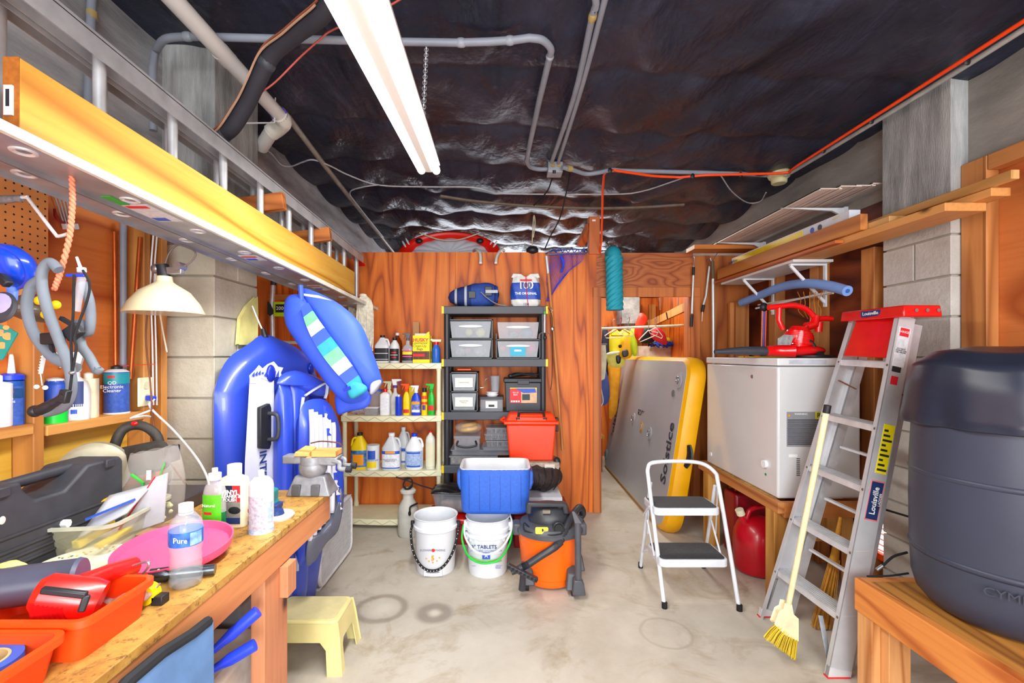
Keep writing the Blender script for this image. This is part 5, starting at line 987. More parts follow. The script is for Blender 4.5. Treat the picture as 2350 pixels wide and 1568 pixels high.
# blue folding chair cloth at the bench front, tools below
t = thing('folding_chair', 'folded blue canvas chair with black hem leaning on the bench front', 'chair', (-.66, .8, 0), local=False)
pts = [PX(x, y, -.655) for x, y in ((492, 1424), (486, 1426), (450, 1455), (380, 1500), (300, 1568), (240, 1640))]
top = [(p.y, p.z) for p in pts]; G().prism([(1.05, .06)] + top + [(.45, .88), (.45, .06)], (-.655, 0, 0), Y, Z, X * -.018).b('canvas', mat('blue_canvas', '6088bc', .85, 0, .12, 10), t, bev=.004)
G().tube([p + V((-.008, 0, .0)) for p in pts[1:]], .0115, 8).b('hem', mat('black_hem', '1c1e24', .8), t)
for y in (1.03, .5): G().tube([(-.675, y, 0), (-.675, y, .45)], .010, 8).b('leg', DGREY, t)
t = thing('sack', 'white paper sack with black lettering under the bench', 'sack', (-1.0, 1.3, 0), local=False); G().box((-1.30, 1.28, 0), (-.80, 1.56, .54)).b('sack_body', mat('white_sack', 'e6e4dc', .8, 0, .1, 14), t, bev=.02)
for k in range(5): G().bar((-.82, 1.27 - .002, .50 - .03 * k), (-1.05, 1.27 - .002, .34 - .03 * k), .02, .004).b('paper_edge', PAPER, t)
text('SAND MIX', .05, (-.93, 1.272, .36), V((.8, 0, .55)), V((-.55, 0, .8)), DGREY, t)
for k, (a, b_, lb) in enumerate(((PY(470, 1510, 1.19), PY(592, 1403, 1.25), 'upper blue-handled lopper grip under the bench'), (PY(470, 1548, 1.19), PY(585, 1480, 1.23), 'lower scuffed blue-handled lopper grip on the white sack'))):
    t = thing('lopper', lb, 'tool', a, local=False); G().tube([a.lerp(b_, .15), a.lerp(b_, .3), a.lerp(b_, .5), b_], [.010, .011, .016, .016], 12).b('handle', mat('lopper_blue', '2440e0', .4, 0, .06), t); G().tube([a + V((-.15, 0, -.12)), a.lerp(b_, .2)], .008, 8).b('shaft', DGREY, t)
t = thing('tool_bin', 'dark grey tool bin under the bench behind the lopper grips', 'bin', (-1.1, 1.62, 0)); G().box((-.35, -.04, 0), (.2, .15, .60)).b('bin_body', mat('dull_grey_bin', '77757a', .7, 0, .15), t, bev=.01)
# ---------------- inflatables, fan, stool, hanging ladders ----------------
def PD(a, b_, Y0): return PY(a, b_, Y0(a) if callable(Y0) else Y0)
DN = V((-.95, .31, 0)).normalized()
def pillow(name, px, Y0, th, m, parent, e=3., rings=7, sm=4, both=True):
    """inflated cushion with the outline px (pixels on plane Y0, optional per-point depth offset) and thickness th"""
    P = cat([PD(q[0], q[1], Y0) for q in px], sm, True); n = len(P); dn = DN if callable(Y0) else Y; c = sum(P, V((0, 0, 0))) / n; g = G()
    for side in ((-1, 1) if both else (-1,)):
        base = len(g.v)
        for k in range(rings + 1):
            s = 1 - k / rings; s = s ** .8; d = th * (1 - s ** e) ** (1 / e) if s < 1 else 0
            for p in P: g.v.append(c + (p - c) * s + dn * (side * d * .5))
        for k in range(rings):
            for i in range(n):
                j = (i + 1) % n; f = (base + k * n + i, base + k * n + j, base + (k + 1) * n + j, base + (k + 1) * n + i)
                g.f.append(f if side < 0 else tuple(reversed(f)))
    return g.b(name, m, parent, ang=180)
def patch(name, px, Y0, m, parent, th=.003, sm=1):
    P = [PD(q[0], q[1], Y0) for q in px]
    if sm > 1: P = cat(P, sm, True)
    n = len(P); return G().add(P + [p + Y * th for p in P], [tuple(range(n)), tuple(reversed(range(n, 2 * n)))] + [(i, (i + 1) % n, n + (i + 1) % n, n + i) for i in range(n)]).b(name, m, parent, smooth=False)
INF = mat('blue_vinyl', '3450cc', .28, 0, .05, 3, coat=.25); INFD = mat('deep_blue_vinyl', '1a2fa8', .3, 0, .05, 3); INW = mat('white_vinyl', 'd4d8e8', .35, 0, .05, 5); ING = mat('grey_vinyl', '5c6070', .4, 0, .08, 8)
fa = lambda a: 2.16 + .0027 * (a - 494)
def off(f, d): return lambda a: f(a) - d
t = thing('inflatable_boat', 'large blue inflatable boat with white panel and lettering standing against the block column', 'inflatable boat', (-1.25, 2.4, 0), local=False)
pillow('hull', [(496, 1520), (493, 1100), (491, 930), (497, 880), (522, 825), (570, 790), (605, 768), (650, 783), (700, 812), (722, 858), (732, 950), (722, 1378)], fa, .15, INF, t, 3.5)
pf = off(fa, .20)
patch('white_panel', [(573, 868), (598, 862), (628, 872), (632, 1100), (625, 1355), (556, 1400), (562, 1060)], pf, INW, t, sm=1)
g = [(572, 862), (586, 848), (594, 838), (602, 846), (614, 836), (628, 830), (638, 842), (650, 844), (644, 856), (648, 868), (634, 864), (620, 876), (600, 868), (588, 880), (574, 880)]
patch('white_splash', g, off(pf, .004), INW, t)
for k in range(9): patch('splash_fleck', [(578 + 7 * k, 862 - 2 * (k % 4)), (584 + 7 * k, 854 - 2 * (k % 3)), (583 + 7 * k, 866 - 2 * (k % 4))], off(pf, .012), INF, t)
uD = V((.31, .95, 0)); hq = lambda a, b_, d=.0: PD(a, b_, off(pf, d))
G().ell(hq(621, 857), (.02, .035, .045), 20, 10).b('port', INFD, t); G().ell(hq(713, 846, -.12), (.02, .03, .035), 20, 10).b('port', INFD, t)
hd = hq(600, 980); G().prism([(-.03, -.10), (.03, -.115), (.04, -.09), (.04, .09), (.03, .115), (-.03, .10)], hd, uD, Z, V((.024, -.008, 0))).b('handle_base', BLACK, t, bev=.006)
G().tube(cat([hd + uD * q + DN * -w + Z * zq for q, w, zq in ((.02, .02, .065), (.03, .06, .06), (.035, .07, .03), (.035, .07, -.03), (.03, .06, -.06), (.02, .02, -.065))], 5), .010, 10).b('handle', DGREY, t)
text('INTEX', .058, hq(603, 1034, .012), -Z, uD, NAVY, t, bold=.001, wscale=1.1, align='LEFT')
G().tube([PY(579, 702, 2.5), PY(590, 730, 2.5), PY(604, 762, 2.46)], .004, 6).b('tie_rope', WHITE, t); G().cyl(PY(603, 755, 2.46), PY(608, 775, 2.46), .012, .018).b('rope_tab', BLACK, t)
fb = off(fa, .25)
t = thing('inflatable_raft', 'deflating blue raft of upright tubes with white edge in front of the large boat', 'inflatable raft', (-1.1, 2.4, 0), local=False)
for a, b_, top in ((636, 664, 872), (662, 698, 862)): pillow('air_tube', [(a, 1450 - (a - 626)), (a, 1100), (a + 2, top + 30), ((a + b_) / 2, top), (b_ - 1, top + 25), (b_, 1100), (b_, 1420 - (a - 626))], fb, .09, INF, t, 2.5)
pillow('top_tube', [(636, 882), (650, 858), (690, 852), (750, 880), (752, 905), (728, 912), (700, 905), (660, 885)], fb, .09, INF, t, 2.5); pillow('side_tube', [(694, 1100), (700, 900), (735, 890), (745, 912), (735, 1100)], off(fb, -.05), .05, INFD, t, 3)
for pts in (((696, 912), (690, 960), (684, 1050), (682, 1200), (682, 1310)), ((701, 908), (725, 892), (749, 880), (750, 900), (746, 915))): G().tube(cat([PD(*q, off(fb, .08)) for q in pts], 5), .010, 8, flat=.6).b('white_edge', INW, t)
fc_ = off(fa, .40)
t = thing('pool_lounge', 'blue pool float with white ribbed centre and dark grey end beside the box fan', 'pool float', (-.95, 2.4, 0), local=False)
pillow('float_rim', [(685, 1150), (686, 980), (692, 935), (710, 918), (745, 918), (768, 945), (778, 1000), (783, 1080), (782, 1160), (770, 1215), (745, 1245), (728, 1270), (712, 1298), (690, 1298), (684, 1280)], fc_, .10, INF, t, 3)
fg = off(fc_, .10)
pillow('grey_end', [(783, 1120), (784, 1165), (772, 1218), (745, 1247), (728, 1272), (712, 1297), (703, 1292), (708, 1240), (732, 1222), (757, 1190), (770, 1150)], fg, .05, ING, t, 3)
g = G()
for k in range(6):
    xt = 716 + k * 10; xb = 712 + k * 10
    g.tube(cat([PD(xb, 1240 - k * 13, fg), PD(xb + 1, 1150, off(fg, .01)), PD(xt, 1000, off(fg, .01)), PD(xt - 2, 940 + k * 6, fg)], 5), .0125, 10)
g.b('ribbed_centre', INW, t)
for k in range(14): x = 740 + k * 2.6; yq = 930 + k * 17; patch('wave_print', [(x + 2, yq), (x + 9, yq + 4), (x + 7, yq + 12), (x + 13, yq + 18), (x + 3, yq + 20)], off(fg, .03), INW if k % 3 else INF, t)
# hanging lounge with checked strip
Yd = 2.42; NYL = mat('blue_nylon', '3556d2', .6, 0, .05, 6)
t = thing('water_hammock', 'blue fabric water lounge with teal and white checked strip hanging from the ladder', 'pool float', PY(760, 930, Yd), local=False)
pillow('left_lobe', [(652, 700), (662, 680), (685, 676), (702, 690), (738, 750), (790, 840), (830, 882), (846, 905), (820, 925), (782, 918), (728, 850), (682, 785), (655, 740)], Yd, .15, NYL, t, 2.4)
pillow('right_lobe', [(692, 665), (720, 668), (782, 700), (828, 745), (852, 800), (874, 862), (876, 882), (856, 905), (835, 880), (800, 850), (752, 780), (712, 710)], Yd + .04, .13, NYL, t, 2.4)
pillow('tail', [(770, 905), (805, 918), (850, 905), (842, 935), (800, 945), (775, 950)], Yd + .03, .05, NYL, t, 2.4)
CK = [mat('teal_check', '2c9cb0', .6), mat('mint_check', '6cc88e', .6), mat('white_check', 'bcbcc8', .6), NYL]
sp = cat([(697, 0, 700), (716, 0, 742), (742, 0, 785), (775, 0, 830), (808, 0, 872), (828, 0, 905)], 4); m_ = len(sp)
for i in range(m_ - 1):
    a, b_ = sp[i], sp[i + 1]; w0 = 9 + 11 * math.sin(PI * i / m_) ; w1 = 9 + 11 * math.sin(PI * (i + 1) / m_); k = (i // 2) % 4 if i > 1 else 3
    nx, ny = .80, -.6
    patch('check', [(a.x - w0 * nx, a.z - w0 * ny), (a.x + w0 * nx, a.z + w0 * ny), (b_.x + w1 * nx, b_.z + w1 * ny), (b_.x - w1 * nx, b_.z - w1 * ny)], Yd - .09, CK[k], t, th=.02)
pillow('teal_fold', [(796, 890), (812, 876), (838, 884), (842, 896), (826, 908), (805, 915)], Yd - .10, .04, CK[0], t, 2.5); pillow('white_fold', [(852, 880), (872, 872), (874, 882), (862, 900), (850, 905)], Yd - .02, .06, CK[2], t, 2.5)
G().tube([PY(690, 655, Yd - .02), PY(692, 690, Yd - .02)], .013, 8).b('hanging_loop', NYL, t); patch('white_piping', [(697, 674), (730, 678), (762, 690), (730, 684), (698, 679)], Yd - .06, INW, t); patch('strap', [(786, 893), (803, 886), (806, 893), (789, 900)], Yd - .125, INFD, t)
# things behind
t = thing('pump_pole', 'aluminium pole with black grip standing behind the boat', 'pole', PZ(628, 1400, 0), local=False); G().tube([PY(628, 640, 3.3), PY(624, 700, 3.3), PY(626, 790, 3.3), PY(628, 1200, 3.3)], .016, 12).b('pole', ALU2, t); G().tube([PY(629, 625, 3.3), PY(628, 655, 3.3)], .02, 12).b('grip', DGREY, t); G().tube([PY(626, 785, 3.32), PY(720, 788, 3.32)], .012, 10).b('crossbar', ALU2, t)
t = thing('air_pump', 'lime green and black hand pump box showing 2000 behind the water lounge', 'pump', PY(640, 720, 3.2), local=False); G().box(PY(627, 726, 3.2), PY(680, 696, 3.29)).b('case', mat('lime_case', 'b8d818', .4), t, bev=.004); G().box(PY(632, 717, 3.19), PY(672, 699, 3.2)).b('panel', BLACK, t, smooth=False); text('2000', .035, PY(645, 708, 3.187), X, Z, PAPER, t); G().box(PY(630, 696, 3.22), PY(650, 692, 3.26)).b('valve_row', ORANGE, t)
t = thing('strap', 'folded black strap hooked beside the lime pump', 'strap', PY(615, 710, 3.15), local=False); patch('webbing', [(603, 692), (610, 688), (622, 700), (628, 718), (620, 726), (596, 706), (608, 706)], 3.28, mat('black_webbing', '34343a', .8), t, th=.01)
t = thing('cloth_bag', 'pale yellow cloth bag pinned to the side of the left block column', 'bag', PX(560, 790, -1.40), local=False)
yq = [(583, 683), (560, 705), (545, 732), (541, 790), (583, 790), (584, 720)]; P = [PX(a, b_, -1.412) for a, b_ in yq]
G().add(P + [p + X * .02 for p in P], [tuple(range(6)), tuple(reversed(range(6, 12)))] + [(i, (i + 1) % 6, 6 + (i + 1) % 6, 6 + i) for i in range(6)]).b('cloth', mat('pale_yellow_cloth', 'e4dc8e', .8, 0, .1, 10), t, bev=.004, smooth=False)
for nm, x0, x1, y0, y1, yy in (('thick white string mop head hanging from the end of the ladder', 818, 856, 678, 800, 3.55), ('second white string mop hanging behind the ladder rail', 800, 815, 690, 745, 3.75)):
    t = thing('mop_head', nm, 'mop', PY((x0 + x1) / 2, y0, yy), local=False); g = G()
    for k in range(26):
        u = k / 25; xx = x0 + (x1 - x0) * u; xt = (x0 + x1) / 2 - 8 + 12 * u
        g.tube(cat([PY(xt, y0 + 4 * abs(u - .4), yy), PY(x0 + (x1 - x0) * (u * .9 + .05), y0 + 22, yy - .02), PY(xx, y1 - 30, yy + .02 * math.sin(k * 3)), PY(xx - 2 * math.sin(k * 2.1), y1 - 6 * math.sin(k), yy + .01 * math.sin(k * 5))], 3), .0055, 5)
    g.b('strings', mat('mop_cotton', 'dcd6c4', .9, 0, .15, 40), t, kind='stuff'); G().ell(PY((x0 + x1) / 2 - 4, y0, yy), (.03, .02, .015)).b('binding', mat('mop_cotton', ''), t)
# box fan
t = thing('box_fan', 'white box fan with fine grille standing on the floor behind the stool', 'fan', (-1.17, 3.11, 0)); FANG = mat('fan_grey', '8c92a4', .45, 0, .05)
out = rrect(-.31, .31, .012, .44, .07); G().prism(out, (-.055, 0, 0), Y, Z, X * .10).b('fan_case', FANG, t, bev=.006)
g = G(); ro = [V((.048, y, z)) for y, z in cat([(a, b_, 0) for a, b_ in []], 1)] if False else None
g.tube([V((.050, y, z)) for y, z in rrect(-.297, .297, .025, .427, .06)], .014, 8, closed=True).b('rim', WHITE, t)
g = G()
for k in range(27): y = -.285 + k * .022; g.box((.048, y - .0035, .03), (.054, y + .0035, .425))
for k in range(36): z = .035 + k * .0112; g.box((.053, -.29, z - .0022), (.058, .29, z + .0022))
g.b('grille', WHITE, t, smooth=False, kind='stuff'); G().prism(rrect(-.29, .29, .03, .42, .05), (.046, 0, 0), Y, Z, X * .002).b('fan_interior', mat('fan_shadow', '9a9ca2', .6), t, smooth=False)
for y in (-.25, .25): G().box((-.05, y - .03, 0), (.045, y + .03, .014)).b('foot', WHITE, t)
G().tube(cat([(-.055, -.28, .1), (-.12, -.3, .06), (-.2, -.25, .01)], 5), .003, 6).b('power_cord', WHITE, t)
# cream step stool
STL = mat('butter_plastic', 'ecdf9a', .4, 0, .06, 6)
t = thing('step_stool', 'butter-yellow plastic step stool on the floor at the bench end', 'step stool', (-.92, 2.22, 0))
tw, td, H = .165, .115, .235
G().prism(rrect(-tw, tw, -td, td, .03, 6), (0, 0, H - .022), X, Y, Z * .022).b('seat', STL, t, bev=.008); G().prism(rrect(-tw + .02, tw - .02, -td + .018, td - .018, .02, 5), (0, 0, H), X, Y, Z * .002).b('seat_mat', mat('butter_mat', 'd8cc96', .7, 0, .06), t)
def apron(y, s):
    a = [(-tw, H - .01), (tw, H - .01), (tw + .012, .16), (tw + .03, 0), (tw - .035, 0), (tw - .045, .11), (tw - .075, .145), (-tw + .075, .145), (-tw + .045, .11), (-tw + .035, 0), (-tw - .03, 0), (-tw - .012, .16)]
    n = len(a); f0 = [V((x, s * (td - .002 + (H - z) * .13), z)) for x, z in a]; return G().add(f0 + [p + Y * (-s * .006) for p in f0], [tuple(range(n)), tuple(reversed(range(n, 2 * n)))] + [(i, (i + 1) % n, n + (i + 1) % n, n + i) for i in range(n)])
for s in (-1, 1): apron(0, s).b('side_panel', STL, t, bev=.002, smooth=False)
for s in (-1, 1):
    a = [(-td, H - .01), (td, H - .01), (td + .008, .16), (td + .03, 0), (td - .025, 0), (td - .035, .11), (td - .055, .135), (-td + .055, .135), (-td + .035, .11), (-td + .025, 0), (-td - .03, 0), (-td - .008, .16)]
    n = len(a); f0 = [V((s * (tw - .002 + (H - z) * .13), y, z)) for y, z in a]; G().add(f0 + [p + X * (-s * .006) for p in f0], [tuple(range(n)), tuple(reversed(range(n, 2 * n)))] + [(i, (i + 1) % n, n + (i + 1) % n, n + i) for i in range(n)]).b('side_panel', STL, t, bev=.002, smooth=False)
# ---------------- hanging aluminium ladders and plank ----------------
def rail(p, q, wdt, dep, fl, up, th=.004):
    """C-channel rail from p to q: web of width wdt with flanges"""
    g = G(); return g
RAILM = mat('ladder_aluminium', 'b0b2b8', .38, .55, .14, 7)
t = thing('extension_ladder', 'long aluminium extension ladder hung on edge along the left wall', 'ladder', (-1.2, 2.2, 1.93), local=False)
y0, y1 = .2, 3.86
for xa, xb, zl, zh, nm in ((-1.245, -1.16, 1.935, 2.375, 0), (-1.345, -1.26, 1.945, 2.40, 1)):
    la, lb2 = ((-1.19, -1.05), (-1.29, -1.197))[nm]
    g = G().box((la, y0, 1.925), (lb2, y1, 1.928)); g.box((lb2 - .004, y0, 1.915), (lb2, y1, 1.936)).box((la, y0, 1.915), (la + .004, y1, 1.94)); g.b('lower_rail', RAILM, t, smooth=False)
    g = G().box((xa, y0, zh), (xb, y1, zh + .003)); g.box((xb - .003, y0, zh - .058), (xb, y1, zh + .012)).box((xa, y0, zh - .028), (xa + .003, y1, zh + .012)); g.b('upper_rail', ALU, t, smooth=False)
    k = 0; y = .45 + .12 * nm
    while y < y1 - .05:
        r = G().cyl(((xa + xb) / 2, y, zl - .001), ((xa + xb) / 2, y, zh + .002), .0165, n=14).b('rung', ALU, t)
        G().lathe([(.027, 0), (.025, -.004), (.020, -.005), (.014, -.001)], ((la + lb2) / 2 + .01, y, 1.926), 18).b('rung_ferrule', ALU2, r); y += .305
G().box((-1.049, y0, 1.915), (-1.036, y1, 1.938)).b('white_lip', mat('white_lip_paint', 'e4e4d8', .4), t, smooth=False)
lb = [(2.03, .09, 'label'), (1.40, .16, 'label'), (2.75, .14, 'label')]
for y, l, nm in lb:
    o = G().box((-1.17, y, 1.9235), (-1.085, y + l, 1.9248)).b('sticker', mat('sticker_white', 'dcdce0', .5, 0, .1, 60), t, smooth=False)
    G().box((-1.165, y + .01, 1.9225), (-1.10, y + .03, 1.9235)).b('red_print', LR, o, smooth=False); G().box((-1.165, y + l - .04, 1.9225), (-1.12, y + l - .01, 1.9235)).b('blue_print', LBL, o, smooth=False)
G().box((-1.17, 1.33, 1.9225), (-1.14, 1.40, 1.9245)).b('green_print', LG, t, smooth=False)
G().box((-1.285, y1 - .005, 1.92), (-1.17, y1 + .01, 1.96)).b('end_cap', RUBBER, t, bev=.003); G().bar((-1.22, y1 - .02, 2.40), (-1.22, y1 + .12, 2.32), .08, .006).b('red_foot', RED, t, smooth=False)
def shear(o):
    for c in o.children:
        for v in c.data.vertices: v.co.z += .018 - .031 * (v.co.y + 2.2 - 1.1)
        shear(c)
shear(t)
t = thing('plank', 'bright yellow-grained pine plank lying on edge against the hanging ladder', 'plank', (-1.15, 2.3, 1.95), local=False)
PLK = wood('pine_plank', 'f4c65e', 'c27a1c', 'Y', 9, 2.6, .10, knots=True, mid='ecb244', blotch=.05)
bq = [(-1.165, 1.067, 1.985), (-1.127, 1.067, 1.985), (-1.158, 3.62, 1.945), (-1.196, 3.62, 1.945)]
G().hexa(bq + [(x, y, z + .184) for x, y, z in bq]).b('plank_body', PLK, t, smooth=False, bev=.003)
G().hexa([q_ + V((0, -.002, 0)) for q_ in map(V, (bq[0], bq[1]))] + [V(bq[1]), V(bq[0])] + [V(bq[0]) + V((0, -.002, .184)), V(bq[1]) + V((0, -.002, .184)), V(bq[1]) + Z * .184, V(bq[0]) + Z * .184]).b('end_grain', mat('end_grain', 'b4661c', .7, 0, .15, 60), t, smooth=False)
st = G().box((-1.158, 1.060, 2.03), (-1.138, 1.0645, 2.10)).b('sticker', PAPER, t, smooth=False); G().box((-1.152, 1.059, 2.05), (-1.144, 1.060, 2.09)).b('print', LB, st, smooth=False)
for k, (a, b_, lbq) in enumerate((((525, 445), (565, 400), 'nearer orange-brown wood block bracing the hanging ladder'), ((620, 505), (668, 472), 'farther orange-brown wood block bracing the hanging ladder'))):
    yq = (2.32, 2.95)[k]; tag(G().bar((-1.66, yq, 2.20 - .02), (-1.10, yq, 2.255), .04, .085).b('wood_block', wood('brace_wood', 'c87838', '8c4a1c', 'X', 5, 4, .1), smooth=False, bev=.003), lbq, 'wood block')
for yq in (.9, 3.3):
    tag(G().box((-1.68, yq, 1.865), (-1.12, yq + .038, 1.91)).b('support_arm', wood('arm_wood', 'b87030', '8a4818', 'X', 5, 4, .1), smooth=False), ('near' if yq < 1 else 'far') + ' wooden arm holding up the hanging ladder', 'bracket')
# ---------------- right side ----------------
# inflatable dock
t = thing('inflatable_dock', 'grey and yellow inflatable platform on edge leaning in the doorway', 'inflatable dock', (1.5, 4.9, 0), local=False)
DY = mat('dock_yellow', 'f2ae06', .4, 0, .05, 5); DG = mat('dock_grey', 'b6b8be', .3, 0, .06, 1.5)
n0, n1 = V((1.31, 3.66, .0)), V((1.54, 3.66, 1.46)); f0, f1 = V((1.36, 6.05, .0)), V((1.62, 6.05, 1.46)); th = .165
up = (n1 - n0).normalized(); al = (f0 - n0).normalized(); nn = al.cross(up).normalized()
if nn.x < 0: nn = -nn
L, Hh = (f0 - n0).length, (n1 - n0).length
def dk(u, v, w_): return n0 + nn * w_ + (n0.lerp(f0, u) - n0) + up * (v * Hh) + (f1 - f0 - (n1 - n0)) * (u * v)
g = G(); out = rrect(0, L, 0, Hh, .17, 8); n = len(out)
prof = [(.045, .0), (.012, .02), (0, .055), (0, .11), (.012, .145), (.045, .165)]
for ins, w_ in prof:
    for x, z in out:
        cx_, cz_ = L / 2, Hh / 2; sx, sz = (L / 2 - ins) / (L / 2), (Hh / 2 - ins) / (Hh / 2); u, v = (cx_ + (x - cx_) * sx) / L, (cz_ + (z - cz_) * sz) / Hh; g.v.append(dk(u, v, w_))
for q in range(len(prof) - 1):
    for i in range(n): j = (i + 1) % n; g.f.append((q * n + i, q * n + j, (q + 1) * n + j, (q + 1) * n + i))
g.f.append(tuple(range((len(prof) - 1) * n, len(prof) * n))); g.b('side_wall', DY, t)
def face(ins, w0, w1, m, nm):
    o2 = rrect(ins, L - ins, ins, Hh - ins, .17 - ins * .6, 8); A = [dk(x / L, z / Hh, w0) for x, z in o2]; return G().add(A + [p + nn * (w1 - w0) for p in A], [tuple(range(n)), tuple(reversed(range(n, 2 * n)))] + [(i, (i + 1) % n, n + (i + 1) % n, n + i) for i in range(n)]).b(nm, m, t)
face(.045, -.002, .01, DG, 'top_deck')
def dpt(u, v, w_=-.006): return dk(u, v, w_)
ua, va = -al, up
text('Solstice', .16, dpt(.30, .40), -up * -1 if False else up, al, mat('faded_print', '5a6270', .5), t, bold=.002) if False else None
text('Solstice', .13, dpt(.42, .585), al, -up, mat('dark_print', '3a404c', .5), t, bold=.002)
text('Solstice', .17, dpt(.075, .44), up, al, mat('dark_print', ''), t, bold=.003); text('Solstice', .17, dpt(.90, .45), up, al, mat('dark_print', ''), t, bold=.003)
MM = lambda c, r, m, nm: G().prism([(r * math.cos(2 * PI * k / 20), r * math.sin(2 * PI * k / 20)) for k in range(20)], c, al, up, nn * -.004).b(nm, m, t)
MM(dpt(.42, .50), .05, mat('amber_print', 'e8a020', .5), 'emblem'); MM(dpt(.42, .50, -.011), .03, DG, 'emblem_centre')
for u, v in ((.075, .86), (.30, .49), (.56, .53), (.96, .12)):
    MM(dpt(u, v), .06 if v < .8 else .07, mat('light_patch', 'bcbec4', .4), 'ring_patch'); G().tube([dpt(u, v, -.02) + al * (.025 * math.cos(a)) + up * (.03 * math.sin(a)) for a in [2 * PI * k / 12 for k in range(12)]], .004, 6, closed=True).b('steel_ring', STEEL, t)
MM(dpt(.11, .78), .03, mat('valve_grey', '8a8e96', .3, .3), 'valve'); hc = [n0 + nn * .085 + up * (Hh * (.52 - .12 * k / 6)) - al * (.004 + .018 * math.sin(PI * k / 6)) + nn * (.018 * math.sin(PI * k / 6)) for k in range(7)]
G().tube(hc, [.012, .014, .016, .017, .016, .014, .012], 8, flat=2).b('carry_handle', BLACK, t)
# folding white step ladder
t = thing('step_ladder', 'white two-step folding stool with black treads in front of the doorway', 'step ladder', (1.17, 2.85, 0), local=False)
TR = mat('black_tread', '3c3e44', .7, 0, .15, 60, bump=.3); PW = mat('white_steel', 'd8dbe2', .35, 0, .05)
fl, fr, rl, rrr = PZ(1525, 1396, .0), PZ(1697, 1402, 0), PZ(1470, 1303, 0), PZ(1614, 1303, 0)
hl, hr = PY(1487, 1090, 2.86), PY(1648, 1102, 2.86)
top = cat([fl, fl.lerp(hl, .5), hl.lerp(fl, .06), PY(1487, 1075, 2.88), PY(1500, 1062, 2.9), PY(1560, 1059, 2.92), PY(1610, 1064, 2.92), PY(1640, 1084, 2.9), PY(1648, 1110, 2.86), hr.lerp(fr, .5), fr], 6)
G().tube(top, .0125, 12).b('front_frame', PW, t)
for a, b_ in ((rl, PY(1493, 1108, 2.90)), (rrr, PY(1641, 1115, 2.9))): G().tube([a, b_], .0115, 10).b('rear_leg', PW, t)
G().tube(cat([rl.lerp(PY(1493, 1108, 2.9), .2), PY(1490, 1262, 3.0), PY(1520, 1260, 2.9)], 4), .008, 8).b('rear_brace', PW, t)
for nm, ys, zs, xa, xb, d in (('upper', 2.74, .545, 1503, 1655, .235), ('lower', 2.66, .270, 1515, 1674, .25)):
    pa, pb = PY(xa, 1200, ys), PY(xb, 1200, ys); x0, x1 = pa.x, pb.x
    G().prism(rrect(x0, x1, ys, ys + d, .035, 5), (0, 0, zs - .045), X, Y, Z * .045).b('step', PW, t, bev=.005); G().prism(rrect(x0 + .012, x1 - .012, ys + .012, ys + d - .008, .028, 5), (0, 0, zs), X, Y, Z * .003).b('tread', TR, t)
    for x in (x0, x1): G().tube([(x, ys + .1, zs - .02), (x, ys + .23, zs - .12 if nm == 'upper' else zs + .15)], .006, 8).b('link', PW, t)
for x in (PY(1480, 1120, 2.95).x, PY(1637, 1120, 2.95).x): G().tube([(x + .02, 2.93, .70), (x + .03, 2.98, .30)], .005, 6).b('stay', PW, t)
for p in (fl, fr, rl, rrr): G().lathe([(.016, -.001), (.016, .035)], (p.x, p.y, 0), 12).b('rubber_foot', RUBBER, t)
# freezer on a lumber stand
FRW = mat('freezer_enamel', 'd4d5d6', .22, 0, .02, 2, coat=.5); fx0, fx1, fy0, fy1, fz0, fz1 = 1.635, 2.125, 2.68, 3.60, .622, 1.452
t = thing('chest_freezer', 'white chest freezer on a wooden stand with grey warning label', 'freezer', ((fx0 + fx1) / 2, (fy0 + fy1) / 2, fz0), local=False)
G().box((fx0, fy0, fz0), (fx1, fy1, fz1 - .05)).b('cabinet', FRW, t, bev=.012, seg=3); ld = G().box((fx0 - .004, fy0 - .006, fz1 - .046), (fx1 + .004, fy1 + .004, fz1)).b('lid', mat('freezer_lid', 'dcdddf', .25, 0, .02), t, bev=.008, seg=3)
G().box((fx0 + .06, fy0 - .010, fz1 - .034), (fx0 + .28, fy0 - .006, fz1 - .012)).b('lid_grip', mat('grip_white', 'c8ccd8', .3), ld, bev=.002)
G().cyl((fx0 - .004, 2.95, 1.33), (fx0 + .001, 2.95, 1.33), .012, n=16).b('lock', STEEL, t); kd = G().cyl((fx0 - .018, 2.80, .80), (fx0 + .001, 2.80, .80), .024, n=20).b('dial', WHITE, t); G().cyl((fx0 - .003, 2.80, .735), (fx0 + .001, 2.80, .735), .008, n=12).b('lamp', mat('green_lens', '0a8a4a', .3), t)
G().cyl((fx0 - .006, 3.53, .70), (fx0 + .001, 3.53, .70), .016, n=16).b('drain_plug', WHITE, t)
lb_ = G().box((1.687, fy0 - .0015, .93), (1.92, fy0, 1.135)).b('warning_label', mat('label_grey', '8e9096', .5, 0, .04), t, smooth=False)
for k in range(13): G().box((1.692, fy0 - .0025, 1.085 - .0118 * k), (1.915 - .02 * (k % 3), fy0 - .0015, 1.0895 - .0118 * k)).b('text_line', LB, lb_, smooth=False)
G().box((1.855, fy0 - .0025, 1.093), (1.92, fy0 - .0015, 1.135)).b('code_patch', mat('lime_yellow', 'd0d020', .5), lb_, smooth=False); text('R', .04, (1.875, fy0 - .0028, 1.114), X, Z, BLACK, t); text('WARNING', .016, (1.77, fy0 - .0028, 1.122), X, Z, PAPER, t); G().prism([(0, 0), (.018, 0), (.009, .016)], (1.692, fy0 - .002, 1.108), X, Z, Y * -.001).b('warning_triangle', OB, lb_)
G().box((1.70, fy0 - .0015, .868), (1.75, fy0, .884)).b('serial_plate', PAPER, t, smooth=False); g = G()
for k in range(9): g.box((1.745, fy0 - .0015, .76 + .012 * k), (1.765, fy0, .765 + .012 * k))
g.b('vent_slots', DGREY, t, smooth=False)
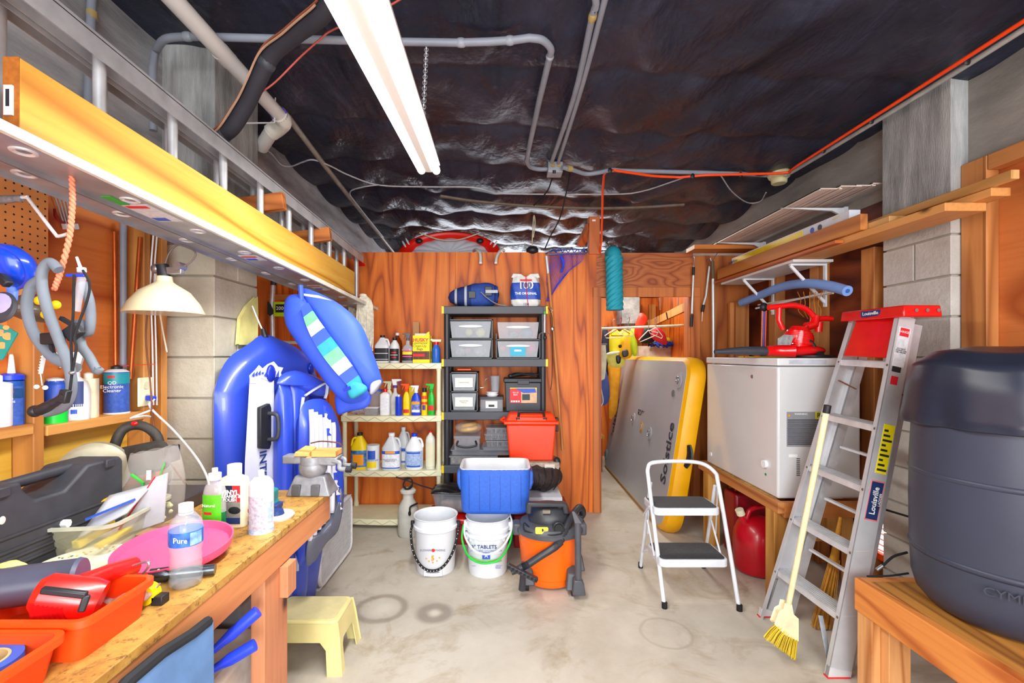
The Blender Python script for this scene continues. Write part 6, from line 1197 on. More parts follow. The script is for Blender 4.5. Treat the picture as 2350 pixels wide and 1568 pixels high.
FB = wood('stand_lumber', 'c88448', '945424', 'Y', 5, 3.2, .08); FBZ = wood('stand_lumber_post', 'd09a4c', '9a6426', 'Z', 6, 3.4, .07)
t = thing('freezer_stand', 'sturdy lumber stand with four posts under the chest freezer', 'stand', (1.87, 3.1, 0), local=False)
G().box((1.600, 2.62, .555), (1.638, 3.68, .618)).b('side_rail', FB, t, smooth=False, bev=.002); G().box((2.12, 2.62, .53), (2.158, 3.68, .618)).b('side_rail', FB, t, smooth=False); G().box((1.638, 2.62, .53), (2.12, 2.658, .618)).b('end_rail', wood('stand_lumber_x', 'c07838', '8a4a1c', 'X', 5, 3.2, .08), t, smooth=False, bev=.002); G().box((1.638, 3.64, .53), (2.12, 3.678, .618)).b('end_rail', FB, t, smooth=False)
G().box((1.62, 2.70, .6185), (2.12, 3.55, .6215)).b('plywood_sheet', BENCHM, t, smooth=False)
for x, y in ((1.602, 2.66), (1.602, 3.50), (2.06, 2.66), (2.06, 3.5)): G().box((x, y, 0), (x + .089, y + .089, .555 if x < 2 else .53)).b('post', FBZ, t, smooth=False, bev=.003)
G().box((1.74, 2.66, .38), (2.1, 2.69, .53)).b('brace', FBZ, t, smooth=False)
GC = mat('gas_red', 'c00a20', .3, 0, .06, 4, coat=.2)
t = thing('gas_can', 'round red fuel can with cream cap under the freezer stand', 'fuel can', (1.745, 3.10, 0)); G().lathe([(.10, 0), (.13, .012), (.142, .05), (.145, .2), (.138, .27), (.115, .33), (.07, .365), (0, .375)], n=36).b('can_body', GC, t)
G().tube(cat([(-.09, -.03, .34), (-.06, -.03, .42), (.02, -.02, .44), (.09, 0, .42), (.11, .02, .33)], 6), .015, 10).b('handle', GC, t); G().cyl((-.085, -.03, .32), (-.125, -.035, .40), .022, n=14).b('neck', GC, t); G().cyl((-.122, -.035, .395), (-.137, -.037, .43), .027, n=16).b('cap', CREAM, t)
t = thing('gas_can', 'tall dark red fuel can in the shadow behind the round fuel can', 'fuel can', (1.80, 3.38, 0)); G().box((-.1, -.09, 0), (.16, .09, .46)).b('can_body', mat('deep_fuel_red', '8c0a1c', .35), t, bev=.02); G().tube([(-.06, 0, .46), (-.02, 0, .5), (.06, 0, .46)], .012, 8).b('handle', mat('deep_fuel_red', ''), t)
# blower vacuum on the freezer
BR = mat('blower_red', 'ea0c10', .22, 0, .04, coat=.6); Yq = 2.90; bo = PY(1840, 824, 3.0); bo.z = fz1
def bp(px, py, y=0): p = PY(px, py, Yq + y); p.z = max(p.z, fz1 + .004); return p
t = thing('leaf_blower', 'glossy red leaf blower with black nozzle lying on the freezer lid', 'leaf blower', (bo.x, Yq, fz1), local=False)
c = bp(1838, 805); G().ell(c, (.135, .12, .042), 32, 12).b('fan_housing', BR, t)
G().tube(cat([c + V((-.08, -.07, 0)), bp(1785, 805, -.03), bp(1757, 806, -.03)], 5), [.042, .042, .041, .04, .038, .036, .035, .034, .033, .032, .032], 14).b('outlet', BR, t)
G().tube([bp(1760, 806, -.03), bp(1700, 805, -.03), bp(1640, 808, -.03)], [.031, .026, .014], 14).b('nozzle', mat('nozzle_black', '3a3c44', .4), t)
g = G(); A = Matrix.Translation(bp(1832, 775)) @ Matrix.Rotation(.22, 4, 'Y')
g.lathe([(.098, -.045), (.098, -.03), (.086, -.028), (.088, .0), (.084, .002), (.085, .012), (.080, .014), (.081, .024), (.074, .026), (.074, .036), (.064, .040), (.05, .066), (0, .074)], n=32).xf(A).b('motor_cover', BR, t, ang=30)
G().tube([bp(1830, 800), bp(1832, 770)], [.085, .075], 24).b('neck', BR, t)
hp = cat([bp(1763, 706), bp(1790, 703), bp(1822, 701), bp(1850, 710), bp(1868, 728), bp(1874, 745)], 6); G().tube(hp, .0175, 12).b('handle', BR, t); G().tube([bp(1788, 706), bp(1787, 735), bp(1797, 757)], .016, 10).b('front_strut', BR, t)
G().tube([bp(1872, 725), bp(1868, 745), bp(1850, 750)], [.026, .03, .028], 14).b('rear_grip', BR, t); G().tube([bp(1868, 732), bp(1895, 731), bp(1910, 732)], [.018, .018, .014], 12).b('rear_knob', BR, t); G().tube([bp(1878, 740), bp(1878, 762)], [.026, .022], 14).b('switch_box', BR, t)
G().prism([(-.05, -.03), (.03, -.03), (.05, .03), (-.01, .035), (-.05, .01)], bp(1803, 781, -.094), X, Z, Y * -.002).b('data_plate', mat('plate_grey', '9a9a9a', .4, 0, .2, 50), t, smooth=False)
G().tube(cat([bp(1848, 778, -.07), bp(1862, 785, -.08), bp(1872, 800, -.09), bp(1874, 808, -.09)], 5), .010, 8).b('cord', BLACK, t); G().tube([bp(1868, 810, -.09), bp(1884, 816, -.09)], [.026, .026], 14).b('plug_socket', BLACK, t)
G().lathe([(.11, 0), (.13, .006), (.13, .016), (.10, .02), (0, .02)], (bo.x - .01, Yq, fz1), 28).b('inlet_base', BLACK, t)
t = thing('twine', 'tangle of orange twine on the freezer lid behind the blower', 'twine', (1.72, 3.1, fz1)); G().tube(cat([(-.06, 0, .004), (.0, .03, .03), (.04, -.02, .006), (-.02, -.03, .02), (.06, .02, .01), (.0, -.04, .004)], 6), .004, 5).b('twine_strand', mat('orange_twine', 'ff5a14', .7), t)
board((1.70, 3.0, fz1 + .002), (2.05, 3.25, fz1 + .008), YEL, 'folder', 'thin yellow sheet lying under the blower on the freezer', 'sheet', bev=0)
# straps beside
t = thing('strap_bundle', 'blue, orange and pink straps hanging from the front shelf bracket', 'straps', PY(1752, 700, 3.5), local=False)
for k, (m, dx) in enumerate(((BLUE, 1), (ORANGE, 5), (mat('pink_rope', ''), -3))): G().tube([PY(1753 + dx, 712, 3.45), PY(1751 + dx, 795, 3.45)], .0065, 6).b('strap', m, t)
G().ell(PY(1753, 705, 3.45), (.03, .02, .035), 12, 8).b('knot', BLACK, t)
# wall shelf with brackets, noodle, lumber
SH1 = 2.095
t = thing('wall_shelf', 'white melamine shelf on three angled brackets on the right wall', 'shelf', (2.13, 3.5, SH1), local=False)
G().box((1.965, 3.05, SH1), (2.235, 4.05, SH1 + .018)).b('shelf_board', mat('white_melamine', 'e4e2e0', .4, 0, .02), t, smooth=False, bev=.002)
for y in (3.12, 3.72):
    G().box((2.222, y - .012, 1.80), (2.234, y + .012, SH1)).b('upright', WHITE, t, smooth=False); G().bar((1.99, y, SH1 - .012), (2.226, y, 1.83), .012, .018).b('bracket_arm', WHITE, t, smooth=False); G().box((1.985, y - .01, SH1 - .012), (2.23, y + .01, SH1 - .001)).b('bracket_top', WHITE, t, smooth=False)
t = thing('pool_noodle', 'pale blue foam pool noodle arching over the shelf brackets', 'pool noodle', (2.1, 3.3, 1.9), local=False); NDL = mat('noodle_blue', '7fa4e6', .75, 0, .04, 8, bump=.2)
np_ = cat([PX(1702, 695, 2.13), PX(1735, 682, 2.13), PX(1790, 660, 2.12), PX(1845, 651, 2.10), PX(1900, 656, 2.10), PX(1945, 668, 2.10)], 7); G().tube(np_, .032, 18).b('foam_tube', NDL, t); e = (np_[-1] - np_[-2]).normalized(); G().cyl(np_[-1], np_[-1] + e * .002, .013, n=14).b('hollow', mat('noodle_hole', '3a62b0', .8), t)
t = thing('curtain_rods', 'two thin white rods resting across the lower bracket ends', 'rod', (2.12, 3.4, 1.8), local=False); G().tube([PX(1735, 708, 2.15), PX(1915, 668, 2.15)], .008, 8).b('rod', WHITE, t); G().tube([PX(1740, 700, 2.17), PX(1912, 673, 2.17)], .006, 8).b('rod', CREAM, t)
t = thing('line_tangle', 'tangled yellow-brown line dangling under the noodle', 'line', (2.13, 2.95, 1.7), local=False)
for k in range(5): G().tube(cat([PX(1830 + 14 * k, 670, 2.12), PX(1838 + 10 * k, 690 + 6 * (k % 3), 2.12), PX(1832 + 13 * k, 712, 2.12), PX(1845 + 9 * k, 728 + 4 * k, 2.12)], 6), .0022, 5).b('line_strand', mat('amber_line', 'c88418', .6), t)
BD = wood('shelf_boards', 'dc9a56', 'ac6a30', 'Y', 5, 3, .05, blotch=.15); BD2 = wood('shelf_boards_pale', 'e2b070', 'b47c3c', 'Y', 5, 3, .05, blotch=.1)
def lum(name, label, x0, x1, ya, yb, z0, z1, m, tilt=0, sh=0):
    g = G().hexa([(x0, ya, z0), (x1, ya, z0), (x1 + sh, yb, z0 + tilt), (x0 + sh, yb, z0 + tilt), (x0, ya, z1), (x1, ya, z1), (x1 + sh, yb, z1 + tilt), (x0 + sh, yb, z1 + tilt)])
    return tag(g.b(name, m, smooth=False, bev=.002, seg=1), label, 'board')
z = SH1 + .0185
lum('lumber', 'wide reddish board at the bottom of the lumber pile on the wall shelf', 1.985, 2.17, 2.03, 4.15, z, z + .038, BD)
lum('lumber', 'short brown board end sticking out under the lumber pile', 1.93, 1.978, 2.62, 4.10, z + .001, z + .02, wood('deep_board', 'c8682c', '90401a', 'Y', 5, 3, .05))
lum('lumber', 'second board in the lumber pile with split pale end', 2.01, 2.10, 2.35, 4.12, z + .039, z + .077, BD2)
lum('lumber', 'board with rounded pale end lying right of the split board', 2.105, 2.19, 1.95, 4.1, z + .039, z + .075, BD)
lum('lumber', 'long slender board reaching farthest to the right on the lumber pile', 2.09, 2.125, 1.86, 4.12, z + .078, z + .116, BD2)
lum('lumber', 'thick orange board on the left front of the lumber pile', 1.965, 2.005, 2.48, 4.12, z + .04, z + .128, wood('orange_board_wood', 'd88c44', 'a8602a', 'Y', 5, 3, .05))
lum('lumber', 'thin top strip ending near the wooden post above the lumber pile', 2.14, 2.19, 2.1, 4.0, z + .0765, z + .115, BD)
t = thing('light_carton', 'long white and yellow carton lying on the lumber pile', 'box', (2.1, 3.3, z + .13), local=False); zc = z + .1295
G().box((2.01, 2.62, zc), (2.075, 3.95, zc + .065)).b('carton_body', mat('white_carton', ''), t, smooth=False, bev=.002)
G().box((2.008, 3.02, zc + .012), (2.010, 3.9, zc + .055)).b('yellow_panel', YEL, t, smooth=False)
for y, m in ((2.86, DGREY), (2.93, LBL)): G().cyl((2.0095, y, zc + .03), (2.007, y, zc + .03), .018, n=14).b('roundel', m, t)
text('HAMPTON', .03, (2.0085, 3.93, zc + .03), (0, -1, 0), Z, NAVY, t); text('<<<<', .03, (2.0085, 2.72, zc + .045), (0, -1, 0), Z, YEL, t)
# upper panels on white arm brackets
PS = mat('pale_pink_siding', 'ecd6ca', .5, 0, .05, 3)
z = 2.455
for k, (x0, x1, ya, zz, lbq) in enumerate(((1.895, 2.03, 2.70, 0, 'leftmost pale pink siding panel on the upper brackets'), (2.00, 2.13, 2.68, .008, 'second pale pink siding panel, overlapping the leftmost'), (2.10, 2.22, 2.69, .016, 'third pale pink siding panel with raised lip on the upper brackets'), (2.19, 2.262, 2.68, .024, 'narrow siding panel against the concrete beam on the upper brackets'))):
    t = thing('siding_panel', lbq, 'panel', ((x0 + x1) / 2, 3.4, z + zz), local=False); G().box((x0, ya, z + zz), (x1, 4.2, z + zz + .006)).b('panel', PS, t, smooth=False)
    G().box((x0, ya, z + zz - .008), (x0 + .006, 4.2, z + zz + .006)).b('lip', PS, t, smooth=False); G().box(((x0 + x1) / 2, ya, z + zz - .004), ((x0 + x1) / 2 + .004, 4.2, z + zz)).b('groove', mat('siding_groove', 'b89a8c', .6), t, smooth=False)
for y, lbq in ((3.02, 'near white arm bracket under the pink siding panels'), (3.95, 'far white arm bracket under the pink siding panels')):
    t = thing('arm_bracket', lbq, 'bracket', (2.28, y, 2.3), local=False); G().prism([(1.86, 2.445), (2.28, 2.445), (2.28, 2.30), (2.262, 2.30), (2.25, 2.40), (2.20, 2.425)], (0, y - .01, 0), X, Z, Y * .02).b('arm', WHITE, t, bev=.002); G().box((2.275, y - .016, 2.26), (2.299, y + .016, 2.45)).b('plate', WHITE, t)
tag(G().box((1.70, 3.98, 2.40), (2.28, 4.16, 2.438)).b('wood_shelf', wood('orange_shelf_wood', 'cc7a34', '9a4e1c', 'X', 5, 3, .06), smooth=False, bev=.002), 'orange-brown board laid above the right side of the partition', 'board')
# aluminium step ladder leaning closed
t = thing('aluminium_stepladder', 'aluminium stepladder with red top leaning closed toward the right column', 'stepladder', (1.7, 2.3, 0), local=False)
LAD = mat('ladder_rail_metal', 'cfd0d4', .38, .35, .08, 5); yn, yf_ = 2.07, 2.55
bn, tn = V((1.49, yn, 0)), V((1.855, yn + .045, 1.655)); bf, tf = V((1.455, yf_, 0)), V((1.905, yf_ - .07, 1.665))
def lp(u, s): return bn.lerp(tn, u) if s == 0 else bf.lerp(tf, u)
dr = (tn - bn).normalized(); side = V((dr.z, 0, -dr.x))
for s in (0, 1):
    a, b_ = lp(0, s), lp(1, s); w0, w1 = .10, .075; sg = -1 if s == 0 else 1
    g = G().hexa([a, a + side * w0, a + side * w0 + Y * .003, a + Y * .003, b_, b_ + side * w1, b_ + side * w1 + Y * .003, b_ + Y * .003])
    for q0, q1 in ((0, 0), (w0, w1)): g.hexa([a + side * q0, a + side * (q0 + .003), a + side * (q0 + .003) - Y * sg * .025, a + side * q0 - Y * sg * .025, b_ + side * q1, b_ + side * (q1 + .003), b_ + side * (q1 + .003) - Y * sg * .025, b_ + side * q1 - Y * sg * .025])
    fr_ = g.b('front_rail', LAD, t, smooth=False)
    G().hexa([a - Y * .004 - dr * 0, a + side * .1 - Y * .004, a + side * .1 + Y * .02, a + Y * .02, a + dr * .05 - Y * .004, a + side * .1 + dr * .05 - Y * .004, a + side * .1 + dr * .05 + Y * .02, a + dr * .05 + Y * .02]).b('foot_plate', ALU2, fr_, smooth=False); G().box(a + V((-.004, -.006, -.0)), a + V((.10, .022, .006))).b('red_pad', LR, fr_, smooth=False)
    ra, rb_ = a + side * .115 + V((.0, .05 if s == 0 else -.04, 0)), b_ + side * .085 + V((.0, .02 if s == 0 else -.02, -.02)); ra.z = 0
    G().hexa([ra, ra + side * .045, ra + side * .045 + Y * .02, ra + Y * .02, rb_, rb_ + side * .045, rb_ + side * .045 + Y * .02, rb_ + Y * .02]).b('rear_rail', ALU, t, smooth=False)
for k, u in enumerate((.168, .345, .52, .69, .868)):
    a, b_ = lp(u, 0), lp(u, 1); d = .085 - .01 * k; st = G().hexa([a + V((0, 0, -.03)), b_ + V((0, 0, -.03)), b_ + V((.004, 0, 0)), a + V((.004, 0, 0)), a + V((.003, 0, -.03)), b_ + V((.003, 0, -.03)), b_ + V((.006, 0, .0)), a + V((.006, 0, .0))]); st.hexa([a + V((0, 0, -.003)), b_ + V((0, 0, -.003)), b_ + V((d, 0, -.003)), a + V((d, 0, -.003)), a, b_, b_ + V((d, 0, 0)), a + V((d, 0, 0))])
    so = st.b('step', ALU2, t, smooth=False); g = G()
    for q in range(5): g.hexa([a + V((.01 + .014 * q, .004, 0)), b_ + V((.01 + .014 * q, -.004, 0)), b_ + V((.014 + .014 * q, -.004, 0)), a + V((.014 + .014 * q, .004, 0)), a + V((.01 + .014 * q, .004, .002)), b_ + V((.01 + .014 * q, -.004, .002)), b_ + V((.014 + .014 * q, -.004, .002)), a + V((.014 + .014 * q, .004, .002))])
    g.b('grip_ridge', ALU, so, smooth=False)
    for p, sg in ((a, 1), (b_, -1)): G().ell(p + V((-.002, sg * .012, -.014)), (.004, .007, .007), 8, 6).b('rivet', mat('rivet_brown', '7a6250', .4, .5), so)
for u in (.26, .43, .60): a, b_ = lp(u, 0) + side * .13 + Y * .05, lp(u, 1) + side * .13 - Y * .04; G().bar(a, b_, .02, .012).b('rear_bar', ALU2, t, smooth=False)
c0, c1 = lp(1, 0), lp(1, 1); cap = G().hexa([c0 + V((-.03, -.055, -.012)), c0 + V((.150, -.055, -.012)), c1 + V((.150, .03, -.012)), c1 + V((-.03, .03, -.012)), c0 + V((-.022, -.05, .042)), c0 + V((.145, -.05, .042)), c1 + V((.145, .028, .042)), c1 + V((-.022, .028, .042))]).b('top_cap', RED, t, bev=.006)
for k in range(3): p = c0 + V((.03 + .05 * k, -.0545, .018)); G().cyl(p, p + V((0, -.002, 0)), .008, n=12).b('cap_rivet', STEEL, t)
px_ = c0.lerp(c1, .42) + V((-.0305, 0, .016)); G().hexa([px_ + V((0, -.06, -.013)), px_ + V((.0, .06, -.013)), px_ + V((.002, .06, -.013)), px_ + V((.002, -.06, -.013)), px_ + V((.0, -.06, .016)), px_ + V((.0, .06, .016)), px_ + V((.002, .06, .016)), px_ + V((.002, -.06, .016))]).b('cap_badge', NAVY, t, smooth=False); text('Louisville', .024, px_ + V((-.001, 0, .002)), -Y, Z, PAPER, t, wscale=1.1)
# pail shelf (red) folded
pa, pb2 = lp(.885, 0), lp(.885, 1); Gp = []
g = G().hexa([pa + V((.03, .03, -.01)), pb2 + V((.0, -.03, -.01)), pb2 + V((.01, -.03, -.01)), pa + V((.04, .03, -.01)), pa + V((.075, .03, .185)), pb2 + V((.04, -.07, .185)), pb2 + V((.05, -.07, .185)), pa + V((.085, .03, .185))]).b('pail_shelf', RED, t, bev=.004)
# side labels on near rail
def rl_(u, d, y=-.002): return lp(u, 0) + side * d + Y * (y)
def rlab(u0, u1, d0, d1, m, nm, y=-.001, par=None): return G().hexa([rl_(u0, d0, y), rl_(u0, d1, y), rl_(u0, d1, y + .001), rl_(u0, d0, y + .001), rl_(u1, d0, y), rl_(u1, d1, y), rl_(u1, d1, y + .001), rl_(u1, d0, y + .001)]).b(nm, m, par or t, smooth=False)
l1 = rlab(.86, .97, .012, .066, mat('sticker_white', ''), 'warning_sticker'); rlab(.945, .968, .018, .06, LR, 'danger_band', -.002, l1); rlab(.845, .86, .014, .055, mat('black_band', '2a2a30', .5), 'danger_edge', -.002, l1); rlab(.81, .833, .018, .05, LR, 'stop_symbol', -.002, l1)
text('DANGER', .015, rl_(.957, .038, -.0035), side, dr, PAPER, t, depth=.0004); text('DO NOT\nSTAND ON\nOR ABOVE', .010, rl_(.905, .038, -.0025), side, dr, LB, t, depth=.0004)
l2 = rlab(.565, .70, .030, .082, mat('yellow_sticker', 'f0e010', .5, 0, .03), 'yellow_sticker')
for k in range(9): rlab(.572 + .0135 * k, .578 + .0135 * k, .035, .078 - .012 * (k % 3), LB, 'text_line', -.002, l2)
l3 = rlab(.435, .545, .022, .084, mat('badge_red', 'e88080', .5), 'badge_border'); rlab(.439, .541, .026, .080, mat('badge_navy', '1c3466', .5), 'badge', -.002, l3)
text('Louisville', .036, rl_(.49, .05, -.0035), dr, -side, PAPER, t, bold=.0006, wscale=.95); text('LADDER', .016, rl_(.495, .074, -.0035), dr, -side, PAPER, t)
G().bar(lp(.14, 1) + V((.01, -.03, 0)), lp(.03, 1) + V((.03, .0, 0)), .02, .004).b('knee_brace', STEEL, t, smooth=False); G().bar(lp(.14, 0) + V((.005, .12, -.02)), lp(.02, 0) + V((.02, .02, 0)), .02, .004).b('knee_brace', STEEL, t, smooth=False)
for s in (0, 1): G().bar(lp(.80, s) + V((.02, .03 if s == 0 else -.03, 0)), lp(.76, s) + V((.13, .03 if s == 0 else -.03, .02)), .016, .004).b('spreader', mat('rusty_brown', '8a5a3c', .6), t, smooth=False)
# broom
t = thing('broom', 'angle broom with yellow bristles and cream handle leaning on the stepladder', 'broom', (1.37, 2.2, 0), local=False)
b0, b1 = PY(1808, 1395, 2.17), PY(1896, 948, 2.02); G().tube([b0, b1], .0125, 12).b('handle', mat('cream_handle', 'e4d8a8', .45, 0, .08, 20), t); G().tube([b1, b1 + (b1 - b0).normalized() * .035], .0145, 12).b('grip_end', BLACK, t)
hq = [(1803, 1388), (1815, 1390), (1819, 1412), (1830, 1422), (1830, 1468), (1802, 1455), (1780, 1432), (1790, 1405), (1800, 1400)]; P = [PY(a, c_, 2.155) for a, c_ in hq]; n = len(P)
G().add(P + [p + Y * .035 for p in P], [tuple(range(n)), tuple(reversed(range(n, 2 * n)))] + [(i, (i + 1) % n, n + (i + 1) % n, n + i) for i in range(n)]).b('head', mat('cream_head', 'ece0b4', .45), t, bev=.006)
g = G(); random.seed(11)
for i in range(230):
    u, v = random.random(), random.random(); yy = 2.155 + .035 * v; A = PY(1780 + 50 * u, 1432 + 36 * u, yy); B = PY(1752 + 72 * u + random.uniform(-3, 3), 1461 + 52 * u + random.uniform(-4, 4) , yy + .03 * (v - .5)); B.z = max(B.z, .003); M_ = A.lerp(B, .5) + V((0, 0, .006)); g.tube([A, M_, B], .0016, 4)
g.b('bristles', mat('bristle_yellow', 'd8b80c', .6, 0, .1), t, kind='stuff')
t = thing('straw_broom', 'old straw whisk broom standing behind the stepladder', 'broom', PZ(1905, 1400, 0) + V((0, .0, 0)), local=False); g = G()
q0 = PY(1925, 1230, 2.45); q1 = PZ(1885, 1440, .01)
for i in range(80): r = random.uniform(-.05, .05); s_ = random.uniform(-.02, .02); g.tube([q0.lerp(q1, .25) + V((r * .3, s_, 0)), q1 + V((r, s_, 0))], .002, 4)
g.b('straw', mat('straw', 'c88a24', .7, 0, .15), t, kind='stuff'); G().tube([q0 + V((.01, 0, .1)), q0.lerp(q1, .3)], [.009, .022], 10).b('stem', mat('straw', ''), t)
# lumber bench with barrel
OW = wood('orange_bench_wood', 'dc8a40', 'b05a20', 'Y', 9, 2.4, .22, blotch=.1); OWZ = wood('bench_post_wood', 'e0a468', 'b06c34', 'Z', 6, 3.2, .07); OWX = wood('bench_top_wood', 'c8883c', '8a5420', 'Y', 8, 2, .2)
t = thing('barrel_stand', 'low orange lumber bench holding the dark barrel', 'stand', (1.9, 1.3, 0), local=False)
G().box((1.545, .3, .362), (1.583, 1.985, .50)).b('side_rail', OW, t, smooth=False, bev=.003); G().box((1.583, 1.947, .362), (2.26, 1.985, .498)).b('end_rail', OW, t, smooth=False); G().box((1.583, .3, .478), (2.26, 1.946, .499)).b('stand_top', OWX, t, smooth=False)
G().box((2.222, .3, .362), (2.26, 1.946, .478)).b('side_rail', OW, t, smooth=False)
G().box((1.552, 1.90, 0), (1.590, 1.978, .361)).b('post', OWZ, t, smooth=False, bev=.003); G().box((1.5905, 1.86, 0), (1.68, 1.944, .477)).b('post', OWZ, t, smooth=False, bev=.003)
for y in (.4,): G().box((1.59, y, 0), (1.68, y + .09, .477)).b('post', OWZ, t, smooth=False)
for x, y in ((2.12, 1.85), (2.12, .4)): G().box((x, y, 0), (x + .09, y + .09, .477)).b('post', OWZ, t, smooth=False)
BAR = mat('slate_barrel_plastic', '363a4a', .42, 0, .07, 3, bump=.05)
t = thing('barrel', 'large slate-grey plastic barrel on the lumber bench at the right edge', 'barrel', (1.905, 1.69, .501))
G().lathe([(.20, 0), (.24, .012), (.27, .05), (.283, .10), (.289, .22), (.291, .40), (.289, .58), (.284, .68), (.284, .74), (.27, .77), (0, .78)], n=64).b('barrel_body', BAR, t)
for z in (.22, .52): G().lathe([(.289, z - .012), (.2935, z), (.289, z + .012)], n=64).b('hoop', BAR, t, ang=80)
G().lathe([(.294, .30), (.294, .47)], n=10, a0=-PI / 2 - .22, a1=-PI / 2 + .18).b('safety_label', PAPER, t); G().lathe([(.2945, .42), (.2945, .465)], n=10, a0=-PI / 2 - .22, a1=-PI / 2 + .18).b('label_band', LR, t); text('CYMER', .042, V((-.220, -.193, .17)), V((.655, -.755, 0)), Z, BAR, t, depth=.004)
t = thing('barrel_cover', 'dark vinyl cover with loose skirt over the top of the barrel', 'cover', (1.905, 1.69, 1.2))
def cv(u, v):
    a = 2 * PI * u; R = [0, .10, .2, .262, .292, .305, .310][0]
    pr_ = [(0, .30), (.12, .297), (.22, .28), (.275, .235), (.292, .16), (.300, .08), (.305, .035), (.300, .005)]
    i = min(int(v * 7), 6); f = v * 7 - i; r = pr_[i][0] * (1 - f) + pr_[i + 1][0] * f; z = pr_[i][1] * (1 - f) + pr_[i + 1][1] * f
    w_ = .010 * math.sin(5 * a + 1) * v + .006 * math.sin(13 * a) * v * v; return ((r + w_) * math.cos(a), (r + w_) * math.sin(a), z + .008 * math.sin(4 * a + 2) * v * (1 - v) * 4)
G().grid(cv, 96, 28, cu=True).b('cover_skin', mat('navy_vinyl_cover', '262a3a', .32, 0, .08, 5, bump=.1), t, solid=.004, ang=180); G().lathe([(.317, .01), (.317, .1)], n=4, a0=-PI / 2 - .12, a1=-PI / 2 + .02).b('white_seam', mat('seam_white', 'b8bccc', .4), t)
t = thing('cable', 'two black cables with a metal connector on the barrel bench', 'cable', (1.7, 2.3, .5), local=False); G().tube(cat([PY(2082, 1268, 1.95), PY(2050, 1278, 1.95), PY(2025, 1300, 1.93)], 5), .005, 6).b('cable_run', RUBBER, t); G().cyl(PY(2025, 1299, 1.93), PY(2012, 1308, 1.93), .007, n=10).b('connector', STEEL, t)
G().tube(cat([PY(2085, 1316, 1.93), PY(2040, 1322, 1.93), PY(1990, 1323, 1.93)], 4), .004, 6).b('cable_run', RUBBER, t); G().tube([PY(2085, 1186, 2.1), PY(2025, 1168, 2.2)], .005, 6).b('cable_run', RUBBER, t)
# ---------------- ceiling services ----------------
def run(pts, z, n=6): return cat([PZ(a, b_, z + (q[2] if len(q) > 2 else 0)) for q in pts for a, b_ in [q[:2]]], n)
TANG = mat('tan_glue', ''); ZC = 2.855
t = thing('fluorescent_fixture', 'long twin-tube fluorescent strip light hanging from chains', 'ceiling light', (-.35, 1.6, 2.3), local=False)
A0, A1 = V((-.275, .50, 2.125)), V((-.388, 2.47, 2.475)); ad = (A1 - A0).normalized(); sx = ad.cross(Z).normalized(); un = sx.cross(ad)
TUBE = mat('lit_tube', 'fffdf4', .4, 0, 0, emit=6.0); HOUS = mat('white_fixture_enamel', 'f6f6f2', .4, 0, 0)
for s in (-1, 1):
    tb = G().tube([A0 + sx * (.040 * s), A1 + sx * (.040 * s)], .021, 16).b('tube', TUBE, t)
    for q in (A0, A1): G().tube([q + sx * (.04 * s) - ad * .012, q + sx * (.04 * s) + ad * .012], .022, 14).b('tube_cap', mat('pale_cap', 'f4f2dc', .4, emit=.8), tb)
G().hexa([A0 + sx * a + un * b_ for a, b_ in ((-.062, .024), (.062, .024))] + [A1 + sx * a + un * b_ for a, b_ in ((.062, .024), (-.062, .024))] + [A0 + sx * a + un * b_ for a, b_ in ((-.052, .066), (.052, .066))] + [A1 + sx * a + un * b_ for a, b_ in ((.052, .066), (-.052, .066))]).b('housing', HOUS, t, smooth=False)
G().hexa([A0 + sx * a + un * b_ for a, b_ in ((-.016, -.012), (.016, -.012))] + [A1 + sx * a + un * b_ for a, b_ in ((.016, -.012), (-.016, -.012))] + [A0 + sx * a + un * b_ for a, b_ in ((-.02, .024), (.02, .024))] + [A1 + sx * a + un * b_ for a, b_ in ((.02, .024), (-.02, .024))]).b('centre_channel', HOUS, t, smooth=False)
for q0, q1 in ((PY(971, 272, 1.80), PY(979, 100, 2.08)), (V((-.27, .7, 2.23)), V((-.27, .7, 2.9)))):
    g = G(); nL = 26; d = (q1 - q0).normalized(); s1 = d.cross(Y).normalized(); s2 = d.cross(s1)
    for k in range(nL):
        c = q0.lerp(q1, (k + .5) / nL); e = s1 if k % 2 else s2; ln = (q1 - q0).length / nL
        g.tube([c + d * (ln * .75 * math.sin(a)) + e * (.009 * math.cos(a)) for a in [2 * PI * i / 8 for i in range(8)]], .0022, 5, closed=True)
    g.b('chain', mat('pale_chain', 'c8cad0', .35, .5), t, kind='stuff')
CB = mat('coupling_grey', '9aa0aa', .45)
t = thing('conduit', 'grey conduit crossing the ceiling and turning back to the junction box', 'conduit', PZ(800, 92, ZC), local=False)
zz = ZC + .02
G().tube([PX(352, 300, -1.60), PX(350, 160, -1.60)] + run([(356, 120), (372, 95), (395, 86), (450, 84)], zz, 4) + run([(560, 87), (800, 93), (1050, 98), (1180, 92)], zz, 2) + run([(1215, 87), (1245, 92), (1264, 112), (1262, 130)], zz, 4) + run([(1238, 230), (1214, 340)], zz, 2) + run([(1209, 368), (1216, 382), (1235, 388), (1262, 388)], zz, 4), .0165, 12).b('pipe_run', GP, t, ang=60)
for q in ((430, 84), (1058, 98), (1170, 93), (1262, 130)): a = PZ(*q, zz); G().ell(a, (.03 if q[0] != 1262 else .02, .02, .021), 12, 8).b('coupling', CB, t)
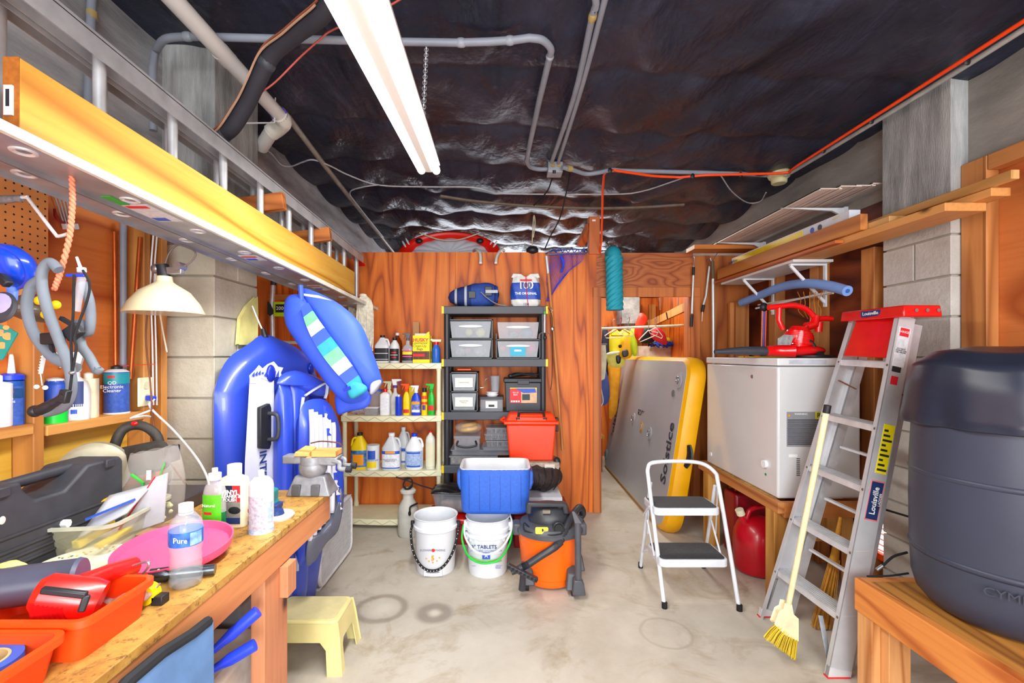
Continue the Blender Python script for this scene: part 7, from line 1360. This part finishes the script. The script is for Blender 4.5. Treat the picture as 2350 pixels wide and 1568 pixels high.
for k, (x0, lbq) in enumerate(((1358, 'left conduit of the pair running back to the junction box'), (1388, 'right conduit of the pair running back to the junction box'))):
    t = thing('conduit', lbq, 'conduit', PZ(1320, 200, ZC), local=False)
    if k == 0: G().tube(run([(1345, -60), (1366, -5), (1366, 20), (1358, 45), (1318, 220), (1266, 372)], ZC - .005, 5), .0145, 10).b('pipe_run', GP, t); G().ell(PZ(1360, 38, ZC - .005), (.018, .035, .018), 12, 8).b('coupling', TANG, t)
    else: G().tube(run([(1400, -40), (1388, 0), (1335, 200), (1281, 374)], ZC - .005, 5), .013, 10).b('pipe_run', GP, t)
t = thing('junction_box', 'square grey electrical junction box on the ceiling', 'junction box', PZ(1273, 388, ZC), local=False); jb = PZ(1273, 392, ZC); G().box(jb + V((-.055, -.05, -.03)), jb + V((.055, .06, .05))).b('box_body', CB, t, bev=.005)
for dx in (-.02, .025): G().cyl(jb + V((dx, -.056, .02)), jb + V((dx, -.04, .02)), .016, n=12).b('collar', TANG, t)
G().cyl(jb + V((-.01, -.05, -.04)), jb + V((-.01, -.06, -.02)), .012, n=10).b('socket', BLACK, t)
for nm, pts in (('black cord sagging from the junction box to the left', [(1270, 402, 0), (1255, 440, -.05), (1225, 472, -.1)]), ('black cord dropping from the junction box over the partition', [(1308, 398, -.02), (1300, 440, -.06), (1285, 500, -.2), (1262, 545, -.25), (1250, 572, -.3)])):
    t = thing('cord', nm, 'cord', PZ(1280, 450, ZC), local=False); G().tube(cat([PY(a, b_, 3.5 + .5 * i / len(pts)) for i, (a, b_, c) in enumerate(pts)], 6), .0055, 6).b('cord_line', RUBBER, t)
t = thing('conduit', 'grey conduit from the junction box to the round ceiling detector', 'conduit', PZ(1600, 395, ZC), local=False); G().tube(run([(1290, 384), (1315, 390), (1345, 399), (1375, 396), (1405, 390), (1440, 392), (1600, 396), (1720, 400), (1775, 404)], ZC - .02, 5), .0155, 10).b('pipe_run', GP, t); G().cyl(PZ(1302, 386, ZC - .02), PZ(1312, 388, ZC - .02), .021, n=12).b('coupling', TANG, t)
t = thing('smoke_detector', 'round cream ceiling detector at the right end of the conduit', 'detector', PZ(1788, 415, 2.76), local=False); dc = PZ(1788, 408, 2.80); G().lathe([(.075, .04), (.078, .02), (.07, .0), (.055, -.012), (.052, -.04), (.045, -.046), (0, -.047)], dc, 32).b('detector_body', mat('aged_cream', 'd8cc9c', .5), t); G().box(dc + V((-.06, -.05, .035)), dc + V((.06, .05, .08))).b('base_box', mat('base_brown', '544a44', .6), t, bev=.004)
t = thing('conduit', 'grey conduit running along the right edge of the ceiling beside the orange cord', 'conduit', PZ(2100, 220, 2.80), local=False); G().tube(run([(1800, 402), (1830, 388), (2130, 205), (2420, 22)], 2.795, 4), .013, 10).b('pipe_run', mat('pale_conduit', 'b0b0ac', .5), t)
ORC = mat('orange_cord', 'ff4a10', .45, 0, .04)
t = thing('extension_lead', 'bright orange extension cord strung along the ceiling and dropping over the door header', 'cord', PZ(1700, 402, 2.8), local=False)
G().tube(run([(2420, 8), (2350, 48), (2125, 192), (1830, 380), (1806, 396), (1700, 400), (1620, 402)], 2.785, 5) + run([(1560, 407), (1500, 404), (1450, 397), (1410, 391)], 2.80, 4) + [PY(*q) for q in ((1392, 393, 3.42), (1386, 402, 3.5), (1383, 440, 3.7), (1382, 500, 3.95), (1380, 555, 4.1), (1377, 582, 4.24))], .0095, 8).b('cord_line', ORC, t, ang=80)
g = G()
for a, b_ in ((2220, 140), (2000, 277), (1890, 345), (1400, 391), (1590, 404), (1700, 401)): p = PZ(a, b_, 2.79); g.ell(p, (.016, .006, .02), 8, 6)
g.b('cable_ties', BLACK, t, kind='stuff')
t = thing('cable', 'bundle of white cables clipped across the ceiling in front of the conduit box', 'cable', PZ(1000, 428, ZC), local=False)
for dz in (0, .012): G().tube(run([(603, 340), (622, 352), (645, 378), (668, 382), (695, 372), (720, 367), (760, 382), (800, 402), (870, 425), (980, 429), (1085, 430), (1130, 441), (1170, 445), (1400, 446), (1470, 440), (1540, 418), (1585, 402)], 2.85 - dz, 4), .0055, 6).b('cable_run', mat('dull_white_cable', 'b8b8bc', .5), t)
t = thing('cable', 'loose white cable end curling down near the detector', 'cable', PZ(1700, 440, 2.8), local=False); G().tube(run([(1655, 404), (1680, 440), (1715, 465), (1745, 462), (1758, 442)], 2.78, 5), .005, 6).b('cable_run', mat('dull_white_cable', ''), t)
t = thing('cable', 'white cable branching down the long pipe at upper left', 'cable', PZ(820, 440, 2.8), local=False); G().tube(run([(870, 424), (830, 430), (803, 442), (820, 470), (880, 545)], 2.83, 5), .005, 6).b('cable_run', mat('dull_white_cable', ''), t)
t = thing('flat_duct', 'sagging beige foam strip across the ceiling behind the white cables', 'strip', PZ(1200, 470, 2.8), local=False); G().tube(run([(1010, 450), (1090, 462), (1200, 472), (1330, 478), (1450, 477), (1570, 470)], 2.80, 5), .022, 8, flat=.5).b('foam_strip', mat('dusty_beige', '7a7062', .8, 0, .15), t)
PVC = mat('pvc_white', 'd2d0cc', .35, 0, .04, 3)
t = thing('drain_pipe', 'thick white PVC drain pipe along the upper left ceiling with an elbow at its end', 'pipe', (-1.22, 2, 2.79), local=False)
e0 = V((-1.215, 2.52, 2.79)); G().tube([V((-1.22, .6, 2.80)), e0], .036, 20).b('pipe_run', PVC, t); G().cyl(V((-1.22, 1.98, 2.795)), V((-1.22, 2.05, 2.795)), .0385, n=20).b('coupling', PVC, t)
e1 = PY(600, 338, 2.72); G().tube(cat([e0 - Y * .02, e0 + V((0, .03, -.01)), e0.lerp(e1, .25) + V((0, .03, 0)), e0.lerp(e1, .5)], 5), .045, 18).b('elbow', mat('pvc_cream', 'dcd8cc', .3), t); G().tube([e0.lerp(e1, .4), e1], .038, 18).b('branch', PVC, t); G().cyl(e0 - Y * .022, e0 - Y * .018, .0455, n=20).b('glue_ring', mat('purple_primer', '5a4aa8', .4), t)
t = thing('conduit', 'grey stained conduit running away along the left side of the ceiling', 'conduit', PZ(780, 420, 2.85), local=False); G().tube(run([(662, 270), (780, 425), (905, 582)], 2.845, 3), .018, 10).b('pipe_run', mat('stained_conduit', '9a948a', .5, 0, .15), t)
t = thing('insulated_hose', 'thick black foam-insulated refrigerant line with copper wires curving to the ceiling', 'hose', PY(560, 200, 2), local=False)
hp = cat([PY(765, -5, 1.75), PY(735, 38, 1.80), PY(680, 78, 1.88), (PY(625, 125, 1.95)), PY(590, 190, 2.0), PY(560, 250, 2.05), PY(525, 300, 2.08), PY(480, 318, 2.1), PY(440, 312, 2.12)], 6); G().tube(hp, .034, 14).b('foam_sleeve', mat('black_foam', '2a2830', .75, 0, .1, 12, bump=.2), t)
for k, m in enumerate((mat('copper_wire', 'a0583a', .4, .3), mat('tan_wire', 'b08a70', .5))): G().tube([p + V((-.018 - .008 * k, -.036, .012 - .018 * k + .006 * math.sin(i * .5))) for i, p in enumerate(hp[4:-2])], .0045, 6).b('wire', m, t)
for p in (hp[20], hp[38]): G().ell(p, (.038, .038, .038), 14, 8).b('tape_band', DGREY, t)
t = thing('wire', 'thin salmon-red wire looping from the black hose to the ceiling', 'wire', PY(690, 130, 2), local=False); G().tube(cat([PY(590, 218, 2.05), PY(632, 188, 2.05), PY(690, 130, 2.0), PY(735, 90, 1.95), PY(765, 68, 1.93), PY(870, 25, 1.85), PY(925, -5, 1.8)], 6), .004, 6).b('wire_line', mat('salmon_wire', 'c05a50', .5), t)
t = thing('tie_rod', 'thin white rod fixed from the column across to the drain pipe elbow', 'rod', PY(580, 285, 2.1), local=False); G().tube([PY(540, 283, 2.2), PY(630, 282, 2.45), PY(632, 225, 2.55)], .004, 6).b('rod', WHITE, t)
# ---------------- over and on the partition ----------------
TRED = mat('tube_red', 'ec1c08', .35, 0, .03); TWH = mat('tube_white', 'dedfe8', .4, 0, .03)
t = thing('inner_tube', 'red and white inflatable towable disc lying on the loft behind the partition', 'inflatable tube', (-.55, 5.0, 2.302), local=False)
tc = PY(1033, 600, 5.0); tc.z = 2.53; M = Matrix.Translation(tc) @ Matrix.Rotation(math.radians(68), 4, 'X'); nn_ = 72
sc = (tc.z - 2.31) / .5
g = G().grid(lambda u, v: M @ V(((.49 + .085 * math.cos(2 * PI * v)) * math.cos(2 * PI * u) * 1.02, (.49 + .085 * math.cos(2 * PI * v)) * math.sin(2 * PI * u) * .56, .10 * math.sin(2 * PI * v))), nn_, 16, cu=True, cv=True); g.b('red_ring', TRED, t)
g = G().grid(lambda u, v: M @ V(((.46 * (1 - v) + .0) * math.cos(2 * PI * u) * 1.02, .46 * (1 - v) * math.sin(2 * PI * u) * .56, .06 + .05 * (1 - (1 - v) ** 2) - .05 * (1 - v) ** 6 + .012 * (1 - v) * abs(math.sin(18 * PI * u)))), 144, 8, cu=True); g.b('white_cover', TWH, t, ang=180)
for a in (38, 142): p = M @ V((.42 * math.cos(math.radians(a)), .46 * .56 * math.sin(math.radians(a)) * .9, .125)); G().ell(p, (.04, .02, .03), 14, 8).b('handle_patch', BLACK, t)
for a in (22, 30, 150, 158): p = M @ V((.53 * math.cos(math.radians(a)), .53 * .56 * math.sin(math.radians(a)), .10)); G().ell(p, (.012, .02, .05), 8, 6, Matrix.Rotation(.5 if a < 90 else -.5, 4, 'Y')).b('white_stripe', TWH, t)
G().tube(cat([M @ V((x, .24 - .10 * math.sin(PI * (x + .33) / .66), .135)) for x in (-.33, -.15, 0, .15, .33)], 5), .007, 6).b('grab_rope', mat('cream_rope', 'd8d0b0', .7), t)
for k, (x, lbq) in enumerate(((1101, 'left white plastic pipe hook over the partition top'), (1145, 'right white plastic pipe hook over the partition top'))):
    t = thing('pipe_hook', lbq, 'hook', PY(x, 580, YB), local=False); s = -1 if k == 0 else 1
    G().tube(cat([PY(x - 14 if k == 0 else x + 12, 576, YB + .10), PY(x - 8 if k == 0 else x + 6, 573, YB + .01), PY(x, 580, YB - .05), PY(x + (2 if k == 0 else -5), 590, YB - .06), PY(x + (2 if k == 0 else -7), 604, YB - .06)], 5), .014, 12).b('pipe', mat('hook_pvc', 'd0cec8', .4), t); G().cyl(PY(x + (2 if k == 0 else -7), 602, YB - .06), PY(x + (2 if k == 0 else -7), 606, YB - .06), .015, n=12).b('end_plug', WHITE, t)
PST = wood('partition_post_wood', 'cf6f34', '9c4a1c', 'Z', 5, 3, .07)
t = thing('wood_post', 'short wooden post with a diagonal brace rising above the partition', 'post', PY(1352, 580, YB + .05), local=False)
G().box(PY(1352, 583, YB - .02), PY(1372, 503, YB + .07)).b('post_body', PST, t, smooth=False, bev=.003); G().bar(PY(1355, 520, YB + .02), PY(1332, 560, YB + .25), .07, .06).b('brace', PST, t, smooth=False, bev=.003); G().box(PY(1359, 508, YB - .022), PY(1367, 504, YB - .021)).b('tag', PAPER, t, smooth=False)
t = thing('rope', 'white looped cord hanging above the partition from the ceiling', 'cord', PY(1223, 540, 4.6), local=False); G().tube(cat([PY(1221, 572, 4.6), PY(1222, 540, 4.6), PY(1225, 495, 4.6), PY(1228, 512, 4.6), PY(1224, 545, 4.6)], 5), .006, 6).b('cord_line', mat('cream_rope', ''), t)
t = thing('bundle', 'small black bundle resting on the partition top', 'bundle', PY(1222, 578, YB + .02), local=False); G().ell(PY(1222, 575, YB + .02), (.06, .05, .04), 14, 8).b('bundle_body', BLACK, t)
# landing net
NETB = mat('net_blue', '2a50e8', .7, 0, .2); t = thing('landing_net', 'blue mesh landing net with long wooden handle hanging on the partition', 'net', PY(1290, 640, YB - .05), local=False)
G().tube([PY(1254, 588, YB - .05), PY(1258, 628, YB - .05)], .014, 10).b('metal_sleeve', ALU2, t); G().tube([PY(1258, 625, YB - .05), PY(1270, 760, YB - .07), PY(1291, 1034, YB - .16)], .0135, 10).b('wooden_handle', wood('pole_wood', 'd88a4a', 'a05a24', 'Z', 4, 3, .05), t)
G().tube(cat([PY(1252, 583, YB - .05), PY(1262, 578, YB + .02), PY(1300, 573, YB + .15), PY(1338, 574, YB + .12), PY(1345, 581, YB - .02), PY(1300, 582, YB - .05), PY(1256, 584, YB - .05)], 5), .006, 6).b('hoop', mat('hoop_grey', '5a6a9a', .4), t)
g = G(); random.seed(5); top_ = [(1258 + 8.8 * i, 582) for i in range(11)]
def npt(u, v):
    xt = 1258 + 88 * u; xb = 1252 + 40 * u; yb = 692 - 58 * max(0, u - .25) * 1.3; x = xt + (xb - xt) * v ** 1.3 + 3 * math.sin(9 * v + 5 * u); y = 582 + (yb - 582) * v
    return PY(x, y, YB - .035 - .03 * math.sin(PI * u) * (1 - .4 * v) + .008 * math.sin(20 * u + 9 * v))
for i in range(23):
    for s in (1, -1):
        pts = []
        for k in range(13):
            v = k / 12; u = i / 22 + s * v * .5
            u = abs(u) if u < 0 else (2 - u if u > 1 else u); pts.append(npt(u, v))
        g.tube(pts, .0013, 3)
g.b('mesh', NETB, t, kind='stuff'); g = G(); g.tube(cat([npt(.3, .05), npt(.42, .15), npt(.5, .3), npt(.45, .45)], 5), .012, 7).b('gathered_mesh', NETB, t)
for i in range(6): g = G().tube(cat([PY(1262 + 14 * i, 580, YB - .02), PY(1270 + 14 * i, 573 - (i % 2) * 3, YB + .05), PY(1278 + 13 * i, 581, YB + .0)], 4), .004, 5).b('draped_mesh', NETB, t)
# teal noodle over header
t = thing('pool_noodle', 'fat teal spiral-textured pool noodle hung over the door header', 'pool noodle', PY(1411, 640, YB - .1), local=False)
g = G(); P = [PY(1407, 574, YB + .0), PY(1409, 590, YB - .09), PY(1410, 640, YB - .09), PY(1411, 712, YB - .09)]; P = [P[1].lerp(P[3], k / 70) for k in range(71)]
def nd(u, v):
    p = P[0].lerp(P[-1], v); a = 2 * PI * u; r = .074 + .0045 * math.sin(6 * a + 60 * v) + (.005 if v < .08 else 0); return p + V((r * math.cos(a), r * math.sin(a), .0))
TL = mat('teal_foam', '22a0b4', .6, 0, .04); g.grid(nd, 60, 110, cu=True).add([nd(i / 60, 1) for i in range(60)], [tuple(range(60))]).b('foam_body', TL, t, ang=180)
G().tube(cat([P[0] + V((0, 0, -.05)), P[0] + V((0, .01, .03)), P[0] + V((0, .09, .05)), P[0] + V((0, .16, .0))], 5), .066, 16).b('bent_end', TL, t)
# hooked rods right of the door
for k, (pts, r, lbq, gr) in enumerate((([(1588, 594), (1591, 588), (1594, 594), (1592, 612), (1590, 660), (1588, 720)], .006, 'shiny telescopic rod hooked at the right side of the door header', (1588, 722, 1586, 750)), ([(1624, 600), (1629, 592), (1632, 600), (1628, 612), (1620, 680), (1614, 700)], .006, 'thin telescopic rod with needle tip hooked right of the door', (1615, 700, 1612, 716)))):
    t = thing('telescopic_rod', lbq, 'rod', PY(pts[0][0], pts[0][1], YB - .05), local=False); G().tube(cat([PY(a, b_, YB - .05) for a, b_ in pts[:4]], 4), .0045, 6).b('hook', STEEL, t); G().tube([PY(a, b_, YB - .05) for a, b_ in pts[3:]], .0095, 10).b('rod', ALU2, t); G().tube([PY(gr[0], gr[1], YB - .05), PY(gr[2], gr[3], YB - .05)], .0135, 10).b('grip', BLACK, t)
    if k: G().tube([PY(1612, 716, YB - .05), PY(1611, 738, YB - .05)], .003, 5).b('needle', ALU2, t)
    else: G().tube([PY(1592, 613, YB - .055), PY(1591, 632, YB - .055)], .0125, 10).b('grip', BLACK, t)
t = thing('telescopic_rod', 'long straight aluminium pole standing behind the freezer corner', 'rod', PY(1636, 800, YB - .1), local=False); G().tube([PY(1636, 615, YB - .09), PY(1637, 740, YB - .09), PY(1638, 1000, YB - .09)], .013, 10).b('rod', ALU2, t); G().tube([PY(1635, 600, YB - .09), PY(1636, 640, YB - .09)], .015, 10).b('grip', mat('brown_grip', '6a5038', .6), t); G().tube(cat([PY(1635, 600, YB - .09), PY(1640, 590, YB - .09), PY(1648, 578, YB - .09)], 4), .004, 6).b('hook', STEEL, t)
# leash and clips on shelf post
t = thing('strap', 'black strap with metal clip hanging beside the black shelving', 'strap', PY(1266, 800, 3.84), local=False); G().tube(cat([PY(1258, 706, 3.84), PY(1265, 720, 3.84), PY(1268, 750, 3.84), PY(1267, 860, 3.84), PY(1264, 895, 3.84)], 5), .009, 6, flat=.3).b('webbing', mat('black_webbing', ''), t); G().ell(PY(1268, 755, 3.835), (.016, .01, .02), 10, 8).b('clip', STEEL, t); G().tube(cat([PY(1262, 703, 3.84), PY(1268, 712, 3.83), PY(1262, 718, 3.84)], 5), .003, 6).b('split_ring', STEEL, t)
t = thing('scale', 'small spring scale with double hook clipped on the black shelf post', 'scale', PY(1250, 740, 3.83), local=False); G().tube([PY(1250, 722, 3.83), PY(1250, 764, 3.83)], .008, 8).b('scale_body', ALU2, t); G().tube([PY(1250, 704, 3.83), PY(1250, 722, 3.83)], .006, 6).b('eye', STEEL, t); G().cyl(PY(1250, 715, 3.83), PY(1250, 722, 3.83), .0095).b('green_band', LG, t)
G().tube(cat([PY(1236, 777, 3.83), PY(1239, 767, 3.83), PY(1250, 762, 3.83), PY(1261, 767, 3.83), PY(1264, 777, 3.83)], 5), .004, 6).b('double_hook', STEEL, t); G().ell(PY(1251, 775, 3.83), (.014, .01, .02), 10, 8).b('knob', BLACK, t)
# ---------------- closet ----------------
YC_ = 5.6
def cp(a, b_, y=YC_): return PY(a, b_, y)
t = thing('closet_rod', 'white hanging rod across the closet behind the doorway', 'rod', cp(1470, 755), local=False); G().tube([V((.86, 5.3, cp(1395, 757, 5.3).z)), V((2.28, 5.05, cp(1555, 745, 5.05).z))], .014, 10).b('rod', mat('rod_cream', 'e4dcc0', .4), t)
t = thing('fishing_rack', 'wooden rack of white poles slanting under the closet ceiling', 'rack', cp(1530, 720), local=False); G().bar(PY(1490, 745, 6.2), PY(1583, 700, 4.7), .03, .09).b('rack_board', STUD, t, smooth=False); G().tube([PY(1518, 727, 6), PY(1582, 713, 4.75)], .013, 8).b('pole', CREAM, t); G().tube([PY(1500, 735, 6), PY(1580, 695, 4.75)], .010, 8).b('pole', mat('hook_pvc', ''), t)
for a, b_ in ((1529, 725), (1577, 703)): G().bar(PY(a, b_ - 8, 5), PY(a + 3, b_ + 8, 5), .012, .012).b('clip', DGREY, t)
for a in (1515, 1556): G().tube([PY(a, 684, 5.3), PY(a, 712, 5.3)], .006, 6).b('drop_rod', STEEL, t)
struct(G().box((1.72, 6.3, 0), (1.86, 6.58, 1.9)).b('trim_closet_column', BLKR, smooth=False)); struct(G().box((1.66, 6.2, 1.9), (1.90, 6.5, 2.3)).b('trim_closet_column_top', CONC, smooth=False))
for x in (1.95, 2.15): struct(G().box((x, 6.55, 0), (x + .09, 6.62, 2.2)).b('trim_closet_stud', STUD, smooth=False))
struct(G().box((2.19, 5.2, 0), (2.29, 5.30, 2.2)).b('trim_closet_stud', STUD, smooth=False)); struct(G().box((2.19, 4.75, 0), (2.29, 4.83, 2.2)).b('trim_closet_stud', STUD, smooth=False))
HG = mat('white_hanger', 'e2ddd0', .4); 
def hanger(x, y, w, Yq, m, lbq, sk=0):
    t = thing('hanger', lbq, 'hanger', PY(x, y, Yq), local=False)
    G().tube(cat([PY(x - 2, y - 19, Yq), PY(x + 2, y - 24, Yq), PY(x + 4, y - 18, Yq), PY(x + 1, y - 10, Yq), PY(x, y - 2, Yq)], 4), .0045, 6).b('hook', STEEL if m is HG else m, t)
    G().tube([PY(x, y, Yq), PY(x + w, y + 14 + sk, Yq), PY(x + w - 3, y + 19 + sk, Yq), PY(x - w + 3, y + 19 - sk, Yq), PY(x - w, y + 14 - sk, Yq), PY(x, y, Yq)], .006, 6).b('frame', m, t)
hanger(1408, 757, 20, 5.3, HG, 'leftmost empty white hanger on the closet rod'); hanger(1423, 752, 22, 5.25, mat('red_hanger', 'a82040', .4), 'red hanger holding the yellow life vest')
hanger(1441, 752, 14, 5.2, HG, 'white hanger holding the amber vest'); hanger(1488, 758, 22, 5.1, HG, 'white hanger in front of the black vest', -8); hanger(1505, 752, 16, 5.05, HG, 'rightmost white hanger above the red jacket', 6)
LVY = mat('vest_yellow', 'e6dc18', .6, 0, .05, 8); LVA = mat('vest_amber', 'f2b40e', .6, 0, .05, 8); LVL = mat('vest_lime', 'c2e020', .6, 0, .05)
def vest(name, lbq, outl, Yq, m, parts=(), th=.10, c='life vest'):
    t = thing(name, lbq, c, PY(outl[0][0], outl[0][1], Yq), local=False); pillow('vest_body', outl, Yq, th, m, t, 2.6, 5, 3)
    for nm, o2, dy, m2 in parts: pillow(nm, o2, Yq - th * .5 - dy, .03, m2, t, 2.4, 4, 3)
    return t
OVR = mat('overall_amber', 'e0960c', .7, 0, .1, 12)
vest('overalls', 'amber waterproof overalls hanging below the yellow life vest', [(1396, 830), (1420, 826), (1426, 840), (1420, 900), (1415, 945), (1398, 960), (1398, 880)], 5.75, OVR, th=.08, c='overalls')
vest('life_vest', 'bright yellow life vest on the red hanger in the closet', [(1400, 765), (1412, 754), (1422, 762), (1432, 754), (1440, 764), (1438, 800), (1436, 826), (1420, 835), (1402, 826), (1398, 795)], 5.45, LVY, (('pocket', [(1393, 812), (1410, 808), (1432, 826), (1430, 842), (1402, 842), (1393, 826)], .01, mat('vest_cream', 'e0d860', .6)), ('strap', [(1394, 810), (1420, 806), (1421, 811), (1394, 816)], .03, CREAM), ('buckle', [(1414, 818), (1424, 814), (1424, 832), (1416, 834)], .04, BLACK)))
vest('life_vest', 'amber life vest with grey panel beside the yellow vest', [(1426, 775), (1440, 758), (1452, 775), (1452, 812), (1440, 824), (1422, 818), (1424, 795)], 5.35, LVA, (('grey_panel', [(1428, 806), (1440, 803), (1442, 816), (1430, 820)], .01, DGREY), ('strap', [(1420, 792), (1426, 791), (1426, 798), (1420, 798)], .01, BLACK)))
vest('life_vest', 'narrow lime vest between the amber vest and the red jacket', [(1446, 760), (1455, 752), (1460, 775), (1463, 810), (1455, 818), (1447, 800)], 5.30, LVL)
vest('jacket', 'orange-red jacket folded over the closet rod', [(1458, 745), (1470, 718), (1486, 730), (1478, 745), (1474, 765), (1466, 785), (1456, 770)], 5.25, mat('coral_red', 'f03414', .6), th=.12, c='jacket')
vest('jacket', 'crimson jacket hanging at the right end of the closet rod', [(1494, 765), (1506, 748), (1520, 758), (1528, 770), (1530, 792), (1510, 786), (1496, 776)], 5.2, mat('crimson_cloth', 'd42a38', .7), th=.10, c='jacket')
vest('life_vest', 'black vest behind the white hanger', [(1470, 772), (1480, 752), (1500, 758), (1504, 780), (1490, 788), (1470, 787)], 5.35, mat('black_neoprene', '1a1a20', .7), c='life vest', th=.1)
vest('wetsuit', 'dark navy wetsuit hanging at the far left of the closet', [(1382, 760), (1396, 762), (1398, 830), (1390, 900), (1380, 880)], 5.8, mat('navy_neoprene', '1c2038', .7), th=.05, c='wetsuit')
vest('towel', 'slate-blue cloth hanging low at the left of the closet', [(1376, 850), (1388, 846), (1398, 880), (1397, 922), (1376, 926)], 5.5, mat('slate_cloth', '4a5a9c', .8), th=.04, c='cloth')
t = thing('rope_coil', 'coil of white rope hanging on the closet door frame', 'rope', PY(1378, 840, 4.45), local=False)
for k in range(8): x = 1372 + k * 1.9; G().tube(cat([PY(x, 790, 4.38 + .01 * k), PY(x + 3, 840, 4.37 + .01 * k), PY(x + 1, 877 - k, 4.38 + .01 * k), PY(x + 5, 830, 4.40 + .01 * k), PY(x + 3, 790, 4.38 + .01 * k)], 5), .007, 6).b('strand', mat('cream_rope', ''), t)
G().tube(cat([PY(1376, 876, 4.4), PY(1384, 920, 4.4), PY(1376, 938, 4.4)], 5), .005, 6).b('rope_end', mat('cream_rope', ''), t)
G().tube([PY(1370, 792, 4.36), PY(1392, 790, 4.46)], .008, 6).b('peg', STEEL, t)
t = thing('shelf_unit', 'low dark shelf with black bins at the left of the closet', 'shelf', PY(1385, 1000, 5.4), local=False); G().box((.87, 5.7, .0), (1.28, 6.3, .42)).b('lower_bin', BLACK, t, smooth=False, bev=.01); G().box((.87, 5.68, .50), (1.27, 6.3, .70)).b('upper_bin', mat('black_bin', '1c1c22', .5), t, smooth=False, bev=.01); G().box((.86, 5.66, .43), (1.30, 6.35, .465)).b('shelf_board', mat('yellowish_board', 'c08a20', .6), t, smooth=False)
t = thing('storage_carton', 'pale open carton of blue strapping standing in the closet', 'box', PY(1505, 800, 5.9), local=False); b0 = PY(1466, 815, 6.1); b1 = PY(1555, 795, 6.3); G().box((b0.x, 6.1, 0), (b1.x - .06, 6.4, b1.z)).b('carton_body', mat('pale_carton', 'd8c8b8', .7), t, smooth=False)
t = thing('strap_pile', 'tangle of blue webbing and yellow float on the closet carton', 'straps', PY(1520, 800, 5.7), local=False); random.seed(9); zb = b1.z
for k in range(9):
    q = PY(1496 + 6.5 * k, 789 + 3 * (k % 2), 6.04); G().tube(cat([q + V((.045 * math.cos(a + k), .03 * math.sin(a), .03 * math.sin(2 * a + k))) for a in (0, 1.3, 2.6, 3.9, 5.2)], 4, True), .012, 6, closed=True).b('webbing', mat('royal_webbing', '1f4ec8', .7) if k % 4 else BLACK, t)
G().ell(PY(1525, 781, 6.2), (.2, .06, .04), 20, 8).b('yellow_float', mat('float_yellow', 'd8d020', .6), t)
t = thing('blue_cap_jar', 'small pale blue canister on the closet side ledge', 'canister', PY(1578, 730, 4.7), local=False); G().cyl(PY(1578, 734, 4.72), PY(1578, 722, 4.72), .022).b('canister_body', mat('light_blue_plastic', ''), t); G().cyl(PY(1578, 722, 4.72), PY(1578, 719, 4.72), .024).b('lid', WHITE, t)
# repeats of one kind share a group phrase
GR = {'jug': 'jugs on the cream shelving', 'spray_bottle': 'spray bottles', 'bottle': 'bottles on shelves', 'organiser_case': 'clear organiser cases on the black shelving', 'drawer_tower': 'clear drawer towers on the black shelving', 'conduit': 'grey conduits', 'lumber': 'boards piled on the wall shelf', 'siding_panel': 'pale siding panels on the upper brackets', 'hanger': 'hangers on the closet rod', 'life_vest': 'life vests in the closet', 'telescopic_rod': 'rods hanging right of the door', 'copper_pipe': 'copper pipes on the left wall', 'cable': 'loose cables', 'tray': 'orange trays on the workbench', 'bucket': 'white pails on the floor', 'gas_can': 'fuel cans under the freezer stand', 'pipe_hook': 'white hooks over the partition', 'mop_head': 'mop heads by the ladder end', 'storage_tub': 'tubs on the shelving', 'lopper': 'blue lopper grips under the bench', 'toolbox': 'boxes on the floor under the black shelving', 'jacket': 'jackets in the closet', 'cord': 'thin cords', 'arm_bracket': 'arm brackets under the siding panels', 'support_arm': 'wooden arms under the hanging ladder', 'wood_block': 'wood blocks', 'zip_packet': 'packets in the food container', 'tool_case': 'tool cases on the bench', 'bag_box': 'bag boxes on the top cream shelf'}
for o in SC.objects:
    if o.parent is None and o.get('label') and not o.get('group'):
        s = o.name.split('.')[0]
        if s in GR: o['group'] = GR[s]
